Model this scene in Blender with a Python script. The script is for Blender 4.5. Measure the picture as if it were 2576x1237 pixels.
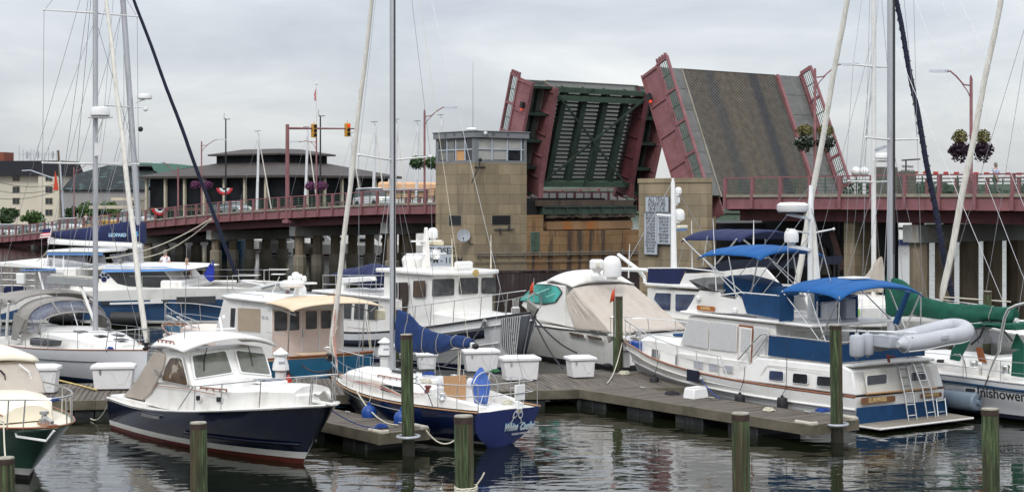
import bpy,bmesh,math,random
import numpy as np
from mathutils import Vector,Matrix,noise
for o in list(bpy.data.objects):bpy.data.objects.remove(o)
C=bpy.context.scene
col=C.collection
rnd=random.Random(7)
FPX,CU,VH,EYE=4000.0,1288.0,495.0,6.3
cd=bpy.data.cameras.new('camera');cam=bpy.data.objects.new('camera',cd);col.objects.link(cam)
cam.location=(0,0,EYE);cam.rotation_euler=(math.radians(90),0,0)
cd.sensor_width=36;cd.lens=36*FPX/2576;cd.shift_y=-(618.5-VH)/2576
cd.clip_start=.5;cd.clip_end=6000
C.camera=cam
SUN_EL,SUN_AZ=math.radians(44),math.radians(194)
w=bpy.data.worlds.new('World');C.world=w;w.use_nodes=True
nt=w.node_tree;nt.nodes.clear();L=nt.links.new
def nd(t,**k):
 n=nt.nodes.new(t)
 for a,b in k.items():setattr(n,a,b)
 return n
wo=nd('ShaderNodeOutputWorld');bg=nd('ShaderNodeBackground')
sky=nd('ShaderNodeTexSky',sky_type='NISHITA',sun_disc=False,sun_elevation=SUN_EL,sun_rotation=SUN_AZ)
sc_=nd('ShaderNodeVectorMath',operation='SCALE');sc_.inputs[3].default_value=.02
L(sky.outputs[0],sc_.inputs[0])
tc=nd('ShaderNodeTexCoord');mp=nd('ShaderNodeMapping');mp.inputs['Scale'].default_value=(1.0,1.0,3.6)
mp.inputs['Location'].default_value=(.4,.3,.1)
n1=nd('ShaderNodeTexNoise');n1 .inputs['Scale'].default_value=4.6;n1 .inputs['Detail'].default_value=7;n1 .inputs['Roughness'].default_value=.56
n1 .inputs['Distortion'].default_value=.3
cr=nd('ShaderNodeValToRGB')
cr.color_ramp.elements[0].position=.30;cr.color_ramp.elements[0].color=(.44,.465,.52,1)
cr.color_ramp.elements[1].position=.70;cr.color_ramp.elements[1].color=(.78,.785,.79,1)
e=cr.color_ramp.elements.new(.50);e.color=(.58,.60,.635,1)
sx=nd('ShaderNodeSeparateXYZ')
mr=nd('ShaderNodeMapRange');mr.inputs[1].default_value=0;mr.inputs[2].default_value=1;mr.inputs[3].default_value=.90;mr.inputs[4].default_value=3.0
mul=nd('ShaderNodeVectorMath',operation='SCALE');add=nd('ShaderNodeVectorMath',operation='ADD')
L(tc.outputs['Generated'],mp.inputs[0]);L(mp.outputs[0],n1 .inputs['Vector']);L(n1 .outputs[0],cr.inputs[0])
L(tc.outputs['Generated'],sx.inputs[0]);L(sx.outputs[2],mr.inputs[0])
L(cr.outputs[0],mul.inputs[0]);L(mr.outputs[0],mul.inputs[3])
L(mul.outputs[0],add.inputs[0]);L(sc_.outputs[0],add.inputs[1])
L(add.outputs[0],bg.inputs[0]);bg.inputs[1].default_value=.92
L(bg.outputs[0],wo.inputs[0])
sl=bpy.data.lights.new('sun','SUN');sl.energy=1.3;sl.angle=math.radians(14);sl.color=(1,.97,.92)
so=bpy.data.objects.new('sun',sl);col.objects.link(so)
sd=Vector((math.sin(SUN_AZ)*math.cos(SUN_EL),math.cos(SUN_AZ)*math.cos(SUN_EL),math.sin(SUN_EL)))
so.rotation_euler=sd.to_track_quat('Z','Y').to_euler()
C.view_settings.view_transform='Standard';C.view_settings.look='None'
C.view_settings.exposure=0.08;C.view_settings.gamma=1
C.cycles.max_bounces=7;C.cycles.glossy_bounces=4;C.cycles.transmission_bounces=6;C.cycles.transparent_max_bounces=12
C.cycles.use_denoising=True
C.cycles.caustics_reflective=False;C.cycles.caustics_refractive=False
TL=dict(a=(0,315.7,.3062),b=(568.3,315.7,.3062),c=(1073.4,126.3,.4594),d=(1578.5,126.3,.4594),e=(2020.5,126.3,.4592),g=(0,599.8,.2808),h=(0,852.4,.3109),i=(378.8,631.4,.2552),j=(442,852.4,.2808),k=(757.7,599.8,.2808),l=(757.7,820.8,.3364),m=(1294.4,618.8,.2654),n=(1515.4,568.3,.3063),o=(1515.4,757.7,.3873),p=(1944.7,536.7,.3062),q=(1944.7,789.3,.3618),r=(0,0,.3062),s=(883.9,0,.3063),t=(1957.3,0,.3573),u=(1578.5,442,.2042),v=(1736.4,536.7,.2297),w=(2323.6,694.5,.3061),y=(663.0,694.5,.2246),B=(0,631.4,.2042),C=(0,871.3,.2956),x=(0,536.7,.1532),z=(0,0,1.0))
def T(k,*xy):
 a,b,s=TL[k]
 r=[(a+xy[i]*s,b+xy[i+1]*s)for i in range(0,len(xy),2)]
 return r[0]if len(r)==1 else r
def W(u,v,Y):return Vector(((u-CU)/FPX*Y,Y,EYE-(v-VH)/FPX*Y))
def G(u,v,z=0.0):return W(u,v,FPX*(EYE-z)/(v-VH))
def V(*a):return Vector(a)
MATS={}
def mat(name,c,rough=.5,metal=0,var=.12,scale=3.0,bump=0.0,bscale=None,spec=.5,coat=0,dirt=None,dscale=1.5,stretch=None,alpha=1,trans=0,ior=1.45,ds=(.52,.68)):
 if name in MATS:return MATS[name]
 m=bpy.data.materials.new(name);m.use_nodes=True;t=m.node_tree;n=t.nodes;l=t.links.new
 b=n['Principled BSDF']
 b.inputs['Roughness'].default_value=rough;b.inputs['Metallic'].default_value=metal
 b.inputs['Specular IOR Level'].default_value=spec;b.inputs['Coat Weight'].default_value=coat
 b.inputs['Coat Roughness'].default_value=.08
 b.inputs['Alpha'].default_value=alpha;b.inputs['Transmission Weight'].default_value=trans;b.inputs['IOR'].default_value=ior
 tc=n.new('ShaderNodeTexCoord');mp=n.new('ShaderNodeMapping');l(tc.outputs['Object'],mp.inputs[0])
 if stretch:mp.inputs['Scale'].default_value=stretch
 nz=n.new('ShaderNodeTexNoise');nz.inputs['Scale'].default_value=scale;nz.inputs['Detail'].default_value=5;nz.inputs['Roughness'].default_value=.6
 l(mp.outputs[0],nz.inputs['Vector'])
 r=n.new('ShaderNodeValToRGB');r.color_ramp.elements[0].position=.3;r.color_ramp.elements[1].position=.7
 r.color_ramp.elements[0].color=[max(0,x*(1-var))for x in c]+[1];r.color_ramp.elements[1].color=[min(1,x*(1+var))for x in c]+[1]
 l(nz.outputs[0],r.inputs[0]);out=r.outputs[0]
 if dirt:
  n2=n.new('ShaderNodeTexNoise');n2 .inputs['Scale'].default_value=dscale;n2 .inputs['Detail'].default_value=6;n2 .inputs['Roughness'].default_value=.65
  l(mp.outputs[0],n2 .inputs['Vector'])
  q=n.new('ShaderNodeMapRange');q.inputs[1].default_value=ds[0];q.inputs[2].default_value=ds[1];l(n2 .outputs[0],q.inputs[0])
  mx=n.new('ShaderNodeMix');mx.data_type='RGBA';l(q.outputs[0],mx.inputs[0]);l(out,mx.inputs[6]);mx.inputs[7].default_value=list(dirt)+[1]
  out=mx.outputs[2]
 l(out,b.inputs['Base Color'])
 if bump:
  bp=n.new('ShaderNodeBump');bp.inputs['Strength'].default_value=bump;bp.inputs['Distance'].default_value=.02
  n3=n.new('ShaderNodeTexNoise');n3 .inputs['Scale'].default_value=bscale or scale*4;n3 .inputs['Detail'].default_value=4
  l(mp.outputs[0],n3 .inputs['Vector']);l(n3 .outputs[0],bp.inputs['Height']);l(bp.outputs[0],b.inputs['Normal'])
 MATS[name]=m;return m
GEL=mat('white_gelcoat',(.80,.79,.76),.28,var=.05,scale=1.2,coat=.2,dirt=(.55,.52,.44),dscale=1.1,ds=(.52,.80))
GEL2=mat('cool_white_gelcoat',(.74,.75,.77),.3,var=.04,scale=1.2,coat=.2,dirt=(.60,.60,.60),dscale=.9,ds=(.55,.9))
CREAM=mat('cream_gelcoat',(.80,.74,.60),.35,var=.05,scale=1.5,dirt=(.64,.56,.42),dscale=1.3,ds=(.6,.9))
NONSKID=mat('pale_deck',(.74,.72,.68),.6,var=.06,scale=6,bump=.15,bscale=60)
PINKDECK=mat('blush_deck',(.72,.60,.53),.6,var=.06,scale=6)
NAVY=mat('navy_paint',(.004,.008,.028),.12,var=.15,scale=1,coat=.6)
NAVY2=mat('blue_navy_paint',(.005,.011,.042),.2,var=.15,scale=1,coat=.5)
TRANSOM=mat('bright_navy_paint',(.026,.042,.18),.25,var=.12,scale=1,coat=.4)
GREENH=mat('green_hull_paint',(.045,.105,.078),.25,var=.15,scale=1.5,coat=.4)
TEAL=mat('teal_hull_paint',(.018,.10,.185),.25,var=.14,scale=1.5,coat=.4)
CATBLUE=mat('slate_blue_paint',(.028,.075,.165),.25,var=.14,scale=.8,coat=.4)
RED=mat('red_paint',(.11,.022,.016),.5,var=.3,scale=4)
BOOT=mat('boot_white',(.68,.68,.64),.4,var=.08,scale=3)
BLACK=mat('black_rubber',(.018,.018,.02),.55,var=.3,scale=6)
BLACKP=mat('black_plastic_float',(.02,.021,.024),.45,var=.4,scale=2,dirt=(.05,.055,.04),dscale=2)
STEEL=mat('stainless_steel',(.62,.62,.60),.28,1,var=.1,scale=8)
ALU=mat('anodised_aluminium',(.50,.51,.53),.4,.6,var=.1,scale=2,stretch=(1,1,.2),dirt=(.36,.36,.37),dscale=2)
ALUW=mat('white_painted_spar',(.72,.72,.70),.4,0,var=.06,scale=2)
WIRE=mat('rigging_wire',(.30,.31,.33),.4,.5,var=.1)
ROPEW=mat('pale_rope',(.60,.57,.46),.85,var=.25,scale=40)
ROPER=mat('red_fleck_rope',(.55,.22,.17),.85,var=.4,scale=40)
ROPEB=mat('blue_rope',(.02,.06,.26),.85,var=.3,scale=40)
ROPEK=mat('black_rope',(.03,.03,.035),.85,var=.3,scale=40)
TEAKM=mat('varnished_teak',(.26,.085,.03),.35,var=.3,scale=9,stretch=(1,1,4),coat=.3)
TEAKP=mat('light_teak',(.52,.30,.15),.5,var=.25,scale=7,stretch=(6,6,1))
TAN=mat('tan_canvas',(.47,.42,.365),.9,var=.08,scale=4,bump=.3,bscale=9,dirt=(.42,.36,.30),dscale=2)
TAN2=mat('warm_tan_canvas',(.66,.53,.38),.9,var=.08,scale=3,bump=.2,bscale=7)
GREYC=mat('grey_canvas',(.27,.255,.235),.9,var=.1,scale=4,bump=.3,bscale=9)
BLUEC=mat('royal_blue_canvas',(.008,.095,.30),.85,var=.12,scale=2.5,bump=.35,bscale=6,dirt=(.008,.07,.22),dscale=2.5)
BLUECD=mat('deep_blue_canvas',(.004,.045,.130),.85,var=.15,scale=2.5,bump=.3,bscale=6,dirt=(.004,.032,.11),dscale=1.8,ds=(.58,.66))
SAILBLUE=mat('blue_sail_cover',(.007,.030,.115),.85,var=.25,scale=3,bump=.6,bscale=5)
NAVYC=mat('navy_canvas',(.010,.017,.070),.85,var=.2,scale=3,bump=.5,bscale=5)
NAVYD=mat('dark_navy_canvas',(.010,.014,.030),.85,var=.2,scale=3,bump=.5,bscale=5)
GREENC=mat('green_canvas',(.006,.082,.052),.85,var=.25,scale=3,bump=.6,bscale=5)
LTBLUEC=mat('pale_blue_canvas',(.10,.23,.48),.8,var=.1,scale=3)
SAILW=mat('furled_sailcloth',(.70,.68,.62),.85,var=.12,scale=2.2,stretch=(6,6,1),dirt=(.50,.48,.42),dscale=2)
GLASS=mat('dark_window_glass',(.030,.033,.038),.08,var=.5,scale=1.3,spec=.7)
GLASSG=mat('greenish_window_glass',(.12,.125,.10),.06,var=.5,scale=.9,spec=.8,dirt=(.03,.035,.03),dscale=1.6)
GLASSB=mat('curtained_window_glass',(.05,.065,.12),.1,var=.5,scale=2)
AQUA=mat('aqua_tinted_glass',(.05,.34,.30),.08,var=.5,scale=1.5,spec=.8,dirt=(.03,.13,.12),dscale=1.2)
VINYL=mat('clear_vinyl',(.26,.26,.30),.12,var=.2,scale=3,alpha=.34,bump=.3,bscale=5)
FRAMEB=mat('dark_window_seal',(.04,.04,.045),.5,var=.1)
PLAST=mat('white_plastic',(.80,.80,.79),.35,var=.04,scale=3)
BOXW=mat('dock_box_fibreglass',(.73,.72,.72),.4,var=.06,scale=2.5,dirt=(.58,.56,.53),dscale=1.6,ds=(.55,.85))
FENDB=mat('blue_vinyl',(.010,.06,.27),.4,var=.12)
FENDG=mat('grey_vinyl',(.42,.44,.48),.5,var=.1)
RIB=mat('grey_inflatable_fabric',(.43,.445,.47),.55,var=.08,scale=3,dirt=(.40,.40,.44),dscale=2)
BRONZE=mat('gold_leaf',(.55,.40,.16),.4,.3,var=.1)
LETW=mat('white_lettering',(.75,.78,.80),.5,var=.03)
LETK=mat('black_lettering',(.02,.02,.02),.5,var=.03)
LETC=mat('cyan_lettering',(.25,.55,.70),.5,var=.05)
ORANGE=mat('orange_flag_cloth',(.55,.07,.03),.8,var=.15)
SKIN=mat('skin',(.50,.28,.20),.6,var=.08,scale=5)
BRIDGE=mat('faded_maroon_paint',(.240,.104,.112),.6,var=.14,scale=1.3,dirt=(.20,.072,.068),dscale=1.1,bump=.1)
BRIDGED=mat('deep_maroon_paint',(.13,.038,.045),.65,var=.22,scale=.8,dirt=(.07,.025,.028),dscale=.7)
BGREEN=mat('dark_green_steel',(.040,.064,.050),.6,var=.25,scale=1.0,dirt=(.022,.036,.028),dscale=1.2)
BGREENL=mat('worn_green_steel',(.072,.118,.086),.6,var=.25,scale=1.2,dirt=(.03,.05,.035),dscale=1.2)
CONC=mat('weathered_concrete',(.28,.255,.205),.85,var=.22,scale=.5,bump=.2,bscale=5,dirt=(.20,.17,.115),dscale=.35,stretch=(1,1,.35))
CONCL=mat('pale_concrete',(.33,.335,.32),.85,var=.18,scale=.8,bump=.15,dirt=(.27,.25,.21),dscale=.9,stretch=(1,1,.35))
PILEC=mat('brown_concrete_pile',(.22,.178,.125),.9,var=.25,scale=.9,stretch=(1,1,.25),dirt=(.13,.105,.075),dscale=1.4)
STONE=mat('tan_stone',(.315,.232,.135),.85,var=.16,scale=.6,bump=.2,bscale=7,dirt=(.24,.175,.10),dscale=.45,stretch=(1,1,.6))
RUSTW=mat('rust_stained_concrete',(.26,.16,.085),.85,var=.25,scale=.5,stretch=(1,1,.22),dirt=(.36,.14,.04),dscale=.55,ds=(.50,.64),bump=.2)
DARKCONC=mat('dark_streaked_concrete',(.085,.062,.048),.9,var=.4,scale=.8,stretch=(1,1,.3),dirt=(.03,.025,.022),dscale=.9)  # dark brown-grey concrete with darker streaks, for back wall, ledge and slab
DARKW=mat('dark_timber',(.038,.026,.026),.9,var=.5,scale=1.6,stretch=(1,1,.15),dirt=(.09,.08,.075),dscale=1.7,ds=(.62,.75))
BOOTHM=mat('grey_booth_paint',(.20,.21,.22),.6,var=.1,scale=1)
SIGNG=mat('pale_sign_board',(.46,.50,.55),.6,var=.05,scale=1)
SIGNF=mat('sign_backing',(.10,.11,.12),.6,var=.1)
def deck_wood():
 m=mat('weathered_dock_wood',(.125,.107,.088),.85,var=.42,scale=1.0,stretch=(6.45,.5,1),bump=.3,bscale=18,dirt=(.07,.056,.044),dscale=1.1)
 return m
WOOD=deck_wood()
WOODE=mat('aged_timber_edge',(.125,.11,.078),.85,var=.45,scale=1.5,stretch=(1,1,1),dirt=(.12,.105,.08),dscale=3,bump=.3)
def pile_mat():
 m=bpy.data.materials.new('green_stained_timber_pile');m.use_nodes=True;t=m.node_tree;n=t.nodes;l=t.links.new;b=n['Principled BSDF']
 b.inputs['Roughness'].default_value=.9
 tc=n.new('ShaderNodeTexCoord');mp=n.new('ShaderNodeMapping');mp.inputs['Scale'].default_value=(13,13,.8);oi=n.new('ShaderNodeObjectInfo');rv=n.new('ShaderNodeVectorMath');rv.operation='MULTIPLY_ADD';rv.inputs[1].default_value=(37,19,53);l(oi.outputs['Random'],rv.inputs[0]);l(tc.outputs['Object'],rv.inputs[2]);l(rv.outputs[0],mp.inputs[0])
 nz=n.new('ShaderNodeTexNoise');nz.inputs['Scale'].default_value=1.6;nz.inputs['Detail'].default_value=7;nz.inputs['Roughness'].default_value=.65;l(mp.outputs[0],nz.inputs['Vector'])
 r=n.new('ShaderNodeValToRGB');cr=r.color_ramp
 cr.elements[0].position=.33;cr.elements[0].color=(.016,.016,.010,1);cr.elements[1].position=.70;cr.elements[1].color=(.17,.22,.11,1)
 e=cr.elements.new(.46);e.color=(.038,.050,.022,1);e=cr.elements.new(.56);e.color=(.075,.115,.048,1)
 l(nz.outputs[0],r.inputs[0])
 n2=n.new('ShaderNodeTexNoise');n2 .inputs['Scale'].default_value=.5;n2 .inputs['Detail'].default_value=3;l(mp.outputs[0],n2 .inputs['Vector'])
 mx=n.new('ShaderNodeMix');mx.data_type='RGBA';q=n.new('ShaderNodeMapRange');q.inputs[1].default_value=.48;q.inputs[2].default_value=.66
 l(n2 .outputs[0],q.inputs[0]);l(q.outputs[0],mx.inputs[0]);l(r.outputs[0],mx.inputs[6]);mx.inputs[7].default_value=(.075,.052,.030,1)
 sz=n.new('ShaderNodeSeparateXYZ');l(tc.outputs['Object'],sz.inputs[0]);zr=n.new('ShaderNodeMath');zr.operation='MULTIPLY_ADD';zr.inputs[1].default_value=.35;l(nz.outputs[0],zr.inputs[0]);l(sz.outputs[2],zr.inputs[2])
 qz=n.new('ShaderNodeMapRange');qz.inputs[1].default_value=.85;qz.inputs[2].default_value=.45;l(zr.outputs[0],qz.inputs[0]);mz_=n.new('ShaderNodeMix');mz_.data_type='RGBA';l(qz.outputs[0],mz_.inputs[0]);l(mx.outputs[2],mz_.inputs[6]);mz_.inputs[7].default_value=(.022,.020,.014,1)
 l(mz_.outputs[2],b.inputs['Base Color'])
 bp=n.new('ShaderNodeBump');bp.inputs['Strength'].default_value=1;bp.inputs['Distance'].default_value=.04;l(nz.outputs[0],bp.inputs['Height']);l(bp.outputs[0],b.inputs['Normal'])
 return m
PILE=pile_mat()
PILETOP=mat('split_pile_end_grain',(.30,.28,.23),.9,var=.3,scale=14)
PILEBAND=mat('damp_dark_timber',(.045,.028,.022),.8,var=.4,scale=8)
def fw(p):return p if isinstance(p,Vector)else Vector(p)
class MB:
 def __init__(s):s.v=[];s.f=[];s.mi=[];s.m=0
 def add(s,vs,fs):
  b=len(s.v);s.v+=[tuple(x)for x in vs]
  for f in fs:s.f.append([b+i for i in f]);s.mi.append(s.m)
  return s
 def bx(s,x0,x1,y0,y1,z0,z1):
  return s.hexa([(x0,y0,z0),(x1,y0,z0),(x1,y1,z0),(x0,y1,z0),(x0,y0,z1),(x1,y0,z1),(x1,y1,z1),(x0,y1,z1)])
 def box(s,c,z,rz=0):
  q=[]
  for k in((-1,-1,-1),(1,-1,-1),(1,1,-1),(-1,1,-1),(-1,-1,1),(1,-1,1),(1,1,1),(-1,1,1)):
   x,y=k[0]*z[0]/2,k[1]*z[1]/2
   q.append((c[0]+x*math.cos(rz)-y*math.sin(rz),c[1]+x*math.sin(rz)+y*math.cos(rz),c[2]+k[2]*z[2]/2))
  return s.hexa(q)
 def hexa(s,p):return s.add(p,[(0,3,2,1),(4,5,6,7),(0,1,5,4),(1,2,6,5),(2,3,7,6),(3,0,4,7)])
 def beam(s,a,b,wd,ht,up=(0,0,1)):
  a,b=fw(a),fw(b);d=(b-a).normalized();up=fw(up)
  sd=d.cross(up)
  if sd.length<1e-4:sd=d.cross(Vector((0,1,0)))
  sd.normalize();up=sd.cross(d).normalized();x=sd*wd/2;z=up*ht/2
  return s.hexa([a-x-z,b-x-z,b+x-z,a+x-z,a-x+z,b-x+z,b+x+z,a+x+z])
 def loft(s,rings,cap=True,closed=True):
  n=len(rings[0]);vs=[p for r in rings for p in r];fs=[]
  for i in range(len(rings)-1):
   for j in range(n if closed else n-1):
    k=(j+1)%n;fs.append((i*n+j,i*n+k,(i+1)*n+k,(i+1)*n+j))
  if cap and closed:fs.append(tuple(range(n))[::-1]);fs.append(tuple((len(rings)-1)*n+j for j in range(n)))
  return s.add(vs,fs)
 def tube(s,pts,r,n=6,cap=True,sq=1.0):
  pts=[fw(p)for p in pts];rings=[];pu=None
  for i,p in enumerate(pts):
   d=(pts[min(i+1,len(pts)-1)]-pts[max(i-1,0)])
   if d.length<1e-6:d=Vector((0,0,1))
   d.normalize()
   if pu is None:
    pu=Vector((0,0,1))if abs(d.z)<.9 else Vector((1,0,0))
   a=d.cross(pu)
   if a.length<1e-5:a=d.cross(Vector((0,1,0)))
   a.normalize();b=a.cross(d).normalized();pu=b
   rr=r[i]if isinstance(r,(list,tuple))else r
   rings.append([p+a*math.cos(2*math.pi*k/n)*rr+b*math.sin(2*math.pi*k/n)*rr*sq for k in range(n)])
  return s.loft(rings,cap)
 def prism(s,pts,off):
  off=fw(off);n=len(pts);a=[fw(p)for p in pts];b=[p+off for p in a]
  return s.add(a+b,[tuple(range(n))[::-1],tuple(range(n,2*n))]+[(i,(i+1)%n,n+(i+1)%n,n+i)for i in range(n)])
 def sheet(s,a,b,n=1):
  k=len(a);return s.add(list(a)+list(b),[(i,i+1,k+i+1,k+i)for i in range(k-1)])
 def grid(s,rows):
  n=len(rows[0]);return s.add([p for r in rows for p in r],[(i*n+j,i*n+j+1,(i+1)*n+j+1,(i+1)*n+j)for i in range(len(rows)-1)for j in range(n-1)])
 def lathe(s,c,prof,n=16,ax=(0,0,1)):
  c=fw(c);z=fw(ax).normalized();x=z.orthogonal().normalized();y=z.cross(x)
  return s.loft([[c+z*h+(x*math.cos(2*math.pi*k/n)+y*math.sin(2*math.pi*k/n))*max(r,1e-4)for k in range(n)]for r,h in prof])
 def cyl(s,a,b,r0,r1=None,n=10):
  a,b=fw(a),fw(b);return s.tube([a,b],[r0,r0 if r1 is None else r1],n)
 def ball(s,c,r,n=12,m=8):
  if not isinstance(r,(tuple,list)):r=(r,r,r)
  return s.loft([[(c[0]+r[0]*math.sin(math.pi*max(.02,min(.98,i/m)))*math.cos(2*math.pi*k/n),c[1]+r[1]*math.sin(math.pi*max(.02,min(.98,i/m)))*math.sin(2*math.pi*k/n),c[2]-r[2]*math.cos(math.pi*i/m))for k in range(n)]for i in range(m+1)])
 def build(s,name,mats,parent=None,smooth=35,bevel=0,loc=None,rz=None,solid=0):
  me=bpy.data.meshes.new(name);me.from_pydata(s.v,[],s.f)
  if not isinstance(mats,(list,tuple)):mats=[mats]
  for m in mats:me.materials.append(m)
  if len(mats)>1:
   for p,i in zip(me.polygons,s.mi):p.material_index=i
  bm=bmesh.new();bm.from_mesh(me);bmesh.ops.recalc_face_normals(bm,faces=bm.faces);bm.to_mesh(me);bm.free()
  if smooth:
   me.polygons.foreach_set('use_smooth',[True]*len(me.polygons));me.set_sharp_from_angle(angle=math.radians(smooth))
  o=bpy.data.objects.new(name,me);col.objects.link(o)
  if parent is not None:o.parent=parent
  if loc is not None:o.location=loc
  if rz is not None:o.rotation_euler.z=rz
  if solid:
   md=o.modifiers.new('s','SOLIDIFY');md.thickness=solid;md.offset=0
  if bevel:
   md=o.modifiers.new('b','BEVEL');md.width=bevel;md.segments=2;md.limit_method='ANGLE';md.angle_limit=math.radians(50)
  return o
def tag(o,label=None,cat=None,group=None,kind=None):
 if label:o['label']=label
 if cat:o['category']=cat
 if group:o['group']=group
 if kind:o['kind']=kind
 return o
def thing(name,label,cat,loc=(0,0,0),rz=0,group=None):
 o=bpy.data.objects.new(name,None);col.objects.link(o);o.location=loc;o.rotation_euler=(0,0,rz);o.empty_display_size=.2
 return tag(o,label,cat,group)
def dup(root,loc,rz=None,label=None,scale=None):
 def cp(o,par):
  c=o.copy();col.objects.link(c)
  if par is not None:c.parent=par
  for ch in list(o.children):cp(ch,c)
  return c
 r=cp(root,None);r.location=loc
 if rz is not None:r.rotation_euler.z=rz
 if scale is not None:r.scale=scale
 if label:r['label']=label
 return r
def text(body,size,P,X,U,m,parent,name='lettering',extrude=.004,shear=0,align='CENTER',bold=0,sx=1):
 """lettering lying on the plane spanned by X (reading direction) and U (up)"""
 c=bpy.data.curves.new(name,'FONT');c.body=body;c.size=size;c.extrude=extrude;c.align_x=align;c.align_y='CENTER';c.shear=shear;c.offset=bold
 o=bpy.data.objects.new(name,c);col.objects.link(o)
 me=bpy.data.meshes.new_from_object(o.evaluated_get(bpy.context.evaluated_depsgraph_get()))
 bpy.data.objects.remove(o)
 X=fw(X).normalized();U=fw(U);N=X.cross(U).normalized();U=N.cross(X).normalized()
 M=Matrix.Translation(fw(P))@Matrix((X*sx,U,N)).transposed().to_4x4()
 me.transform(M);me.materials.clear();me.materials.append(m)
 o=bpy.data.objects.new(name,me);col.objects.link(o)
 if parent is not None:o.parent=parent
 return o
def lerp(a,b,t):return a+(b-a)*t
def interp(tab,x):
 if x<=tab[0][0]:return tab[0][1]
 for i in range(len(tab)-1):
  if x<=tab[i+1][0]:
   a,b=tab[i],tab[i+1];h=b[0]-a[0]
   if h<1e-9:return b[1]
   t=(x-a[0])/h
   def sl(j):
    if j<=0 or j>=len(tab)-1:
     k=0 if j<=0 else len(tab)-2
     return(tab[k+1][1]-tab[k][1])/(tab[k+1][0]-tab[k][0])
    return(tab[j+1][1]-tab[j-1][1])/(tab[j+1][0]-tab[j-1][0])
   m0,m1=sl(i)*h,sl(i+1)*h
   return(2*t**3-3*t*t+1)*a[1]+(t**3-2*t*t+t)*m0+(-2*t**3+3*t*t)*b[1]+(t**3-t*t)*m1
 return tab[-1][1]
class Fr:
 def __init__(s,stern,bow=None,ang=None):
  s.o=Vector((stern[0],stern[1],0))
  s.a=ang if ang is not None else math.atan2(bow[1]-stern[1],bow[0]-stern[0])
  s.M=Matrix.Translation(s.o)@Matrix.Rotation(s.a,4,'Z');s.I=s.M.inverted()
  if bow is not None:s.L=(Vector((bow[0],bow[1],0))-s.o).length
 def world(s,p):return s.M@fw(p)
 def ray(s,u,v):
  return s.I@Vector((0,0,EYE)),s.I.to_3x3()@Vector(((u-CU)/FPX,1,-(v-VH)/FPX))
 def pick(s,u,v,P,N):
  o,d=s.ray(u,v);N=fw(N);return o+d*((fw(P)-o).dot(N)/d.dot(N))
 def py(s,u,v,y):return s.pick(u,v,(0,y,0),(0,1,0))
 def px(s,u,v,x):return s.pick(u,v,(x,0,0),(1,0,0))
 def pz(s,u,v,z):return s.pick(u,v,(0,0,z),(0,0,1))
 def uv(s,p):
  q=s.world(p);return(CU+q.x/q.y*FPX,VH-(q.z-EYE)/q.y*FPX)
 def zat(s,x,y,v):q=s.world((x,y,0));return EYE-(v-VH)/FPX*q.y
 def onp(s,pts,y,dy=0):
  return[s.py(a,b,y)+Vector((0,dy,0))for a,b in pts]
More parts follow.
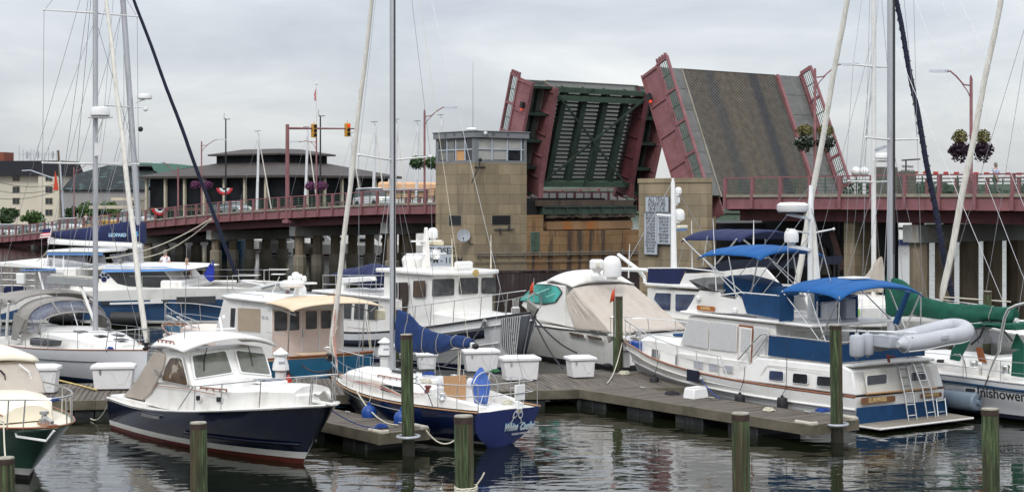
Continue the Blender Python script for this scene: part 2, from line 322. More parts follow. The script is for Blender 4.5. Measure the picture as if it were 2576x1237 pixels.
class Hull:
 def __init__(s,F,L,b,bt,side,picks,pm=.42,e=2.3,q=1.0,rb=.8,rs=0,wl=.9,wb=.35,zk=-.5,xs0=0,flare=1.5,wt=None):
  s.wt=wt
  s.F,s.L,s.b,s.bt,s.pm,s.e,s.q,s.rb,s.rs,s.wl,s.wb,s.zk,s.x0,s.flare=F,L,b,bt,pm,e,q,rb,rs,wl,wb,zk,xs0,flare
  tab=[]
  for u,v in picks:
   lo,hi=0.,1.
   f=lambda p:F.uv((s.x0+p*(s.L-s.x0),side*s.yd(p),1))[0]-u
   best=min((abs(f(i/200)),i/200)for i in range(201))[1]
   p=best;x=s.x0+p*(s.L-s.x0)
   tab.append((p,F.zat(x,side*s.yd(p),v)))
  tab.sort();t2=[]
  for p,z in tab:
   if t2 and p-t2[-1][0]<.02:continue
   t2 .append((p,z))
  xs=np.array([a for a,_ in t2]);ys=np.array([b_ for _,b_ in t2]);c=np.polyfit(xs,ys,min(3,max(1,len(xs)-2)))
  s.tab=[(i/12,float(np.polyval(c,min(max(i/12,xs[0]),xs[-1]))))for i in range(13)]
 def yd(s,p):
  if p<s.pm:return s.bt+(s.b-s.bt)*math.sin(p/s.pm*math.pi/2)
  return s.b*max(0,1-((p-s.pm)/(1-s.pm))**s.e)**s.q
 def zs(s,p):return interp(s.tab,min(max(p,s.tab[0][0]),s.tab[-1][0]))
 def pt(s,p,z,side):
  zs=s.zs(p);w=min(1.0,max(0,1-z/zs));k=w**s.flare
  yw=s.yd(p)*lerp(s.wl,s.wb,p**2.2)
  if s.wt is not None:k=w**lerp(s.flare+1.6,s.flare,min(1,p/.45))
  if s.wt is not None:q_=max(0,1-p/.45);yw*=lerp(1,s.wt/s.wl,q_**1.5)
  y=lerp(s.yd(p),yw,k)
  if z<0:y=yw*(1-(z/s.zk)**2*.9)
  zr=1-z/s.zs(1);xb=s.L-s.rb*max(0,zr)**.9
  zq=1-z/s.zs(0);xst=s.x0+s.rs*zq
  return Vector((lerp(xst,xb,p),side*y,z))
 def edge(s,p,side,inset=0,dz=0):
  return Vector((s.x0+p*(s.L-s.x0),side*max(0,s.yd(p)-inset),s.zs(p)+dz))
 def p_at(s,u,side,inset=0):
  return min((abs(s.F.uv(s.edge(i/300,side,inset))[0]-u),i/300)for i in range(301))[1]
 def build(s,root,rows,mats,deckm,drop=.04,camber=.05,n=36,tmat=None,name='hull',dinset=.02):
  """rows: list of (kind, value, material index of the strip below)"""
  mb=MB()
  def zz(p):
   zs=s.zs(p);r=[]
   for k,v,_ in rows:r.append(zs+v if k=='s' else zs*v if k=='f' else(v(p)if callable(v)else v))
   return r
  ps=[1-(1-i/n)**1.25 for i in range(n+1)]
  for side in(1,-1):
   for i in range(n):
    a=[s.pt(ps[i],z,side)for z in zz(ps[i])];b=[s.pt(ps[i+1],z,side)for z in zz(ps[i+1])]
    for j in range(len(rows)-1):
     mb.m=rows[j][2];mb.add([a[j],b[j],b[j+1],a[j+1]],[(0,1,2,3)])
  a=[s.pt(0,z,1)for z in zz(0)];b=[s.pt(0,z,-1)for z in zz(0)]
  for j in range(len(rows)-1):
   mb.m=rows[j][2]if tmat is None else(tmat if rows[j][2]!=99 else 0)
   k=8;rr=[]
   for w_ in(a[j],a[j+1]):
    o=b[j]if w_ is a[j]else b[j+1]
    rr.append([w_.lerp(o,t/k)+Vector((-.10*math.sin(math.pi*t/k),0,0))for t in range(k+1)])
   mb.grid(rr)
  me=mb;o=me.build(name,mats,root,smooth=40)
  bm=bmesh.new();bm.from_mesh(o.data);bmesh.ops.remove_doubles(bm,verts=bm.verts,dist=.001);bmesh.ops.recalc_face_normals(bm,faces=bm.faces);bm.to_mesh(o.data);bm.free()
  o.data.set_sharp_from_angle(angle=math.radians(40))
  if deckm:
   d=MB();rows_=[]
   for i in range(n+1):
    p=ps[i];x=s.x0+p*(s.L-s.x0-.03);y=max(0,s.yd(p)-dinset);z=s.zs(p)-drop
    rows_.append([(x-(.10*math.cos(t*math.pi/2)if i==0 else 0)*0,y*t,z+camber*(1-t*t))for t in(-1,-.66,-.33,0,.33,.66,1)])
   d.grid(rows_);d.build('deck',deckm,root)
  return o
 def cap(s,root,m,r=.03,dz=0,name='rail_cap',p0=0,p1=1,inset=0,n=40,sq=1):
  for side in(1,-1):
   mb=MB();mb.tube([s.edge(lerp(p0,p1,i/n),side,inset,dz)for i in range(n+1)],r,6,sq=sq);mb.build(name,m,root)
 def stripe(s,root,m,z0,z1,name='stripe',p0=0,p1=1,sides=(1,-1),out=.012,n=30):
  for side in sides:
   mb=MB();A=[];B=[]
   for i in range(n+1):
    p=lerp(p0,p1,i/n);a=s.pt(p,z0(p)if callable(z0)else z0,side);b=s.pt(p,z1(p)if callable(z1)else z1,side)
    a.y+=side*out;b.y+=side*out;A.append(a);B.append(b)
   mb.sheet(A,B);mb.build(name,m,root,solid=.01)
def cabin(root,pts,name,m,bevel=.03,cap=True):
 """pts: (x,z,half width) outline of the side, mirrored; closed polygon"""
 mb=MB();n=len(pts);a=[(x,h,z)for x,z,h in pts];b=[(x,-h,z)for x,z,h in pts]
 mb.add(a+b,[tuple(range(n)),tuple(range(n,2*n))[::-1]]+[(i,n+i,n+(i+1)%n,(i+1)%n)for i in range(n)])
 return mb.build(name,m,root,bevel=bevel)
def panel(root,pts,N,th,name,m,bevel=0):
 """pts lie on a plane with outward normal N; a plate of thickness th standing on it"""
 mb=MB();N=fw(N).normalized();mb.prism([fw(p)-N*.004 for p in pts],N*(th+.004));return mb.build(name,m,root,smooth=0,bevel=bevel)
def shrink(pts,d):
 c=sum((fw(p)for p in pts),Vector())/len(pts);out=[]
 for p in pts:
  q=c-fw(p);out.append(fw(p)+q.normalized()*d)
 return out
def rpoly(pts,r=.06,k=3):
 """round the corners of a polygon"""
 out=[];n=len(pts);pts=[fw(p)for p in pts]
 for i in range(n):
  a,b,c=pts[i-1],pts[i],pts[(i+1)%n]
  d1=a-b;d2=c-b;r1=min(r,d1 .length*.45,d2 .length*.45);p1=b+d1 .normalized()*r1;p2=b+d2 .normalized()*r1
  for j in range(k+1):
   t=j/k;out.append(p1*(1-t)**2+b*2*t*(1-t)+p2*t*t)
 return out
def window(root,pts,N,m,frame=None,fm=None,r=.07,fw_=.035,name='window'):
 pts=rpoly(pts,r);N=fw(N).normalized()
 if fm is not None:
  f=panel(root,grow(pts,fw_),N,.012,'window_frame',fm);par=f
 else:par=root
 return panel(par,[p+N*(.006 if fm else 0)for p in pts],N,.012,name,m)
def grow(pts,d):return shrink(pts,-d)
def rope(pts,r,m,name='mooring_line',parent=None,n=5,sag=0,k=10):
 """a line through two points with sag, or through all given points"""
 if len(pts)==2:
  a,b=fw(pts[0]),fw(pts[1]);pts=[a.lerp(b,i/k)+Vector((0,0,-sag*4*(i/k)*(1-i/k)))for i in range(k+1)]
 mb=MB();mb.tube(pts,r,n);return mb.build(name,m,parent)
def water_mat():
 m=bpy.data.materials.new('harbour_water');m.use_nodes=True;t=m.node_tree;n=t.nodes;l=t.links.new;b=n['Principled BSDF']
 b.inputs['Base Color'].default_value=(.007,.009,.004,1);b.inputs['Roughness'].default_value=.035;b.inputs['IOR'].default_value=1.5
 b.inputs['Specular IOR Level'].default_value=1.0
 tc=n.new('ShaderNodeTexCoord');prev=None
 hs=[]
 for sc,det,st,wt in((.5,2,(.8,1.6,1),1.0),(1.5,2,(.7,1.35,1),.72),(7.0,2,(.8,1.2,1),.04)):
  mp=n.new('ShaderNodeMapping');mp.inputs['Scale'].default_value=st;l(tc.outputs['Object'],mp.inputs[0])
  z=n.new('ShaderNodeTexNoise');z.inputs['Scale'].default_value=sc;z.inputs['Detail'].default_value=det;z.inputs['Roughness'].default_value=.45;z.inputs['Distortion'].default_value=.5
  l(mp.outputs[0],z.inputs['Vector'])
  k=n.new('ShaderNodeMath');k.operation='MULTIPLY';k.inputs[1].default_value=wt;l(z.outputs[0],k.inputs[0]);hs.append(k)
 a=n.new('ShaderNodeMath');l(hs[0].outputs[0],a.inputs[0]);l(hs[1].outputs[0],a.inputs[1])
 a2=n.new('ShaderNodeMath');l(a.outputs[0],a2 .inputs[0]);l(hs[2].outputs[0],a2 .inputs[1])
 bp=n.new('ShaderNodeBump');bp.inputs['Strength'].default_value=1;bp.inputs['Distance'].default_value=.022
 l(a2 .outputs[0],bp.inputs['Height']);l(bp.outputs[0],b.inputs['Normal']);pass
 return m
WATER=water_mat()
mb=MB();mb.add([(-1500,-60,0),(1500,-60,0),(1500,3500,0),(-1500,3500,0)],[(0,1,2,3)])
tag(mb.build('water',WATER,smooth=0),kind='structure')
GROUND=mat('grey_asphalt',(.10,.10,.10),.9,var=.25,scale=.2)
GRASS=mat('rough_grass',(.06,.085,.03),.95,var=.4,scale=.3)
mb=MB();mb.prism([(-400,214,1.05),(-66,214,1.05),(-52,216,1.05),(-10,222,1.05),(-8,320,1.05),(-60,700,1.05),(-400,700,1.05)],(0,0,-1.6))
tag(mb.build('ground',GROUND),kind='structure')
BR=Fr((13.2,105),ang=math.atan2(-.795,.607))
ZS=[(-150,.6),(-127,1.3),(-82,3.85),(-64,4.77),(-39,5.64),(-28,5.85),(0,6.38),(30,6.45),(60,6.5)]
def zd(s):return interp(ZS,s)
def su(u,t=-2.6):return BR.py(u,600,t).x
def grating_mat():
 m=bpy.data.materials.new('worn_bridge_grating');m.use_nodes=True;t=m.node_tree;n=t.nodes;l=t.links.new;b=n['Principled BSDF']
 b.inputs['Roughness'].default_value=.7
 tc=n.new('ShaderNodeTexCoord');sx=n.new('ShaderNodeSeparateXYZ');l(tc.outputs['Object'],sx.inputs[0])
 nz=n.new('ShaderNodeTexNoise');nz.inputs['Scale'].default_value=1;nz.inputs['Detail'].default_value=3
 mp=n.new('ShaderNodeMapping');mp.inputs['Scale'].default_value=(.25,2.2,1);l(tc.outputs['Object'],mp.inputs[0]);l(mp.outputs[0],nz.inputs['Vector'])
 mr=n.new('ShaderNodeMapRange');mr.inputs[1].default_value=.3;mr.inputs[2].default_value=-8.8;l(sx.outputs[1],mr.inputs[0])
 ad=n.new('ShaderNodeMath');ad.operation='MULTIPLY_ADD';ad.inputs[1].default_value=.05;l(nz.outputs[0],ad.inputs[0]);l(mr.outputs[0],ad.inputs[2])
 r=n.new('ShaderNodeValToRGB');cr=r.color_ramp;B_=(.078,.064,.048,1);G_=(.078,.074,.062,1);D_=(.052,.050,.047,1);K_=(.030,.031,.035,1);O_=(.094,.077,.050,1)
 st=[(0,G_),(.05,G_),(.10,B_),(.22,B_),(.28,D_),(.33,D_),(.37,B_),(.46,O_),(.50,B_),(.555,O_),(.60,B_),(.70,B_),(.745,K_),(.80,K_),(.84,B_),(.93,B_),(.97,G_),(1,G_)]
 cr.elements[0].position=0;cr.elements[0].color=st[0][1];cr.elements[1].position=1;cr.elements[1].color=G_
 for p,c in st[1:-1]:e=cr.elements.new(p);e.color=c
 l(ad.outputs[0],r.inputs[0])
 wv=n.new('ShaderNodeTexWave');wv.bands_direction='DIAGONAL';wv.inputs['Scale'].default_value=2.3;wv.inputs['Distortion'].default_value=.4;wv.inputs['Detail'].default_value=1
 m2=n.new('ShaderNodeMapping');m2 .inputs['Scale'].default_value=(1.5,1,0);l(tc.outputs['Object'],m2 .inputs[0]);l(m2 .outputs[0],wv.inputs['Vector'])
 q=n.new('ShaderNodeMapRange');q.inputs[3].default_value=.72;q.inputs[4].default_value=1.25;l(wv.outputs[0],q.inputs[0])
 n4=n.new('ShaderNodeTexNoise');n4 .inputs['Scale'].default_value=2.4;n4 .inputs['Detail'].default_value=6;l(tc.outputs['Object'],n4 .inputs['Vector'])
 q4=n.new('ShaderNodeMapRange');q4 .inputs[1].default_value=.3;q4 .inputs[2].default_value=.7;q4 .inputs[3].default_value=.7;q4 .inputs[4].default_value=1.3;l(n4 .outputs[0],q4 .inputs[0])
 mq=n.new('ShaderNodeMath');mq.operation='MULTIPLY';l(q.outputs[0],mq.inputs[0]);l(q4 .outputs[0],mq.inputs[1])
 vm=n.new('ShaderNodeVectorMath');vm.operation='SCALE';l(r.outputs[0],vm.inputs[0]);l(mq.outputs[0],vm.inputs[3])
 l(vm.outputs[0],b.inputs['Base Color'])
 bp=n.new('ShaderNodeBump');bp.inputs['Strength'].default_value=.6;bp.inputs['Distance'].default_value=.05;l(wv.outputs[0],bp.inputs['Height']);l(bp.outputs[0],b.inputs['Normal'])
 return m
GRATE=grating_mat()
def block_mat(name,c,mortar,bw=1.7,bh=.62,off=.5):
 m=mat(name,c,.85,var=.16,scale=.6,bump=.2,bscale=7,dirt=[x*.72 for x in c],dscale=.45,stretch=(1,1,.6))
 t=m.node_tree;n=t.nodes;l=t.links.new;b=n['Principled BSDF']
 src=b.inputs['Base Color'].links[0].from_socket
 tc=n.new('ShaderNodeTexCoord');sx=n.new('ShaderNodeSeparateXYZ');l(tc.outputs['Object'],sx.inputs[0])
 a=n.new('ShaderNodeMath');l(sx.outputs[0],a.inputs[0]);l(sx.outputs[1],a.inputs[1]);cb=n.new('ShaderNodeCombineXYZ');l(a.outputs[0],cb.inputs[0]);l(sx.outputs[2],cb.inputs[1])
 br=n.new('ShaderNodeTexBrick');br.offset=off;br.inputs['Scale'].default_value=1;br.inputs['Mortar Size'].default_value=.022;br.inputs['Brick Width'].default_value=bw;br.inputs['Row Height'].default_value=bh;br.inputs['Mortar Smooth'].default_value=.4
 br.inputs['Color1'].default_value=(.80,.80,.80,1);br.inputs['Color2'].default_value=(1.12,1.10,1.06,1);br.inputs['Mortar'].default_value=[x for x in mortar]+[1]
 l(cb.outputs[0],br.inputs['Vector'])
 mx=n.new('ShaderNodeMix');mx.data_type='RGBA';mx.blend_type='MULTIPLY';mx.inputs[0].default_value=1;l(src,mx.inputs[6]);l(br.outputs[0],mx.inputs[7]);l(mx.outputs[2],b.inputs['Base Color'])
 return m
BLOCK=block_mat('tan_block_masonry',(.305,.248,.165),(.55,.52,.48),2.1,.72)
BLOCKR=block_mat('rust_streaked_masonry',(.27,.17,.085),(.4,.35,.3),2.6,.68)
_rm=BLOCKR.node_tree
def streaks(m,c,scale=(1.1,1.1,.10),lo=.50,hi=.62,seed=0):
 t=m.node_tree;n=t.nodes;l=t.links.new;b=n['Principled BSDF'];src=b.inputs['Base Color'].links[0].from_socket
 tc=n.new('ShaderNodeTexCoord');mp=n.new('ShaderNodeMapping');mp.inputs['Scale'].default_value=scale;mp.inputs['Location'].default_value=(seed,seed,0);l(tc.outputs['Object'],mp.inputs[0])
 z=n.new('ShaderNodeTexNoise');z.inputs['Scale'].default_value=1.0;z.inputs['Detail'].default_value=6;z.inputs['Roughness'].default_value=.6;l(mp.outputs[0],z.inputs['Vector'])
 q=n.new('ShaderNodeMapRange');q.inputs[1].default_value=lo;q.inputs[2].default_value=hi;q.inputs[4].default_value=.9;l(z.outputs[0],q.inputs[0])
 mx=n.new('ShaderNodeMix');mx.data_type='RGBA';l(q.outputs[0],mx.inputs[0]);l(src,mx.inputs[6]);mx.inputs[7].default_value=list(c)+[1];l(mx.outputs[2],b.inputs['Base Color'])
streaks(BLOCKR,(.25,.115,.045),lo=.50,hi=.68);streaks(BLOCKR,(.055,.042,.035),seed=5,lo=.52,hi=.6)
streaks(BLOCK,(.16,.125,.09),scale=(.9,.9,.12),lo=.56,hi=.72,seed=3)
streaks(BRIDGE,(.11,.050,.045),scale=(1.3,1.3,.16),lo=.56,hi=.78,seed=2);streaks(BRIDGE,(.30,.135,.14),scale=(.5,.5,.5),lo=.5,hi=.8,seed=8);streaks(GEL,(.52,.46,.36),scale=(3.2,3.2,.3),lo=.60,hi=.92,seed=4);streaks(CONCL,(.30,.17,.08),scale=(1.6,1.6,.12),lo=.60,hi=.68)
def bthing(name,label,cat,s,t,group=None):
 q=BR.world((s,t,0));return thing(name,label,cat,(q.x,q.y,0),BR.a,group)
def baseframe(root_s,root_t):
 def f(s,t,z):return(s-root_s,t-root_t,z)
 return f
def make_span(name,label,s0,s1,step):
 r=bthing(name,label,'bridge span',0,0)
 ss=[s0+(s1-s0)*i/40 for i in range(41)]
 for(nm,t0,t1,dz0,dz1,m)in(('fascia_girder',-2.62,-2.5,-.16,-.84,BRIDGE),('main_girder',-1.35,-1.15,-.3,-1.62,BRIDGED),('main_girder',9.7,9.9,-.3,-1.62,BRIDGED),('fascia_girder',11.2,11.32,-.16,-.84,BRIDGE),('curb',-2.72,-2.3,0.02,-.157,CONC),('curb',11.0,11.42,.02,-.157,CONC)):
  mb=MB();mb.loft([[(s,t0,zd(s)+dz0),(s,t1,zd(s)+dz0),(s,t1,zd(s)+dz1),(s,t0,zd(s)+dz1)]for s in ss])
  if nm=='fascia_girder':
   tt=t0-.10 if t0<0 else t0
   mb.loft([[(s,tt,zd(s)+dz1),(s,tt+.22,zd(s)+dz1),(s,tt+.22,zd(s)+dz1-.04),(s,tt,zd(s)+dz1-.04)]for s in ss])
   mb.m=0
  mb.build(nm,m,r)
 mb=MB();mb.loft([[(s,-2.3,zd(s)-.10),(s,-.3,zd(s)-.10),(s,9.0,zd(s)-.1),(s,11,zd(s)-.10),(s,11,zd(s)-.35),(s,-2.3,zd(s)-.35)]for s in ss]);mb.build('road_slab',GROUND,r)
 mb=MB();n=int((s1-s0)/4.8)
 for i in range(n+1):
  s=s0+(s1-s0)*i/n;mb.beam((s,-2.3,zd(s)-.75),(s,11,zd(s)-.75),.25,.5)
 mb.build('cross_beams',BRIDGED,r)
 for side,tt in((-1,-2.62),(1,11.32)):
  mb=MB();mb.loft([[(s,tt-.05,zd(s)+1.02),(s,tt+.05,zd(s)+1.02),(s,tt+.05,zd(s)+1.10),(s,tt-.05,zd(s)+1.10)]for s in ss])
  rail=mb.build('railing',BRIDGE,r)
  mb=MB()
  for h in(.22,.42,.62,.82):
   mb.loft([[(s,tt-.02,zd(s)+h),(s,tt+.02,zd(s)+h),(s,tt+.02,zd(s)+h+.04),(s,tt-.02,zd(s)+h+.04)]for s in ss])
  n=int((s1-s0)/step)
  for i in range(n):
   s=s0+step*(i+.5);mb.bx(s-.03,s+.03,tt-.03,tt+.03,zd(s)-.02,zd(s)+1.0)
  mb.build('rail_bars',BGREENL,rail)
  pm=MB();pm.hexa([(-.1,-.16,-.86),(.1,-.16,-.86),(.1,-.02,-.86),(-.1,-.02,-.86),(-.1,-.16,.03),(.1,-.16,.03),(.1,-.02,.03),(-.1,-.02,.03)])
  pm.bx(-.1,.1,-.13,.09,.02,1.06)
  post=None
  if side<0 or True:
   for i in range(n+1):
    s=s0+step*i
    if post is None:post=pm.build('railing_post',BRIDGE,rail,bevel=.01);o=post
    else:o=post.copy();col.objects.link(o);o.parent=rail
    o.location=(s,tt,zd(s))
    if side>0:o.rotation_euler.z=math.pi
 return r
span_l=make_span('approach_span','maroon steel approach span sloping down to the left past the brown roofed hall',-140,-20.0,2.4)
span_r=make_span('approach_span','maroon steel bridge span on the right of the raised roadway leaf',3.9,34,2.35)
def make_bent(u,v0,v1,label,n=7,t0=-1.6,t1=11.4,wide=.45,collar=True):
 s=su(u,t0);r=bthing('pile_bent',label,'bridge pier',s,0,'pile bents carrying the bridge')
 zt=BR.zat(s,t0,v0);zb=BR.zat(s,t0,v1)
 mb=MB();mb.bx(-.55,.55,t0,t1,zb,zt);mb.build('cap_beam',CONCL,r,bevel=.04)
 for i in range(n):
  t=lerp(t0+.8,t1-.8,i/(n-1));mb=MB()
  mb.lathe((0,t,-1.5),[(wide,0),(wide,zb+1.5-.004)],8);mb.v=[tuple(q)for q in mb.v]
  pl=mb.build('pile',PILEC,r,smooth=20)
  if collar:
   mb=MB();mb.lathe((0,t,-.4),[(.62,0),(.62,1.25),(.5,1.35)],8);mb.build('pile_collar',CONC,pl,smooth=20)
 mb=MB()
 for t in(-.9,2,5,8,9.8):
  mb.bx(-.3,.3,t-.2,t+.2,zt,zt+.25)
 mb.build('bearing',BRIDGED,r)
 return r
make_bent(966,560,588,'concrete pile bent under the bridge nearest the control tower')
make_bent(735,569,594,'concrete pile bent with rust stains on its cap below the traffic signal')
make_bent(525,579,603,'concrete pile bent under the long blue mooring lines')
make_bent(356,592,612,'concrete pile bent behind the navy boom cover')
make_bent(81,615,634,'concrete pile bent at the far left behind the boat awning',wide=.4)
make_bent(2290,566,611,'concrete pile bent with rust streaked cap under the right bridge span',n=6,wide=.55,collar=False)
SB,TN=su(1194,-7.3),-7.3
tw=bthing('control_tower','square tan stone bridge control tower with grey glazed booth on top','control tower',SB,TN)
S1=BR.py(1096,600,TN).x-SB;T1=BR.px(1325,600,SB).y-TN
zst=BR.zat(SB,TN,409)
mb=MB();mb.bx(S1,0,0,T1,-.5,zst);mb.build('stone_shaft',BLOCK,tw)
zb0,zb1,zr=BR.zat(SB,TN,404.5),BR.zat(SB,TN,346),BR.zat(SB,TN,328)
mb=MB();mb.bx(S1+.25,-.18,.18,T1-.25,zst,zb1);mb.build('booth_core',mat('dim_room',(.05,.05,.05),.8),tw)
mb=MB();mb.bx(S1,-.0,.0,T1,zst+.002,zb0+.06)
for a in(S1+.12,-.22):mb.bx(a-.12,a+.22,.003,.3,zb0+.06,zb1)
mb.bx(-.3,-.003,T1-.25,T1-.003,zb0+.06,zb1);mb.bx(S1+.003,S1+.3,T1-.3,T1-.003,zb0+.06,zb1)
mb.build('booth_frame',BOOTHM,tw)
mb=MB();mb.bx(S1-.14,.14,-.14,T1+.14,zb1,zr-.08);mb.bx(S1-.2,.2,-.2,T1+.2,zr-.08,zr)
roof=mb.build('booth_roof',BOOTHM,tw,bevel=.02)
DISC=mat('dull_disc',(.10,.11,.12),.7)
for u,v in(T('c',103,467),T('c',152,463),T('c',199,462)):
 q=BR.py(u,v,TN-.14);mb=MB();mb.lathe((q.x-SB,-.14,q.z),[(.10,0),(.10,.03)],12,(0,-1,0));mb.build('round_vent',DISC,tw)
for u,v in(T('c',365,460),T('c',446,461)):
 q=BR.px(u,v,SB+.14);mb=MB();mb.lathe((.14,q.y-TN,q.z),[(.10,0),(.10,.03)],12,(1,0,0));mb.build('round_vent',DISC,tw)
BLIND=mat('pale_blind',(.40,.40,.37),.6,var=.08);BLINDD=mat('dim_blind',(.20,.20,.19),.6,var=.2);BOARD=mat('orange_board',(.60,.33,.14),.7,var=.1)
def twin(x0,x1,y0,y1,face,m,off=0.02):
 P=[T('c',x0,y0),T('c',x1,y0),T('c',x1,y1),T('c',x0,y1)]
 pts=[]
 for u,v in P:
  if face=='L':q=BR.py(u,v,TN+.10);pts.append((q.x-SB,.12,q.z))
  else:q=BR.px(u,v,SB-.10);pts.append((-.12,q.y-TN,q.z))
 panel(tw,pts,(0,-1,0)if face=='L' else(1,0,0),.03,'window',m)
for x0,x1,y0,y1,m in((68,106,488,548,GLASS),(68,106,550,602,BLINDD),(112,152,486,545,BLINDD),(112,152,548,604,BLINDD),(162,205,485,545,BLINDD),(162,205,549,604,BOARD),(210,248,485,543,GLASS),(210,248,547,602,GLASS)):twin(x0,x1,y0,y1,'L',m)
for x0,x1,y0,y1,m in((284,355,484,540,BLIND),(284,355,546,600,BLIND),(364,438,484,540,BLIND),(364,438,546,600,BLIND),(447,516,484,540,BLIND),(447,516,546,600,GLASS)):twin(x0,x1,y0,y1,'R',m)
mb=MB()
for x in(59,109,157,207,251):
 q=BR.py(*T('c',x,545),TN);a=q.x-SB;mb.bx(a-.05,a+.05,.01,.16,zb0+.06,zb1)
q=BR.py(*T('c',150,546),TN);mb.bx(S1+.1,-.1,.02,.16,q.z-.04,q.z+.04)
for x in(280,360,443,520):
 q=BR.px(*T('c',x,545),SB);a=q.y-TN;mb.bx(-.16,-.01,a-.05,a+.05,zb0+.06,zb1)
q=BR.px(*T('c',400,543),SB);mb.bx(-.16,-.02,.1,T1-.1,q.z-.04,q.z+.04)
mb.build('window_mullions',SIGNG,tw)
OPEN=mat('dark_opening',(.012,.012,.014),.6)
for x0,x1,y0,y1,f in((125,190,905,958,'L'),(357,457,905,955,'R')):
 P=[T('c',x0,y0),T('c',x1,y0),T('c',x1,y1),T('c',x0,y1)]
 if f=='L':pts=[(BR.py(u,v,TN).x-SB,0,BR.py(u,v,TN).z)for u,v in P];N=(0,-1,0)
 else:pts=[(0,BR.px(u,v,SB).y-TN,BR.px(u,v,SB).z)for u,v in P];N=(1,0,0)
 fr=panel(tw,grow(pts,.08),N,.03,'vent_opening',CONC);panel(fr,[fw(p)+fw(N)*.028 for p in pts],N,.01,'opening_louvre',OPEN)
mb=MB();q=BR.px(*T('c',288,430),SB);mb.ball((-1.2,.6,zr+.12),(.55,.4,.14),12,5);mb.build('roof_dome',PLAST,tw)
mb=MB();mb.tube([(-1.3,.8,zr),(-1.3,.8,zr+5.0)],[.03,.012],5);mb.build('whip_antenna',WIRE,tw)
mb=MB();a=BR.px(*T('c',322,452),SB+.1);a=V(.25,a.y-TN,a.z);mb.tube([a,a+V(.3,-.35,-.02)],[.07,.12],8);mb.build('flood_lamp',PLAST,tw)
mb=MB();P=[BR.px(*T('c',293,600),SB+.35),BR.px(*T('c',285,640),SB+.3),BR.px(*T('c',246,726),SB+.3)]
mb.tube([(p.x-SB,p.y-TN,p.z)for p in P],.05,6);mb.ball((P[0].x-SB,P[0].y-TN,P[0].z),.14,8,6);P=[BR.px(*T('c',262,640),SB+.05),BR.px(*T('c',322,640),SB+.05)];mb.tube([(p.x-SB,p.y-TN,p.z)for p in P],.04,5)
mb.build('gooseneck_horn',BLACK,tw)
mb=MB();q=BR.px(*T('c',425,980),SB+.1);c0=V(q.x-SB,q.y-TN,q.z);mb.tube([c0+V(0,-.9,0),c0+V(0,.9,0)],.045,5);mb.tube([c0+V(0,-.35,-.35),c0+V(0,-.35,.1)],.06,5);mb.tube([c0+V(0,.45,-.1),c0+V(0,.45,.25)],.08,5);mb.build('wall_bracket',FRAMEB,tw)
dr=bthing('satellite_dish','grey satellite dish fixed to the stone control tower','satellite dish',SB-1.4,TN-.5)
q=BR.py(*T('c',203,1018),TN-.5);dz=q.z;dx=q.x-(SB-1.4)
DG=mat('grey_dish',(.27,.29,.32),.5)
N=V(.72,-.55,.35).normalized()
mb=MB();mb.lathe(V(dx,0,dz),[(.02,0),(.26,.03),(.46,.11),(.48,.12),(.46,.13),(.26,.05),(.02,.02)],24,N);mb.build('dish',DG,dr)
mb=MB();mb.tube([V(dx,.05,dz),V(dx+.35,.3,dz-.55),V(dx+.4,.5,dz-.55)],.04,6);mb.build('mount_arm',BLACK,dr)
mb=MB();mb.tube([V(dx,0,dz-.4),V(dx,0,dz-.4)+N*.75],.02,5);mb.ball(V(dx,0,dz-.4)+N*.78,.06,6,5);mb.build('receiver',BLACK,dr)
text('Dish',.3,V(dx,0,dz)+N*.16+V(0,0,.1),V(.6,.8,0),(0,0,1),PLAST,dr)if False else None
pr=bthing('bascule_pier','rust streaked masonry pier under the raised green leaf with a green door','bridge pier',SB,TN)
F2=BR
def pz(x,y,off=0):q=BR.px(*T('c',x,y),SB+off);return V(q.x-SB,q.y-TN,q.z)
TE=pz(1162,900).y;zc=pz(600,902).z
mb=MB();mb.bx(-5,-.02,T1,pz(640,950).y,-.5,zc);mb.bx(-5,-.02,pz(640,950).y,TE,-.5,pz(900,986).z);mb.build('pier_wall',BLOCKR,pr)
mb=MB();mb.bx(-5,-.9,pz(640,950).y,TE,pz(900,986).z,zc-.1);mb.build('dark_back_wall',DARKCONC,pr)
mb=MB();y0=pz(672,950).y
for i in range(26):
 a=lerp(y0,TE-.1,i/26);b_=lerp(y0,TE-.1,(i+1)/26);mb.bx(-.9,-.35+rnd.uniform(-.05,.05),a,b_,zc-.16+rnd.uniform(-.12,.0),zc+.02)
mb.build('broken_ledge',DARKCONC,pr)
mb=MB();mb.bx(-.9,-.5,y0+.2,TE-.2,pz(900,984).z+.05,zc-.5);mb.build('rusty_panel',RUSTW,pr)
a,b_=pz(568,996),pz(615,1100);fr=panel(pr,grow([(0,a.y,a.z),(0,b_.y,a.z),(0,b_.y,b_.z),(0,a.y,b_.z)],.06),(1,0,0),.04,'door_frame',CONC)
panel(fr,[(.045,a.y,a.z),(.045,b_.y,a.z),(.045,b_.y,b_.z),(.045,a.y,b_.z)],(1,0,0),.02,'door',BGREENL)
mb=MB()
for y in(1110,1122):mb.tube([(.12,.1,pz(400,y).z),(.12,TE,pz(1100,y-8).z)],.04,5)
mb.tube([(.1,-.2,pz(300,1158).z),(.1,TE,pz(1100,1150).z)],.03,5)
for y in range(12):a=lerp(0.4,TE-.4,y/11);mb.bx(.0,.14,a-.03,a+.03,pz(400,1140).z,pz(400,1105).z)
mb.build('conduit',mat('grey_conduit',(.20,.18,.15),.7),pr)
mb=MB();a=pz(640,852,-.3);b_=pz(1148,895,-.3);mb.bx(-1.0,-.4,a.y,b_.y,b_.z,a.z);mb.bx(-.4,-.3,a.y,b_.y,b_.z,b_.z+.12);mb.bx(-.4,-.3,a.y,b_.y,a.z-.12,a.z)
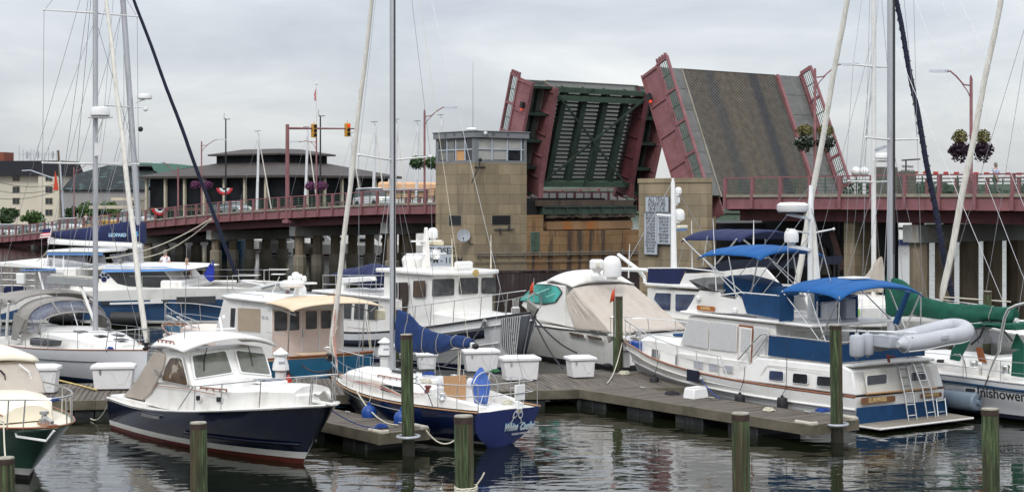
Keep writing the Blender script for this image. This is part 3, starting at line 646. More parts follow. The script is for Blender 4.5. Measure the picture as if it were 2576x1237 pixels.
for i in range(9):y=lerp(a.y,b_.y,i/8);mb.bx(-.4,-.31,y-.04,y+.04,b_.z+.12,a.z-.12)
mb.build('seat_beam',BGREEN,pr)
mb=MB();a=pz(612,820,-.3);b_=pz(1132,851,-.3);mb.bx(-1.2,-.3,a.y,b_.y,b_.z,a.z);mb.build('seat_slab',DARKCONC,pr)
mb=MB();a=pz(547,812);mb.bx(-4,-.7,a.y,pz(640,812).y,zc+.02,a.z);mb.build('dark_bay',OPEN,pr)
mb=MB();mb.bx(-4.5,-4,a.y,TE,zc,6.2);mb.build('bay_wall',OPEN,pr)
sg=W(*T('c',78,1152),112);sr=thing('notice_board','grey notice board lettered CLOSED and JULY 4 standing by the tower foot','sign',(sg.x,sg.y,0),BR.a*0+math.radians(-8))
hw=64*.4594/4000*112;
mb=MB();mb.bx(-hw,hw,-.04,.04,sg.z-1.05,sg.z+1.05);bd=mb.build('board',SIGNG,sr)
for i,s_ in enumerate(('CLOSED','12 PM - 11 PM','JULY 4')):text(s_,.62 if i!=1 else .56,(.05,-.05,sg.z+.68-.66*i),(1,0,0),(0,0,1),LETK,bd,bold=.012,sx=.9)
mb=MB();mb.bx(-hw-.06,hw+.06,.045,.12,sg.z-1.12,sg.z-1.04)
for x in(-hw+.2,hw-.2):mb.bx(x-.06,x+.06,.045,.15,-.5,sg.z+.9)
mb.build('stand',SIGNF,sr)
TR=-3.2
sa,sb=su(1607,TR),su(1778,TR)
rp=bthing('bascule_pier','tan masonry pier at the foot of the grated roadway leaf with three notice boards','bridge pier',0,0)
zt=BR.zat(sb,TR,447)
mb=MB();mb.bx(sa,sb,TR,-2.72,-.5,zt-.3);mb.bx(sa-.05,sb+.05,TR-.06,-2.7,zt-.3,zt);mb.bx(sa,sb-.4,-2.72,-2.0,-.5,5.0);mb.build('stone_block',BLOCK,rp)
s2,s3=su(2151,0),su(2178,0)
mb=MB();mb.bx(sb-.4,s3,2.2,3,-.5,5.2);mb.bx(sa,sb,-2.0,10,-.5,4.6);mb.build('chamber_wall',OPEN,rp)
mb=MB();mb.bx(s2,s3,-1.0,1.2,-.5,4.9);mb.build('stone_column',BLOCK,rp)
mb=MB();q0,q1=BR.py(*T('d',1120,990),1.2),BR.py(*T('d',1185,1200),1.2);mb.beam(q0,q1,.45,.12,up=(0,1,0));mb.build('leaning_plank',mat('brown_plank',(.13,.075,.06),.8,var=.3),rp)
mb=MB();P=[BR.py(*T('d',x,y),1.9)for x,y in((1035,1060),(1080,1080),(1120,1230),(1030,1230))];mb.prism(P,V(0,.1,0));mb.build('leaning_board',mat('dun_board',(.085,.07,.055),.85,var=.3),rp)
mb=MB()
for x in(1135,1160,1204):q=BR.py(*T('d',x,1000),1.6);mb.tube([V(q.x,1.6,-.3),V(q.x,1.6,5)],.08,6)
mb.build('pipe',mat('dark_pipe',(.07,.07,.075),.5),rp)
def notice(label,x0,y0,x1,y1,lines,size):
 a,b_=BR.py(*T('u',x0,y0),TR-.2),BR.py(*T('u',x1,y1),TR-.2);c0=(a+b_)/2;w_,h_=abs(b_.x-a.x),abs(a.z-b_.z)
 r=bthing('notice_board',label,'sign',c0 .x,TR-.2,'bridge opening time boards')
 mb=MB();mb.bx(-w_/2,w_/2,-.02,.02,c0 .z-h_/2,c0 .z+h_/2);bd=mb.build('board',SIGNG,r)
 mb=MB();mb.bx(-w_/2-.05,w_/2+.05,.02,.08,c0 .z-h_/2-.05,c0 .z+h_/2+.05);mb.bx(-.1,.1,.08,.2,c0 .z-h_/2,c0 .z+h_/2);mb.build('backing',SIGNF,r)
 n=len(lines)
 for i,s_ in enumerate(lines):
  text(s_,size,(0,-.025,c0 .z+h_/2-h_*(i+.5)/n*.96-.02),(1,0,0),(0,0,1),LETK,bd,bold=.0,sx=min(1.0,w_*.86/(len(s_)*size*.62)))
notice('wide upper board reading ALL YEAR on the masonry pier',225,262,503,447,['ALL YEAR','SAT SUN & HOL OPENS','ON HR & 1/2 HR'],.42)
notice('tall left board of summer opening hours on the masonry pier',210,462,363,970,['MAY 1 TO OCT 31','MON-FRI EXC HOL','CLOSED 7:30 AM','TO 9:00 AM','AND 4:30 PM','TO 7:30 PM','OPENS 6:00 PM','AND 7:00 PM','IF BOATS WAIT','OPENS ON HOUR','AND 1/2 HOUR','9:00 AM-4:30 PM','7:30 PM-7:30 AM'],.25)
notice('shorter right board of winter opening hours on the masonry pier',369,462,528,843,['NOV 1 TO APR 30','MON-FRI EXC HOL','CLOSED 7:30 AM','TO 9:00 AM','AND 4:30 PM','TO 6:00 PM','OPENS ON SIGNAL','9:00 AM TO 4:30 PM','6:00 PM TO 7:30 AM'],.25)
def leaf(name,label,s,z,ang,sgn,LN):
 r=thing(name,label,'bridge leaf')
 c,q=math.cos(ang),math.sin(ang)
 if sgn>0:R=Matrix(((-c,0,q),(0,-1,0),(q,0,c)))
 else:R=Matrix(((c,0,-q),(0,1,0),(q,0,c)))
 M=BR.M@Matrix.Translation((s,0,z))@R.to_4x4();r.matrix_world=M;k=-1 if sgn>0 else 1
 T0,T1_,TA,TB=-2.6,11.3,-.3,8.8
 def B(x0,x1,t0,t1,h0,h1,mb):mb.bx(x0,x1,min(k*t0,k*t1),max(k*t0,k*t1),h0,h1)
 mb=MB();B(0,LN,TA,TB,-.12,0,mb)if sgn>0 else None
 if sgn>0:mb.build('road_grating',GRATE,r)
 WALK=mat('grey_walk_plates',(.145,.145,.14),.75,var=.2,scale=1.2,dirt=(.09,.09,.085),dscale=.8)
 for t0,t1 in((T0+.1,TA-.12),(TB+.25,T1_-.1)):
  mb=MB();n=6
  for i in range(n):
   for j in range(2):
    B(LN*i/n+.012,LN*(i+1)/n-.012,lerp(t0,t1,j/2)+.012,lerp(t0,t1,(j+1)/2)-.012,-.05,.12,mb)
  mb.build('walkway_plates',WALK,r)
 mb=MB();B(-.1,LN,TB,TB+.24,-.1,.22,mb);mb.build('curb',BRIDGE,r)
 mb=MB();B(-.1,LN,TA-.12,TA,-.1,.18,mb);mb.build('curb',CONC,r)
 mb=MB();B(LN,LN+.06,TA,TB,-.25,.02,mb);mb.build('end_plate',mat('dark_steel',(.06,.055,.05),.6),r)
 for t in(T0,T1_):
  g=MB();B(-.4,LN+.1,t-.04,t+.04,-1.35,.2,g);B(-.4,LN+.1,t-.14,t+.14,-1.41,-1.35,g);B(-.4,LN+.1,t-.14,t+.14,.2,.26,g)
  for i in range(5):x=lerp(.2,LN-.1,i/4);B(x-.04,x+.04,t-.12,t+.12,-1.35,.2,g)
  gd=g.build('fascia_girder',BRIDGE,r)
  f=MB();sg_=1
  x0,x1=.35,LN+.25
  B(x0,x1,t-.10,t+.10,1.22,1.34,f);B(x0,x1,t-.05,t+.05,.34,.42,f)
  for i in range(5):
   x=lerp(x0+.1,x1-.1,i/4);w_=.13 if i in(0,4)else .09;B(x-w_,x+w_,t-.08,t+.08,.26,1.22,f)
  rf=f.build('railing',BRIDGE,gd)
  f=MB()
  for h in(.55,.72,.89,1.06):B(x0,x1,t-.02,t+.02,h-.02,h+.02,f)
  for i in range(4):x=lerp(x0+.1,x1-.1,(i+.5)/4);B(x-.03,x+.03,t-.03,t+.03,.42,1.22,f)
  f.build('rail_bars',BGREENL,rf)
 for t in(TA,TB):
  g=MB();a,b2=-1.6,-1.35
  xs=(-1.2 if sgn>0 else .42,1.5,LN-.2);hs=(-2.0,-1.75,-1.35)
  for i in range(2):
   x0,x1=xs[i],xs[i+1];h0,h1=hs[i],hs[i+1]
   for(ta,tb,q0,q1)in((t-.04,t+.04,0,0),):
    g.hexa([(x0,k*ta,h0),(x1,k*ta,h1),(x1,k*tb,h1),(x0,k*tb,h0),(x0,k*ta,-.12),(x1,k*ta,-.12),(x1,k*tb,-.12),(x0,k*tb,-.12)])
   g.hexa([(x0,k*(t-.22),h0-.06),(x1,k*(t-.22),h1-.06),(x1,k*(t+.22),h1-.06),(x0,k*(t+.22),h0-.06),(x0,k*(t-.22),h0),(x1,k*(t-.22),h1),(x1,k*(t+.22),h1),(x0,k*(t+.22),h0)])
  for i in range(6):x=lerp(.2,LN-.6,i/5);B(x-.04,x+.04,t-.17,t+.17,-1.3,-.12,g)
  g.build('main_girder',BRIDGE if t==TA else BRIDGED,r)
 g=MB()
 st_=-.6 if sgn>0 else .95
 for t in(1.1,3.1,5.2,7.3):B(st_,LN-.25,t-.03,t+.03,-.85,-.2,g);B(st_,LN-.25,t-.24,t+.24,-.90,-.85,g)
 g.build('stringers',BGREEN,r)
 g=MB();n=24
 for i in range(n):x=lerp(1.1,LN-.6,i/(n-1));B(x-.055,x+.055,TA+.1,TB-.1,-.36,-.22,g)
 g.build('deck_bars',mat('dark_green_bars',(.03,.045,.035),.7,var=.3),r)
 if sgn<0:
  g=MB();B(1.0,LN,TA,TB,-.12,0,g);g.build('road_grating',mat('skylit_grating_underside',(.36,.355,.33),.7,var=.45,scale=9,stretch=(1.6,1,1),alpha=.62),r)  # pale base colour stands in for skylight coming through the open grating
 for x,hh in((LN-.35,-1.1),(LN-.95,-1.25),(1.35,-1.5))+(((.2,-1.6),)if sgn>0 else()):
  g=MB();B(x-.03,x+.03,TA,TB,hh,-.25,g);B(x-.2,x+.2,TA,TB,hh-.05,hh,g);g.build('floor_beam',BGREENL,r)
 g=MB();z0,z1=-1.38,-1.42
 g.beam((1.2,k*(TA+.2),z0),(LN-.7,k*(TB-.2),z0),.16,.1,up=(0,0,1));g.beam((1.2,k*(TB-.2),z1-.1),(LN-.7,k*(TA+.2),z1-.1),.16,.1,up=(0,0,1))
 g.beam((1.2,k*4.1,z1-.2),(4.2,k*4.1,z1-.2),.12,.1,up=(0,0,1))
 g.build('cross_bracing',BGREEN,r)
 for t0,t1,tt in((T0,TA,(T0+.8,T0+1.5)),(TB,T1_,(TB+1,TB+1.8))):
  g=MB()
  for i in range(5):x=lerp(.4,LN-.3,i/4);B(x-.03,x+.03,t0,t1,-.9,-.12,g);B(x-.1,x+.1,t0,t1,-.95,-.9,g)
  for q_ in tt:B(.2,LN-.2,q_-.05,q_+.05,-.45,-.12,g)
  g.build('walkway_brackets',BGREEN,r)
 LR=mat('red_signal_lens',(.6,.05,.02),.3);LR.node_tree.nodes['Principled BSDF'].inputs['Emission Color'].default_value=(1,.10,.03,1);LR.node_tree.nodes['Principled BSDF'].inputs['Emission Strength'].default_value=.45
 for t in(T0-.3,)if sgn<0 else(T0-.3,):
  g=MB();B(LN-1.9,LN-1.45,t-.12,t+.12,-1.2,-.9,g);h=g.build('signal_lamp',BLACK,r)
  g=MB();g.ball((LN-2.0,k*t,-1.05),.11,10,8);g.build('red_lens',LR,h)
 g=MB()
 for t in(T0,):
  for i in range(4):B(LN+.25,LN+.45,t-.1,t+.1,.3+i*.28,.42+i*.28,g)
 g.build('edge_teeth',BRIDGE,r)
 return r
qb=BR.py(*T('d',490,750),-.3);qt=BR.py(*T('d',290,105),-.3)
angr=math.atan2(qt.z-qb.z,qb.x-qt.x);LNR=math.hypot(qt.z-qb.z,qb.x-qt.x)
leaf('roadway_leaf','raised roadway leaf showing its brown grated road surface, pink railings each side',qb.x+.3,qb.z-.6,angr,1,LNR+.65)
qb=BR.py(*T('c',600,805),-.3);qt=BR.py(*T('c',718,205),-.3)
angl=math.atan2(qt.z-qb.z,qt.x-qb.x)
leaf('roadway_leaf','raised roadway leaf showing its dark green underside with crossed bracing',qb.x-1.55,qb.z+.15,angl,-1,math.hypot(qt.z-qb.z,qt.x-qb.x)+.45)
pr2=bthing('barrier_fence','row of white panels between maroon posts seen under the green leaf','fence',SB-8,6)
mb=MB();mbp=MB();pts=[BR.px(*T('c',x,805),SB-5)for x in(612,1045)]
for i in range(5):
 a=lerp(pts[0].y,pts[1].y,i/4.6)-6
 m1=MB();m1 .bx(2.9,3,a+.25,a+1.85,5.55,6.6);m1 .build('white_panel',PLAST,pr2);m2=MB();m2 .bx(2.85,3.05,a-.02,a+.18,5.2,6.75);m2 .bx(2.87,3.03,a+1.0,a+1.1,5.2,6.7);m2 .build('post',BRIDGE,pr2)
mb.bx(2.9,3.0,pts[0].y-6,pts[1].y-6,6.6,6.72);mb.build('top_rail',BRIDGE,pr2)
a,b_=G(1252,746),G(1610,742);fr=Fr((a.x,a.y),(b_.x,b_.y))
r=thing('timber_fender','dark vertical plank fender wall at the foot of the bridge pier','fender wall',(a.x,a.y,0),fr.a)
ztop=EYE-(684-VH)/FPX*a.y
n=int(fr.L/.28);mb=MB()
for i in range(n):x=i*.28;mb.bx(x+.006,x+.274,rnd.uniform(-.02,.02),.12,-.4,ztop+rnd.uniform(-.04,.02))
mb.build('planks',DARKW,r)
mb=MB();mb.bx(-.1,fr.L,.12,.4,ztop-.5,ztop-.15);mb.bx(-.1,fr.L,-.08,.4,ztop+.02,ztop+.1);mb.build('waler',DARKW,r)
for i in range(6):x=lerp(.1,fr.L-.1,i/5);mb=MB();mb.tube([(x,.55,-.5),(x,.55,ztop+.1)],.16,10);mb.build('post',DARKW,r)
def flower_basket(c,kind):
 r=MB();rr=random.Random(hash(kind)%97 if False else len(kind)*7)
 return r
LEAFD=mat('dark_foliage',(.018,.030,.014),.7,var=.5,scale=8);LEAFG=mat('basket_foliage',(.05,.11,.03),.7,var=.5,scale=8)
LEAFO=mat('ochre_grass_plume',(.12,.11,.035),.8,var=.5,scale=8);PURP=mat('purple_petals',(.17,.05,.13),.8,var=.4,scale=9);DPURP=mat('dark_purple_leaves',(.030,.012,.025),.8,var=.5,scale=9);WHP=mat('white_petals',(.5,.55,.48),.8,var=.3,scale=9)
def leaves(c,rad,n,size,m,name,parent,seed=1,flat=.75,core=True):
 rr=random.Random(seed);mb=MB()
 for i in range(n):
  th,ph=rr.uniform(0,6.283),math.acos(rr.uniform(-1,1));q=rr.uniform(.55,1.05)
  p=V(c[0]+rad[0]*q*math.sin(ph)*math.cos(th),c[1]+rad[1]*q*math.sin(ph)*math.sin(th),c[2]+rad[2]*q*math.cos(ph))
  d=V(rr.uniform(-1,1),rr.uniform(-1,1),rr.uniform(-1,1)).normalized();e=d.orthogonal().normalized();s=size*rr.uniform(.6,1.3)
  mb.add([p-d*s,p+e*s*.5,p+d*s,p-e*s*.5],[(0,1,2,3)])
 return mb.build(name,m,parent,smooth=0)
def street_lamp(u,vtop,t,armu,armv,basket,label,s=None):
 s=su(u,t)if s is None else s;r=bthing('street_lamp',label,'street lamp',s,t,'maroon street lamps along the bridge')
 z0=zd(s);zt=BR.zat(s,t,vtop);Yw=BR.world((s,t,0)).y
 mb=MB();mb.lathe((0,0,z0-.1),[(.14,0),(.14,.5),(.09,.6),(.085,zt-z0-.1),(.06,zt-z0+.1)],10);mb.build('pole',BRIDGE,r)
 L_=(armu-u)/FPX*Yw;za=BR.zat(s,t,armv);ca,sa_=math.cos(-BR.a),math.sin(-BR.a)
 def wl(x,z):return V(x*ca,x*sa_,z)
 mb=MB();mb.tube([wl(0,zt-.55),wl(L_*.25,zt-.5),wl(L_*.5,(zt-.5+za)/2+.1),wl(L_*.7,za+.02),wl(L_*.85,za)],.045,6);mb.tube([wl(0,zt-1.3),wl(L_*.12,zt-.85),wl(L_*.3,zt-.45)],.03,5);mb.build('arm',BRIDGE,r)
 mb=MB();k=1 if L_>0 else-1;mb.loft([[wl(L_*.78+a*k,0)+V(0,0,za)+V(0,y,z)for y,z in((-w_,-.05),(w_,-.05),(w_*.7,.1),(-w_*.7,.1))]for a,w_ in((0,.08),(.25,.17),(.8,.17),(1.0,.06))]);mb.build('lamp_head',SIGNG,r)
 if basket:
  k,bz,dx=basket;zb=BR.zat(s,t,bz)
  for sg_ in(-1,1):
   c=wl(sg_*dx,0)+V(0,0,zb)
   nm=bpy.data.objects.new('x',None);bpy.data.objects.remove(nm)
   mb=MB();mb.tube([wl(0,zb+.5),wl(sg_*dx,zb+.5),wl(sg_*dx,zb)],.02,5);mb.lathe(c+V(0,0,-.45),[(.08,0),(.3,.15),(.42,.4),(.40,.41)],12)
   q=mb.build('flower_basket',DPURP if k!='green' else LEAFD,r)
   if k=='purple':leaves(c,(.62,.62,.48),420,.09,PURP,'blossom',q,3)
   elif k=='plume':
    leaves(c+V(0,0,-.62),(.42,.42,.34),130,.09,DPURP,'trailing_stems',q,6);leaves(c+V(0,0,-.25),(.60,.60,.42),420,.10,DPURP,'trailing_leaves',q,3);leaves(c+V(0,0,.42),(.42,.42,.42),330,.09,LEAFO,'plume',q,4)
   elif k=='mixed':
    leaves(c+V(0,0,-.62),(.45,.45,.30),120,.09,LEAFD,'trailing_stems',q,6);leaves(c+V(0,0,-.3),(.62,.62,.38),420,.10,LEAFD,'trailing_leaves',q,3);leaves(c+V(0,0,-.15),(.56,.56,.3),130,.08,WHP,'blossom',q,9);leaves(c+V(0,0,.38),(.50,.50,.38),380,.09,LEAFO,'plume',q,4)
   else:
    leaves(c,(.62,.62,.5),420,.10,LEAFG,'foliage',q,3);leaves(c+V(0,0,-.2),(.6,.6,.4),180,.09,LEAFD,'trailing_leaves',q,5)
 return r
street_lamp(2050,172,-2.2,2137,163,('mixed',345,.62),'maroon street lamp with green and white baskets before the raised leaf')
street_lamp(2443,190,-2.2,2368,180,('plume',365,.62),'maroon street lamp with plumed dark baskets above the right span')
street_lamp(1068,276,-2.2,1134,271,('green',408,.62),'maroon street lamp with leafy green baskets left of the control tower')
street_lamp(796,345,10.8,742,357,('purple',468,.62),'maroon street lamp with purple petunia baskets before the hall')
street_lamp(507,355,10.8,560,352,('purple',465,.72),'maroon street lamp with purple basket behind the navy furled sail')
street_lamp(448,418,-2.2,400,410,None,'maroon street lamp without baskets near the dark glazed hall')
street_lamp(186,420,10.8,232,414,None,'leftmost maroon street lamp beside the white apartment block')
s=su(729,-2.3);ts=bthing('traffic_signal','maroon mast arm over the bridge road with two yellow signal heads','traffic signal',s,-2.3)
z0,zt,za=zd(s)-1.0,BR.zat(s,-2.3,313),BR.zat(s,-2.3,323)
mb=MB();mb.lathe((0,-.25,z0),[(.22,0),(.2,1),(.17,zt-z0)],10);mb.bx(-.5,.5,-.5,.2,z0-.3,z0);mb.build('pole',BRIDGE,ts)
mb=MB();mb.tube([(0,-.25,za),(0,7.0,za+.15)],[.11,.06],8);mb.build('mast_arm',BRIDGE,ts)
YEL=mat('signal_yellow',(.55,.28,.03),.5);LR2=MATS['red_signal_lens']
for i,(u,v)in enumerate((T('z',790,329),T('z',874,327))):
 y=BR.px(u,v,s).y+2.3;zq=BR.px(u,v,s).z
 mb=MB();mb.bx(-.2,.2,y-.22,y+.22,zq-.62,zq+.62);mb.tube([(0,y,zq+.6),(0,y,zq+.9)],.03,5);h=mb.build('signal_head',YEL,ts,bevel=.04)
 for j in range(3):
  mb=MB();mb.lathe((.2,y,zq+.4-.4*j),[(.15,0),(.15,.12),(.13,.12),(.13,.02),(.001,.02)],12,(1,0,0));mb.build('signal_lens',LR2 if(j==0 and i==1)else BLACK,h)
def tr(F,k,xy,y=None,x=None,z=None,P=None,N=None):
 out=[]
 for i in range(0,len(xy),2):
  u,v=T(k,xy[i],xy[i+1])
  out.append(F.py(u,v,y)if y is not None else F.px(u,v,x)if x is not None else F.pz(u,v,z)if z is not None else F.pick(u,v,P,N))
 return out
def boat(F,name,label,cat,group=None):return thing(name,label,cat,(F.o.x,F.o.y,0),F.a,group)
def win(root,F,k,xy,y=None,m=None,r=.06,fm=None,x=None,P=None,N=None,name='window',fw_=.03):
 pts=tr(F,k,xy,y=y,x=x,P=P,N=N);n=N if N is not None else((0,1 if y>0 else-1,0)if y is not None else(1 if x>1e9 else-1,0,0))
 return window(root,pts,n,m or GLASS,fm=fm,r=r,fw_=fw_,name=name)
def rails(root,H,p0,p1,h,ps,inset=.06,r=.014,arch=.035,mid=False,sides=(1,-1),name='guard_rail',end=True,m=None,hb=None):
 m=m or STEEL
 for sd_ in sides:
  mb=MB();pts=[H.edge(p0,sd_,inset,0)];n=30
  for i in range(n+1):
   p=lerp(p0+arch,p1,i/n);hh=h if hb is None else lerp(h,hb,i/n);pts.append(H.edge(p,sd_,inset,hh))
  if not end:pts.append(H.edge(p1,sd_,inset,0))
  mb.tube(pts,r,6);ra=mb.build(name,m,root)
  if mid:
   mb=MB();mb.tube([H.edge(lerp(p0+arch*.5,p1,i/n),sd_,inset,(h if hb is None else lerp(h,hb,i/n))*.5)for i in range(n+1)],r*.6,5);mb.build('lower_rail',m,ra)
  for p in ps:
   mb=MB();hh=h if hb is None else lerp(h,hb,(p-p0)/(p1-p0));mb.tube([H.edge(p-.006,sd_,inset,-.03),H.edge(p,sd_,inset,hh)],r*.9,5);mb.build('stanchion',m,ra)
def tubepart(root,pts,r,m,name,n=6):mb=MB();mb.tube(pts,r,n);return mb.build(name,m,root)
def boxpart(root,x0,x1,y0,y1,z0,z1,m,name,bevel=.02):mb=MB();mb.bx(x0,x1,y0,y1,z0,z1);return mb.build(name,m,root,bevel=bevel)
def radar_dome(root,c,r,h,m=None):
 mb=MB();mb.lathe(c,[(r*.85,0),(r,h*.15),(r,h*.6),(r*.9,h*.92),(r*.6,h),(.01,h*1.02)],20);return mb.build('radar_dome',m or PLAST,root)
def sat_dome(root,c,r,h):
 mb=MB();mb.lathe(c,[(r*.55,0),(r*.6,h*.12),(r*.95,h*.14),(r,h*.3),(r,h*.6),(r*.93,h*.75),(r*.75,h*.9),(r*.4,h*.98),(.01,h)],18);return mb.build('antenna_dome',PLAST,root)
def whip(root,a,b,r=.02,m=None):return tubepart(root,[a,fw(a).lerp(fw(b),.25),b],[r,r*.8,r*.4],m or PLAST,'whip_antenna',5)
def mast(root,x,z0,z1,r=.10,m=None,y=0,rake=0,sq=.7,slot=True):
 mb=MB();mb.tube([(x-rake*t,y,lerp(z0,z1,t))for t in(0,.25,.5,.75,1)],r,12,sq=1);ms=mb.build('mast',m or ALU,root,smooth=30)
 if slot:
  mb=MB();mb.tube([(x-r-.0-rake*t,y,lerp(z0+1.2,z1,t))for t in(0,1)],.022,4);mb.build('sail_track_shadow',BLACK,ms)  # track strip coloured black to stand in for its shadow on the mast
 return ms
def spreaders(root,ms,x,z,hw,sweep=.15,rise=.0,m=None,r=.028):
 for s_ in(1,-1):
  mb=MB();mb.tube([(x,0,z),(x-sweep,s_*hw,z+rise)],[r*1.2,r*.8],6);mb.ball((x-sweep,s_*hw,z+rise),.045,8,6);mb.build('spreader',m or ALUW,ms)
def wires(root,segs,r=.0075,m=None,name='shroud'):
 for a,b in segs:tubepart(root,[a,b],r,m or WIRE,name,4)
def furled(root,a,b,r0,r1,m,name='furled_headsail',twist=True,mtw=None):
 a,b=fw(a),fw(b);mb=MB();n=60;rings=[];d=(b-a).normalized();X=d.orthogonal().normalized();Y=d.cross(X);rr=random.Random(5)
 for i in range(n+1):
  t=i/n;r=lerp(r0,r1,t)*min(1,.45+t*22,.5+(1-t)*16);c=a.lerp(b,t);k=10;ph=t*26
  rings.append([c+(X*math.cos(2*math.pi*j/k)+Y*math.sin(2*math.pi*j/k))*r*(1+.16*math.cos(2*math.pi*j/k-ph)+rr.uniform(-.05,.05))for j in range(k)])
 mb.loft(rings);f=mb.build(name,m,root,smooth=60)
 if mtw:
  mb=MB();P=[]
  for i in range(300):t=i/299;r=lerp(r0,r1,t)*1.18;ph=t*math.pi*2*mtw[1];P.append(a.lerp(b,t)+(X*math.cos(ph)+Y*math.sin(ph))*r)
  mb.tube(P,.02,4);mb.build('sheet_wrap',mtw[0],f)
 mb=MB();mb.lathe(a-d*.12,[(.05,-.1),(.13,-.08),(.13,-.04),(.07,-.03),(.07,.05),(.13,.06),(.13,.1)],12,d);mb.build('furling_drum',BLACK,f)
 return f
def sailcover(root,F,k,prof,y,th,m,name='sail_cover',wr=.03,ties=(),seed=2):
 """prof: (x, top, bottom) pixels in tile k, traced on the plane y"""
 P=[]
 for x,a,b in prof:
  q,w_=tr(F,k,(x,a,x,b),y=y);P.append((q,w_))
 tt=list(range(len(P)));n=46;rings=[]
 for i in range(n+1):
  s_=i/n*(len(P)-1);X=interp([(j,P[j][0].x)for j in tt],s_);zt=interp([(j,P[j][0].z)for j in tt],s_);zb=interp([(j,P[j][1].z)for j in tt],s_)
  h=zt-zb;ring=[];K=18
  for j in range(K):
   a=2*math.pi*j/K;w_=th*(.55+.45*(.5-.5*math.sin(a))if True else 1)
   pt=V(X,y+math.cos(a)*w_,(zt+zb)/2+math.sin(a)*h/2)
   q=noise.noise(V(pt.x*2.2+seed,pt.z*3.5,math.cos(a)*1.2+seed))+.6*noise.noise(V(pt.x*6,pt.z*7+pt.x*3,math.cos(a)*2))
   pt.y+=q*wr*1.6*(1 if math.cos(a)>0 else-1)*abs(math.cos(a))+0;pt.z+=q*wr*.8
   ring.append(pt)
  rings.append(ring)
 mb=MB();mb.loft(rings);o=mb.build(name,m,root,smooth=60)
 for t in ties:
  i=int(t*n);r=rings[i];c=sum(r,V(0,0,0))/len(r);mb=MB();mb.tube([c+(p-c)*1.03 for p in r]+[c+(r[0]-c)*1.03],.014,4);mb.build('tie',GREYC,o)
 return o
def bimini(root,F,x0,x1,hw,z0,z1,m,name='awning',camber=.16,droop=.10,sagx=0.0,hw1=None,mid=0.0,thick=.03,wr=.012):
 hw1=hw1 or hw;rows=[];NX,NY=20,16
 for i in range(NX+1):
  t=i/NX;x=lerp(x0,x1,t);w_=lerp(hw,hw1,t);z=lerp(z0,z1,t)+mid*math.sin(math.pi*t)
  r=[]
  for j in range(NY+1):
   s_=-1+2*j/NY;e_=abs(s_)**6;ex=(abs(2*t-1))**10
   q=noise.noise(V(x*1.8,s_*3,4.2))*wr
   r.append(V(x,s_*w_,z+camber*(1-s_*s_)-droop*e_-droop*.6*ex+q))
  rows.append(r)
 mb=MB();mb.grid(rows);o=mb.build(name,m,root,smooth=60,solid=thick)
 for i in(5,10,15):mb=MB();mb.tube([p+V(0,0,thick/2+.002)for p in rows[i]],.010,4);mb.build('seam',m,o)
 return o
def fender(root,c,r,h,m,name='fender',ax=(0,0,1),ln=None,flat=False):
 mb=MB();c=fw(c);prof=[(r*.25,-h/2-.05),(r*.3,-h/2),(r*.85,-h/2+.02),(r,-h/2+.07),(r,h/2-.07),(r*.85,h/2-.02),(r*.3,h/2),(r*.25,h/2+.05)]
 mb.lathe(c,prof,16,ax);return mb.build(name,m,root)
def text_on(root,F,s_,size,k,x,y,m,plane_y=None,P=None,N=None,X=(1,0,0),U=(0,0,1),**kw):
 q=tr(F,k,(x,y),y=plane_y,P=P,N=N)[0]
 return text(s_,size,q,X,U,m,root,**kw)
F=Fr((-9.96,44.2),(-4.19,36.6));A=boat(F,'motor_launch','glossy navy blue hulled launch with white cabin and tan canvas in the left foreground','motor boat')
H=Hull(F,F.L,1.5,1.36,-1,[T('h',905,485),T('h',1100,545),T('h',1300,572),T('h',1560,588),T('h',1828,590),T('j',300,640),T('j',600,620),T('j',900,608),T('j',1180,600),T('j',1395,597)],pm=.42,e=2.9,q=.72,rb=1.25,wl=.93,wb=.22,flare=1.7,zk=-.55)
bt=lambda p:.26+.28*p**3
def hz(p):return H.zs(p)
H.build(A,[('s',0,0),('s',-.055,1),('f',.8,1),('f',.6,1),('f',.45,1),('z',lambda p:.22+.08*p,2),('z',lambda p:.09+.04*p,3),('z',-.12,3),('z',-.5,3)],[GEL,NAVY,BOOT,RED],NONSKID)
H.cap(A,GEL,.03,name='rub_rail')
H.stripe(A,NAVY,lambda p:.42+.1*p,lambda p:.36+.1*p,'spray_strake',.55,.985,out=.05)
def trunk(root,secs,name,m,cr=.10,bevel=.02):
 """secs: (x, half width, z foot, z top)"""
 mb=MB();mb.loft([[(x,-h,zf),(x,-h*.96,zt-.05),(x,-h*.88,zt),(x,-h*.5,zt+cr*.75),(x,0,zt+cr),(x,h*.5,zt+cr*.75),(x,h*.88,zt),(x,h*.96,zt-.05),(x,h,zf)]for x,h,zf,zt in secs],closed=True);return mb.build(name,m,root,smooth=25)
trunk(A,[(2.0,1.16,.85,1.40),(3.0,1.18,.85,1.52),(4.6,1.18,.9,1.60),(5.6,1.14,1.0,1.60),(6.6,1.02,1.1,1.64),(7.4,.90,1.15,1.72),(8.3,.66,1.25,1.78),(8.75,.50,1.35,1.80)],'trunk_cabin',GEL)
boxpart(A,8.66,8.84,-.47,.47,1.38,1.72,GEL,'trunk_front',.05)
cabin(A,[(2.75,1.45,1.17),(2.95,2.38,1.12),(4.28,2.40,1.10),(4.78,1.56,1.16)],'wheelhouse',GEL,bevel=.05)
mb=MB();rows=[]
for i in range(13):
 t=i/12;x=lerp(2.75,4.62,t)
 rows.append([V(x+(-.22*(1-s_*s_)if i==0 else .28*(1-s_*s_)*(t**2)),s_*1.32,2.42+.30*(1-s_*s_)**.8+.06*math.sin(math.pi*t))for s_ in[j/8-1 for j in range(17)]])
mb.grid(rows);mb.build('roof',GEL,A,smooth=60,solid=.06)
PN=V(.84,0,.5).normalized();PP=(4.80,0,1.57)
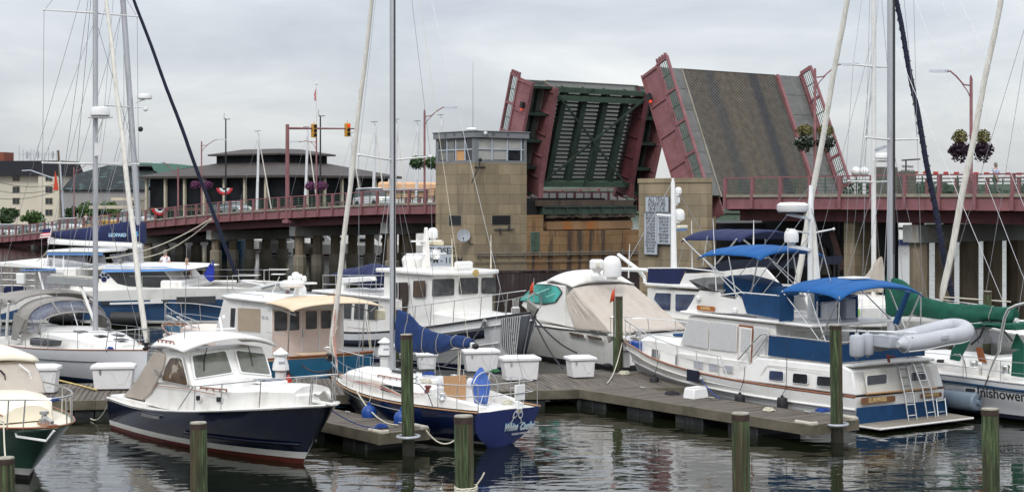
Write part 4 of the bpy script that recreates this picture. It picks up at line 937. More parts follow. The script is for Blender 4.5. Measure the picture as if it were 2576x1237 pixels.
for xy in((148,152,442,108,503,298,178,350),(538,105,792,134,846,318,588,294)):
 w_=win(A,F,'j',xy,P=PP,N=PN,m=GLASSG,fm=PLAST,r=.05,fw_=.05,name='windscreen')
win(A,F,'h',(1310,332,1345,215,1385,150,1470,152,1525,375),y=-1.19,m=mat('cabin_interior_glass',(.10,.065,.04),.08,var=.6,scale=2.5,spec=.8,dirt=(.42,.36,.28),dscale=2.2,ds=(.58,.6)),fm=PLAST,r=.12)
for xy in((188,505,222,505,222,548,188,548),(370,518,412,518,412,562,370,562)):win(A,F,'j',xy,y=-1.19 if xy[0]<300 else-1.08,m=GLASS,fm=PLAST,r=.03,fw_=.03,name='porthole')
for(a,b)in((V(2.95,-1.22,2.55),V(3.95,-1.24,2.56)),):
 mb=MB();mb.tube([a,a+V(.05,0,.07),b+V(-.05,0,.07),b],.018,6)
 for i in range(1,4):q=a.lerp(b,i/4);mb.tube([q,q+V(0,0,.07)],.02,5)
 mb.build('grab_rail',TEAKM,A)
q=tr(F,'j',(222,432,455,452),y=-1.10);a,b=q;mb=MB();mb.tube([a,b],.022,6)
for i in range(5):c_=a.lerp(b,i/4);mb.tube([c_,c_+V(0,0,-.06)],.022,5)
mb.build('grab_rail',TEAKM,A)
mb=MB();mb.tube([(2.3,-1.185,1.38),(4.6,-1.2,1.50),(6.0,-1.14,1.49)],.012,4);mb.build('trim_line',TEAKM,A)
mb=MB();mb.bx(6.3,6.95,-.35,.35,1.76,1.82);hb=mb.build('deck_hatch',GEL,A,bevel=.02);mb=MB();mb.bx(6.36,6.89,-.29,.29,1.822,1.832);mb.build('hatch_glass',GLASSB,hb)
cv=tr(F,'h',(1262,82,1325,130,1318,230,1270,340,1215,440,1150,496,990,462,1075,370,1160,230),y=-1.2)
mb=MB();n=len(cv);mb.add([tuple(p)for p in cv]+[(p.x,1.2,p.z)for p in cv],[tuple(range(n)),tuple(range(n,2*n))[::-1]]+[(i,(i+1)%n,n+(i+1)%n,n+i)for i in range(n)]);mb.build('cockpit_canvas',TAN,A,bevel=.03)
mb=MB();mb.bx(-.05,2.2,-1.25,1.25,.75,.90);mb.build('after_deck',GEL,A,bevel=.02)
mb=MB();q=tr(F,'h',(1255,250,1305,298),y=-1.23);mb.beam(q[0],q[1],.03,.08,up=(0,1,0));mb.build('canvas_handle',STEEL,A)
rails(A,H,H.p_at(440,-1),1.0,.60,[H.p_at(u_,-1)for u_ in(485,553,650,783)]+[.97],hb=.70,r=.016,arch=.09)
tubepart(A,[H.edge(1,1,0,.70)+V(.02,.18,0),H.edge(1,1,0,.70)+V(.06,0,0),H.edge(1,1,0,.70)+V(.02,-.18,0)],.016,STEEL,'pulpit_end')
mb=MB();mb.bx(F.L-.7,F.L+.22,-.10,.10,H.zs(1)+.0,H.zs(1)+.07);mb.build('bow_sprit',GEL,A,bevel=.02)
mb=MB();z=H.zs(1);mb.tube([(F.L-.9,0,z+.18),(F.L+.12,0,z+.12)],.025,6);mb.prism([(F.L-.25,-.03,z+.3),(F.L+.18,-.03,z+.02),(F.L-.15,-.03,z-.06),(F.L-.5,-.03,z+.15)],(0,.06,0));mb.build('anchor',mat('dull_galvanised',(.30,.29,.26),.6,.5),A)
mb=MB();mb.lathe((F.L-.95,0,z-.02),[(.09,0),(.09,.1),(.05,.12),(.05,.18),(.1,.2),(.1,.26)],12);mb.build('windlass',STEEL,A)
mb=MB();mb.tube([(F.L-1.7,-.35,z+.06),(F.L-1.45,-.32,z+.06)],.02,5);mb.tube([(F.L-1.58,-.34,z-.03),(F.L-1.58,-.34,z+.06)],.02,5);mb.build('cleat',STEEL,A)
mb=MB();q=tr(F,'h',(1150,610,1290,635),y=-1.53);mb.beam(q[0],q[1],.05,.07,up=(0,0,1));mb.build('exhaust_trim',STEEL,A)
whip(A,F.py(464,870,-.9),F.py(470,612,-.9),.014,WIRE)
q=tr(F,'i',(462,850),y=-.3)[0];mb=MB();mb.lathe(q+V(0,0,-.12),[(.05,-.1),(.04,0)],8);mb.ball(q+V(0,0,.02),(.12,.12,.10),12,8);mb.build('search_lamp',STEEL,A)
q=tr(F,'i',(722,880,680,650),y=.3);mb=MB();mb.tube([q[0],q[1]],.03,6);c_=q[0].lerp(q[1],.5);mb.tube([c_+V(-.1,-.35,0),c_+V(.1,.35,0)],.015,5);mb.ball(q[1]+V(0,.12,0),.05,8,6);mb.build('light_mast',PLAST,A)
for xy in((555,950,530,1085,528,1180),(960,935,985,1010,1010,1130)):
 P=tr(F,'i',xy,P=V(4.85,0,1.57),N=PN);mb=MB();mb.tube(P,.012,4);mb.build('wiper',BLACK,A)
P=[F.world(H.edge(.93,-1,0,.02)),G(890,1060,.55),G(975,1078,.56)]
def catenary(a,b,sag,k=14):a,b=fw(a),fw(b);return[a.lerp(b,i/k)+V(0,0,-sag*4*(i/k)*(1-i/k))for i in range(k+1)]
ln=tag(rope(catenary(F.world(V(F.L-.3,0,z)),G(*T('l',560,760),.56),.12),.013,ROPEB),'thin blue line from the navy launch bow down to the short finger dock','rope')
ln=tag(rope(catenary(F.world(H.edge(.0,-1,.1,0)),V(-11.9,44.9,.05),.25),.014,ROPEW),'yellowish stern line dipping from the navy launch toward the water','rope')
F=S=Fr((-.07,40.05),(-5.28,46.2));A=boat(F,'sailing_sloop','dark blue sloop with wine glasses painted on its transom, blue sail cover on the boom','sailboat')
H=Hull(F,F.L,1.42,1.03,1,[T('l',222,352),T('l',240,400),T('l',300,442),T('l',440,503),T('l',650,555),T('l',860,598),T('l',1100,628),T('l',1315,642)],pm=.40,e=2.0,rb=1.5,rs=.35,wl=.86,wb=.25,flare=1.35,zk=-.5,wt=.34)
H.build(A,[('s',0,0),('s',-.045,0),('s',-.12,0),('f',.75,0),('f',.5,0),('f',.3,0),('z',.16,1),('z',.09,2),('z',-.1,2),('z',-.5,2)],[NAVY2,BOOT,BLACK,TRANSOM],NONSKID,tmat=3)
H.cap(A,TEAKP,.022,.0,'rub_rail');H.cap(A,BLACK,.016,.035,'toe_rail')
H.stripe(A,BOOT,lambda p:H.zs(p)-.17,lambda p:H.zs(p)-.185,'cove_stripe',.30,.93,out=.014)
trunk(A,[(2.05,.98,.85,1.22),(3.2,.98,.85,1.30),(4.3,.90,.9,1.38),(5.4,.80,1.0,1.42),(6.2,.66,1.05,1.40),(6.75,.50,1.1,1.28)],'cabin_trunk',GEL,cr=.14)
for xy in((600,430,682,442,672,492,596,472),(690,445,762,455,758,508,684,494)):win(A,F,'l',xy,y=1.0,m=GLASS,fm=STEEL,r=.03,fw_=.02)
win(A,F,'l',(440,370,466,372,462,412,436,408),y=.72,m=GLASSB,fm=STEEL,r=.05,fw_=.02,name='porthole')
mb=MB();P=tr(F,'l',(575,362,760,395),y=.72);mb.tube(P,.018,5)
for i in range(5):c_=P[0].lerp(P[1],i/4);mb.tube([c_,c_+V(0,0,-.06)],.016,5)
mb.build('grab_rail',TEAKM,A)
boxpart(A,1.95,2.08,-.95,.95,.7,1.36,GEL,'bulkhead',.02)
P=tr(F,'l',(1060,372,1228,362,1226,545,1078,548),x=1.93);panel(A,P,(-1,0,0),.03,'companionway_boards',TEAKP)
for x in(1030,1262):c_=tr(F,'l',(x,415),x=1.93)[0];mb=MB();mb.lathe(c_,[(.12,0),(.12,.03),(.08,.05)],14,(-1,0,0));mb.build('instrument',PLAST,A)
for s_ in(1,-1):
 mb=MB();mb.loft([[(x,s_*(h),zf),(x,s_*(h-.02),zt),(x,s_*(h-.22),zt+.02),(x,s_*(h-.26),zf-.25)]for x,h,zf,zt in((.25,.72,.85,1.02),(.8,.86,.85,1.10),(2.1,1.0,.85,1.20))]);mb.build('cockpit_coaming',GEL,A)
boxpart(A,.35,2.0,-.6,.6,.62,.74,NONSKID,'cockpit_seat',.03)
boxpart(A,.1,.6,-.55,.55,.8,1.02,GEL,'stern_locker',.05)
for x,y,m_ in((2.3,.82,RED),(1.55,.93,BLACK),(3.3,.5,BLACK),(2.9,-.5,BLACK)):
 z0=1.22 if x>2.1 else 1.12;z0=1.36 if abs(y)<.6 else z0;mb=MB();mb.lathe((x,y,z0),[(.10,0),(.09,.04),(.065,.08),(.065,.13),(.10,.16),(.08,.19)],14);mb.build('winch',STEEL if m_ is BLACK else RED,A)
c_=tr(F,'l',(1385,462),y=0)[0];c_=V(.95,0,c_.z)
mb=MB();mb.tube([V(c_.x,math.cos(t*.2618)*.42,c_.z+math.sin(t*.2618)*.42)for t in range(25)],.016,6)
for k_ in range(4):mb.tube([c_,V(c_.x,math.cos(k_*1.571+.4)*.42,c_.z+math.sin(k_*1.571+.4)*.42)],.009,4)
mb.build('steering_wheel',STEEL,A)
mb=MB();mb.loft([[(c_.x+.18+dx*w_,dy*w_*.85,z_)for dx,dy in((-1,-.8),(0,-1),(1,-.8),(1,.8),(0,1),(-1,.8))]for z_,w_ in((.85,.12),(1.2,.18),(1.5,.22),(1.74,.13),(1.92,.03))]);mb.build('binnacle_cover',mat('wrinkled_blue_cover',(.06,.14,.46),.6,var=.25,scale=4,bump=.8,bscale=7),A,smooth=20)
zt=H.zs(0)
for hh,nm in((.62,'stern_rail'),(.34,'stern_rail')):
 P=[H.edge(.17,1,.06,hh),H.edge(.08,1,.05,hh+.02),V(.04,.82,zt+hh+.04),V(-.04,.4,zt+hh+.05),V(-.04,-.4,zt+hh+.05),V(.04,-.82,zt+hh+.04),H.edge(.08,-1,.05,hh+.02),H.edge(.17,-1,.06,hh)]
 sr=tubepart(A,P,.014,STEEL,nm)
for p_,s_ in((.005,1),(.09,1),(.17,1),(.005,-1),(.09,-1),(.17,-1)):tubepart(sr,[H.edge(p_,s_,.06,-.02),H.edge(p_,s_,.06,.64)],.013,STEEL,'stanchion',5)
stp=[.30,.44,.58,.72,.85]
for s_ in(1,-1):
 for hh in(.60,.32):
  ll=tubepart(A,[H.edge(lerp(.17,.90,i/20),s_,.05,hh)for i in range(21)],.006,WIRE,'lifeline',4)
 for p_ in stp:tubepart(ll,[H.edge(p_,s_,.05,-.02),H.edge(p_,s_,.05,.61)],.012,STEEL,'stanchion',5)
tubepart(A,[H.edge(.19,1,.04,.05),H.edge(.21,1,.04,.34),H.edge(.25,1,.04,.56),H.edge(.30,1,.04,.60)],.012,BLACK,'gate_brace')
for hh in(.62,.34):
 P=[H.edge(.88,1,.05,hh),H.edge(.95,1,.0,hh+.06),V(F.L+.15,.12,H.zs(1)+hh+.12),V(F.L+.25,0,H.zs(1)+hh+.13),V(F.L+.15,-.12,H.zs(1)+hh+.12),H.edge(.95,-1,.0,hh+.06),H.edge(.88,-1,.05,hh)]
 if hh<.5:P=P[:2]
 bp_=tubepart(A,P,.014,STEEL,'pulpit')
for p_,s_ in((.88,1),(.95,1),(.88,-1),(.95,-1)):tubepart(bp_,[H.edge(p_,s_,.05,-.02),H.edge(p_,s_,.03,.68)],.013,STEEL,'stanchion',5)
mb=MB();mb.tube([(F.L-.35,0,H.zs(1)+.05),(F.L+.12,0,H.zs(1)+.08)],.03,6);mb.prism([(F.L-.2,-.02,H.zs(1)+.2),(F.L+.2,-.02,H.zs(1)+.05),(F.L-.02,-.02,H.zs(1)-.15)],(0,.05,0));mb.build('anchor',BLACK,A)
MZ=16.2;ms=mast(A,4.98,1.45,MZ,.085)
zsp=F.zat(4.98,0,403);spreaders(A,ms,4.98,zsp,1.22,sweep=.12,rise=.12)
mb=MB();q=F.py(1190,867,0);mb.tube([(4.85,0,F.zat(4.85,0,800)-.75),(q.x,0,q.z)],.07,10);mb.build('boom',ALUW,A)
boxpart(A,q.x-.02,q.x+.12,-.06,.06,q.z-.1,q.z+.06,ALUW,'boom_end');fender(A,q+V(-.10,0,-.03),.08,.16,BLACK,'boom_end_cap',(1,0,0))
sailcover(A,F,'k',[(872,632,1028),(905,650,1026),(985,690,1015),(1060,775,1020),(1130,808,1020),(1200,835,1035),(1290,862,1012),(1380,862,972),(1460,875,985),(1528,905,975)],0,.17,SAILBLUE,ties=(.2,.42,.62,.8,.95))
fs=furled(A,V(F.L-.02,0,F.zat(F.L,0,888)),V(5.1,0,MZ-.2),.078,.05,SAILW)
mb=MB();
for s_ in(1,-1):
 tip=V(4.86,s_*1.22,zsp+.12);ch=V(4.75,s_*1.28,H.zs(.54)+.02)
 wires(A,[(ch,tip),(tip,V(4.98,0,MZ-.1)),(V(5.2,s_*1.2,1.1),V(4.98,0,zsp-.1)),(V(4.3,s_*1.25,1.0),V(4.98,0,zsp-.1))])
wires(A,[(V(.1,.7,1.2),V(.35,0,4.0)),(V(.1,-.7,1.2),V(.35,0,4.0)),(V(.35,0,4.0),V(4.98,0,MZ))],name='backstay')
tubepart(A,[V(q.x+.2,0,q.z+.1),V(4.7,0,MZ-.4)],.008,ROPEW,'topping_lift',4)
tubepart(A,[V(q.x+.5,0,q.z-.1),V(1.9,.1,1.5)],.014,ROPEW,'mainsheet',5);tubepart(A,[V(q.x+.6,0,q.z-.1),V(2.2,-.1,1.5)],.014,ROPEW,'mainsheet',5)
for i,m_ in enumerate((ROPER,ROPER,ROPEW)):
 a=fs.matrix_world@V(0,0,0);st=V(F.L-.25-.1*i,.04,3.6-.5*i)
 P=[st,V(F.L-.35,.08+.05*i,2.2),V(F.L-.9,.35,H.zs(.9)+.15),V(F.L-2.2,.75,H.zs(.75)+.16),V(4.4,1.02,1.22+.06*i),V(3.0,1.06,1.08),V(2.2,.98,1.25)]
 tubepart(A,P,.011,m_,'headsail_sheet',5)
def coil(root,c,R,r,m,name='rope_coil',n=4,seed=1):
 rr=random.Random(seed);P=[]
 for i in range(n*14):t=i/14*6.283;q=R*(1-.45*i/(n*14));P.append(V(c[0]+math.cos(t)*q*rr.uniform(.85,1.15),c[1]+math.sin(t)*q*rr.uniform(.85,1.15),c[2]+r+.5*r*math.sin(i*1.7)+.0012*i))
 return tubepart(root,P,r,m,name,5)
coil(A,(2.9,.4,1.42),.16,.014,ROPEW);coil(A,(3.6,-.2,1.5),.18,.014,ROPEB,seed=4);coil(A,(1.3,.3,.76),.2,.013,ROPER,seed=6);coil(A,(6.9,.3,1.18),.15,.012,ROPEW,seed=8);coil(A,(.4,-.3,1.03),.16,.013,ROPEW,seed=9)
boxpart(A,4.2,4.7,-.25,.25,1.5,1.58,mat('smoky_hatch',(.05,.05,.06),.15),'deck_hatch');boxpart(A,7.0,7.45,-.22,.22,1.14,1.20,mat('smoky_hatch',(.05,.05,.06),.15),'deck_hatch')
boxpart(A,2.2,3.3,-.36,.36,1.38,1.50,GEL,'sliding_hatch',.03)
boxpart(A,-.02,.04,-.52,-.2,1.15,1.55,PLAST,'horseshoe_buoy');mb=MB();mb.tube([(.05,-.35,1.0),(.0,-.35,1.75)],.012,5);mb.build('flag_staff',PLAST,A)
P0=H.pt(0,zt*.98,1);P1=H.pt(0,zt*.98,-1);PB=H.pt(0,.15,1);Xd=(P1-P0).normalized();Xd.z=0
Ud=(V(0,0,1)-Xd*0);Ntr=Xd.cross(PB-P0).normalized();Ntr=-Ntr if Ntr.x>0 else Ntr
Ctr=(P0+P1)/2+V(-.115,0,0)
def tp(k,x,y):u,v=T(k,x,y);return F.pick(u,v,Ctr,Ntr)
Uu=(Ntr.cross(Xd));Uu=-Uu if Uu.z<0 else Uu
LETB=mat('pale_blue_outline',(.20,.45,.62),.5)
for m_,off,bd in((LETB,.002,.030),(LETW,.012,.008)):
 text('Whine',.27,tp('l',1568,752)+Ntr*off,Xd,Uu,m_,A,shear=.25,bold=bd*.8,extrude=.003,sx=.60);text('Cooler',.27,tp('l',1688,742)+Ntr*off,Xd,Uu,m_,A,shear=.25,bold=bd*.8,extrude=.003,sx=.60)
text('OCEAN PINES, MD',.075,tp('l',1642,796)+Ntr*.01,Xd,Uu,LETW,A,extrude=.003)
for cx,an in((1592,.32),(1640,-.38)):
 c_=tp('l',cx,672)+Ntr*.01;ca,sa_=math.cos(an),math.sin(an);ax=Uu*ca+Xd*sa_;bx_=Xd*ca-Uu*sa_;mb=MB()
 pr_=[(-.055,.14),(-.062,.04),(-.035,-.03),(-.008,-.05),(-.008,-.15),(-.05,-.17),(.05,-.17),(.008,-.15),(.008,-.05),(.035,-.03),(.062,.04),(.055,.14)]
 mb.prism([c_+bx_*a*1.25+ax*b*1.1 for a,b in pr_],Ntr*.004);g_=mb.build('wine_glass_emblem',LETW,A,smooth=0)
 mb=MB();mb.prism([c_+Ntr*.005+bx_*a*.85+ax*(b*.9+.01)for a,b in((-.05,.13),(-.055,.05),(-.03,0),(.03,0),(.055,.05),(.05,.13))],Ntr*.003);mb.build('emblem_inset',TRANSOM,g_,smooth=0)
c_=tp('l',1628,626);mb=MB();mb.prism([c_+Xd*a+Uu*b for a,b in((-.09,-.06),(.08,-.07),(.09,.06),(-.08,.07))],Ntr*.02);pq=mb.build('small_placard',PLAST,A,smooth=0)
mb=MB();mb.prism([c_+Ntr*.022+Xd*a+Uu*b for a,b in((-.025,-.03),(.03,-.03),(.03,.03),(-.02,.03))],Ntr*.004);mb.build('placard_mark',BRONZE,pq,smooth=0)
for i,(x,v0)in enumerate(((508,648),(750,690))):
 q=tr(F,'l',(x,v0),y=1.60)[0];w_=F.world(q);r=thing('fender',('round blue fender hanging at the sloop side nearest its bow','blue fender half hidden by the ringed pile beside the sloop')[i],'fender',w_,F.a)
 mb=MB();mb.lathe((0,0,-.3),[(.03,0),(.16,.04),(.20,.14),(.20,.36),(.15,.46),(.05,.52),(.04,.6)],16);mb.build('body',FENDB,r);mb=MB();mb.tube([(0,0,.28),(0,-.12,H.zs(.6)-q.z+.2)],.01,5);mb.build('lanyard',ROPEW,r)
tag(rope(catenary(F.world(V(4.9,1.3,1.12)),G(*T('l',720,735),.56),.25),.018,ROPEW),'pale mooring line from the sloop side to the short finger dock','rope')
tag(rope(catenary(V(-2.35,40.0,.55),V(-1.05,33.5,1.7),.55),.022,ROPEW),'pale line sagging from the finger dock end to the middle foreground pile','rope')if False else None
tag(rope(catenary(G(*T('l',935,775),.55),F.world(V(.2,.98,.98)),.55),.02,ROPEW),'pale stern line sagging between the finger dock end and the sloop quarter','rope')
def dock(name,label,pts4,plank_dir_len,w,L_,org,ang,z=.5,floats=True):
 """org: start centre; runs L_ along ang, w wide"""
 r=thing(name,label,'dock',(org[0],org[1],0),ang);rr=random.Random(int(L_*10))
 n=int(L_/.155);mb=MB()
 for i in range(n):
  x=i*L_/n;j=rr.uniform(-.004,.004);o_=rr.uniform(-.015,.015)
  mb.bx(x+.010,x+L_/n-.010,-w/2+o_,w/2+o_,z-.04+j,z+j)
 mb.build('decking',WOOD,r)
 for s_ in(-1,1):
  k=0;mb=MB()
  while k<L_-.1:
   e_=min(L_,k+3.6);y=s_*(w/2+.03);mb.bx(k+.004,e_-.004,y-.045,y+.045,z-.26,z+.004);k+=3.6
  mb.build('side_timber',WOODE,r)
 for xx in(L_,):
  mb=MB();mb.bx(xx,xx+.10,-w/2-.08,w/2+.08,z-.27,z+.002);mb.build('end_timber',WOODE,r)
 mb=MB();mb.bx(.02,L_-.02,-w/2+.05,w/2-.05,z-.26,z-.06);mb.build('frame',DARKW,r)
 k=.3
 while k<L_-.9:
  ln=min(1.15,L_-k-.05);mb=MB()
  for s_ in range(2):mb.bx(k+s_*ln/2+.01,k+(s_+1)*ln/2-.01,-w/2+.02,w/2-.02,-.35,z-.27)
  mb.build('float',BLACKP,r,bevel=.04);k+=2.1
 return r
HD=math.atan2(-.796,.605)
E1=V(-2.72,39.45,0);d1=V(math.cos(HD),math.sin(HD),0);S1_=E1-d1*8.4
f1=dock('finger_dock','short wooden finger dock between the navy launch and the blue sloop',None,0,1.35,8.4,S1_,HD)
HD2=math.atan2(-6.9,5.05);d2=V(math.cos(HD2),math.sin(HD2),0);n2=V(-d2 .y,d2 .x,0)
C2=V(7.56,40.5,0)+n2*.85;f2=dock('finger_dock','long wooden finger dock beside the white trawler yacht',None,0,1.7,9.6,C2-d2*9.6,HD2)
M0,M1=V(-19,44.2,0),V(7.5,49.0,0);dm=(M1-M0);am=math.atan2(dm.y,dm.x);nm_=V(-math.sin(am),math.cos(am),0)
fm_=dock('main_dock','main wooden walkway dock carrying the white dock boxes',None,0,4.2,dm.length,M0+nm_*2.1,am,z=.49)
def corner_caps(root,L_,w):
 for s_ in(-1,1):mb=MB();mb.tube([(L_-.45,s_*(w/2),.53),(L_+.08,s_*(w/2),.53),(L_+.08,s_*(w/2-.2),.53)],.055,8);mb.build('corner_bumper',mat('pale_vinyl_bumper',(.50,.46,.38),.7,var=.1),root)
corner_caps(f1,8.4,1.35);corner_caps(f2,9.6,1.7)
def cleat_on(root,x,y,z=.5):
 mb=MB();mb.tube([(x-.12,y,z+.07),(x+.12,y,z+.07)],.018,6);mb.tube([(x-.05,y,z),(x-.05,y,z+.07)],.016,5);mb.tube([(x+.05,y,z),(x+.05,y,z+.07)],.016,5);mb.build('cleat',STEEL,root)
for x in(2,5,7.6):cleat_on(f1,x,.5)
for x in(1.5,4.5,8.2):cleat_on(f2,x,.6)
def pile(u,Yd,vtop,label,r=.15,ring=None,lean=0):
 X=(u-CU)/FPX*Yd;zt=EYE-(vtop-VH)/FPX*Yd;t=thing('timber_pile',label,'pile',(X,Yd,0),rnd.uniform(0,6),'green stained timber piles of the marina');t.rotation_euler[0]=math.radians(rnd.uniform(-.9,.9));t.rotation_euler[1]=math.radians(rnd.uniform(-.9,.9))
 mb=MB();n=14;rr=random.Random(int(u));rings=[]
 for i in range(15):
  z=lerp(-1.2,zt-.10,i/14);rings.append([(math.cos(6.2832*k/n)*(r*(1.06-.06*i/14)+rr.uniform(-.006,.006)),math.sin(6.2832*k/n)*(r*(1.06-.06*i/14)+rr.uniform(-.006,.006)),z)for k in range(n)])
 mb.loft(rings);mb.build('shaft',PILE,t,smooth=60)
 mb=MB();mb.lathe((0,0,zt-.102),[(r*1.01,0),(r*1.02,.10),(r*.3,.115),(.001,.115)],18);mb.m=0;c_=mb.build('pile_head',PILEBAND,t,smooth=30)
 mb=MB();mb.lathe((0,0,zt+.002),[(r*1.0,0),(r*.96,.022),(.001,.026)],18);mb.build('end_grain',PILETOP,c_,smooth=30)
 if ring:
  mb=MB();R_=r+.12;mb.loft([[((R_+.035*math.cos(6.2832*j/8))*math.cos(6.2832*k/24),(R_+.035*math.cos(6.2832*j/8))*math.sin(6.2832*k/24),ring+.035*math.sin(6.2832*j/8))for j in range(8)]for k in range(25)],cap=False);mb.build('pile_hoop',mat('galvanised_hoop',(.42,.44,.47),.5,.3),t)
 return t
pile(502,28.6,1064,'green stained pile in front of the navy launch')
pile(17,29.5,1152,'pile at the lower left corner before the green hulled boat',r=.16)
pile(1172,25.0,1048,'thick foreground pile with pale rope round its foot, left of the painted transom')
pile(1867,26.7,1040,'foreground pile in front of the long finger dock')
pile(2496,28.0,1030,'foreground pile at the right edge below the white sailboat')
pile(1028,38.8,842,'tall pile hooped to the end of the short finger dock',ring=.46)
pile(993,56.0,779,'pile behind the blue sloop mast beside the tugboat',r=.15)
pile(1554,54.0,745,'dark green pile before the tan canvas of the express cruiser',r=.16)
pile(2106,40.9,818,'tall pile hooped to the end of the long finger dock',r=.155,ring=.46)
pile(2482,62,733,'dark pile behind the green sail cover near the bridge',r=.16)
mb=MB()
P=[]
for i in range(60):a=i*.55;P.append(V((1172-CU)/FPX*25+math.cos(a)*.175,25+math.sin(a)*.175,1.68+.012*math.sin(i*.9)+.0012*i))
P+=[P[-1]+V(.06,-.05,-.02),P[-1]+V(.16,-.05,.12),P[-1]+V(.2,-.03,.2)]
tag(rope(P,.014,ROPEW,'rope_coil'),'pale rope turns tied round the middle foreground pile','rope')
def dock_box(u,v,w,d,h,label,ang=0.0,taper=.90,seed=0):
 c_=G(u,v,.5);t=thing('dock_box',label,'dock box',(c_.x,c_.y,.5),am+ang,'white fibreglass dock boxes');mb=MB()
 mb.loft([[(x*w/2*k,y*d*k+(d if False else 0),z)for x,y in((-1,0),(1,0),(1,1),(-1,1))]for z,k in((0.02,taper),(h*.80,1.0))]);b_=mb.build('body',BOXW,t,bevel=.03)
 mb=MB();o_=.05;mb.loft([[(-w/2-o_*q,-o_*q,z),(w/2+o_*q,-o_*q,z),(w/2+o_*q,d+o_*q,z),(-w/2-o_*q,d+o_*q,z)]for z,q in((h*.79,.9),(h*.80,1.1),(h*.90,1.0),(h*.93,.3))]);mb.loft([[(-w/2,0,h*.925),(w/2,0,h*.925),(w/2,d,h*.925),(-w/2,d,h*.925)],[(-w/2+.1,d*.45,h),(w/2-.1,d*.45,h),(w/2-.1,d*.6,h),(-w/2+.1,d*.6,h)]]);mb.build('lid',BOXW,t,bevel=.015)
 mb=MB();P=[(w*.0,.01*0),(w*.18,0),(w*.26,0),(w*.42,0)];mb.tube([(-w*.02,-.012,h*.66),(w*.16,-.0,h*.22),(w*.28,-.0,h*.22),(w*.42,-.012,h*.70)],.010,4);mb.build('moulded_rib',BOXW,b_)
 mb=MB();mb.bx(-w*.32,-w*.28,-.03,.0,h*.6,h*.78);mb.build('latch',STEEL,b_);return t
dock_box(283,981,1.20,.62,.80,'white dock box below the white sailboat bow at the left',ang=-.05)
dock_box(108,990,.75,.62,.86,'white dock box half hidden behind the cream deck boat canvas',ang=-.1)
dock_box(1213,936,1.12,.6,.78,'white dock box under the end of the blue sail cover',ang=.0)
dock_box(1313,958,1.14,.6,.80,'grey white dock box right of the blue binnacle cover',ang=.05)
dock_box(1468,951,.80,.66,.72,'white dock box standing alone near the foot of the long finger dock',ang=.1)
dock_box(1075,931,.62,.5,.6,'small white dock box seen past the hooped pile')
def pedestal(u,v,h,label,z=.5):
 c_=G(u,v,z);t=thing('power_pedestal',label,'power pedestal',(c_.x,c_.y,z),.3,'white dock power pedestals')
 mb=MB();mb.loft([[(x*a,y*a,q*h)for x,y in((1,.4),(.4,1),(-.4,1),(-1,.4),(-1,-.4),(-.4,-1),(.4,-1),(1,-.4))]for q,a in((0,.16),(.45,.155),(.5,.24),(.62,.22),(.80,.155),(.84,.155))]);mb.build('body',PLAST,t,smooth=20)
 mb=MB();mb.loft([[(x*a,y*a,q*h)for x,y in((1,.4),(.4,1),(-.4,1),(-1,.4),(-1,-.4),(-.4,-1),(.4,-1),(1,-.4))]for q,a in((.84,.22),(.87,.22),(1.0,.01))]);mb.build('cap',PLAST,t,smooth=20)
 mb=MB();mb.bx(-.09,.09,-.215,-.15,.52*h,.7*h);mb.build('socket_cover',FENDG,t);return t
pedestal(706,985,1.32,'white power pedestal with pointed cap by the teal cabin boat')
pedestal(968,935,1.15,'white power pedestal behind the blue sloop left of its mast')
pedestal(1572,922,1.15,'white power pedestal by the trawler yacht bow')
c_=G(726,988,.5);t=thing('fire_extinguisher','red fire extinguisher bottle beside the power pedestal','fire extinguisher',(c_.x,c_.y,.5));mb=MB();mb.lathe((0,0,0),[(.09,0),(.10,.05),(.10,.42),(.05,.5),(.03,.55)],14);mb.build('bottle',mat('bright_red',(.50,.03,.02),.4),t);mb=MB();mb.bx(-.05,.05,-.03,.03,.55,.66);mb.tube([(.03,0,.6),(.16,0,.5),(.15,0,.2)],.015,5);mb.build('valve',BLACK,t)
c_=G(*T('o',607,628),.5);t=thing('boarding_step','white moulded boarding step on the long finger dock','boarding step',(c_.x,c_.y,.5),HD2+math.pi/2+.1);mb=MB();mb.loft([[(-.33,-.22,0),(.33,-.22,0),(.33,.22,0),(-.33,.22,0)],[(-.28,-.18,.30),(.28,-.18,.30),(.28,.2,.30),(-.28,.2,.30)]]);b_=mb.build('body',PLAST,t,bevel=.03);mb=MB();mb.bx(-.25,.25,-.15,.17,.302,.325);mb.build('tread',NONSKID,b_)
def ground_coil(k,x,y,R,m,label,z=.5,seed=1,n=5,r=.014):
 u,v=T(k,x,y);c_=G(u,v,z);o=coil(None,c_,R,r,m,seed=seed,n=n);tag(o,label,'rope');return o
ground_coil('l',600,758,.17,ROPEB,'blue rope coil on the short finger dock planks',seed=3)
ground_coil('q',345,680,.20,ROPEB,'blue rope coil by the hooped pile on the long finger dock',seed=5)
ground_coil('o',455,603,.25,ROPEK,'black line heaped flat beside the boarding step',seed=7,n=4)
ground_coil('m',880,1135,.18,ROPEK,'black hose coil on the dock below the express cruiser',seed=9,n=4)
ground_coil('m',1040,1215,.22,ROPEW,'pale hose coiled on the main dock behind the long finger dock',seed=13,n=6,z=.49)
ground_coil('o',1080,712,.16,ROPEW,'small pale rope coil on the far half of the long finger dock',seed=15)
ground_coil('k',1730,1195,.20,mat('green_hose',(.03,.16,.06),.5),'green garden hose coil between two white dock boxes',seed=17,n=6,z=.49)
ground_coil('h',430,500,.18,ROPEB,'blue line coil at the left end of the main dock',seed=11,z=.49)
tag(rope([G(*T('h',432,322),.6),G(*T('h',560,352),.52),G(*T('h',640,372),.52),G(*T('h',780,410),.55)],.028,mat('yellow_shore_cord',(.55,.42,.16),.6,var=.2)),'yellow shore power cord lying on the main dock by the boxes','cord')
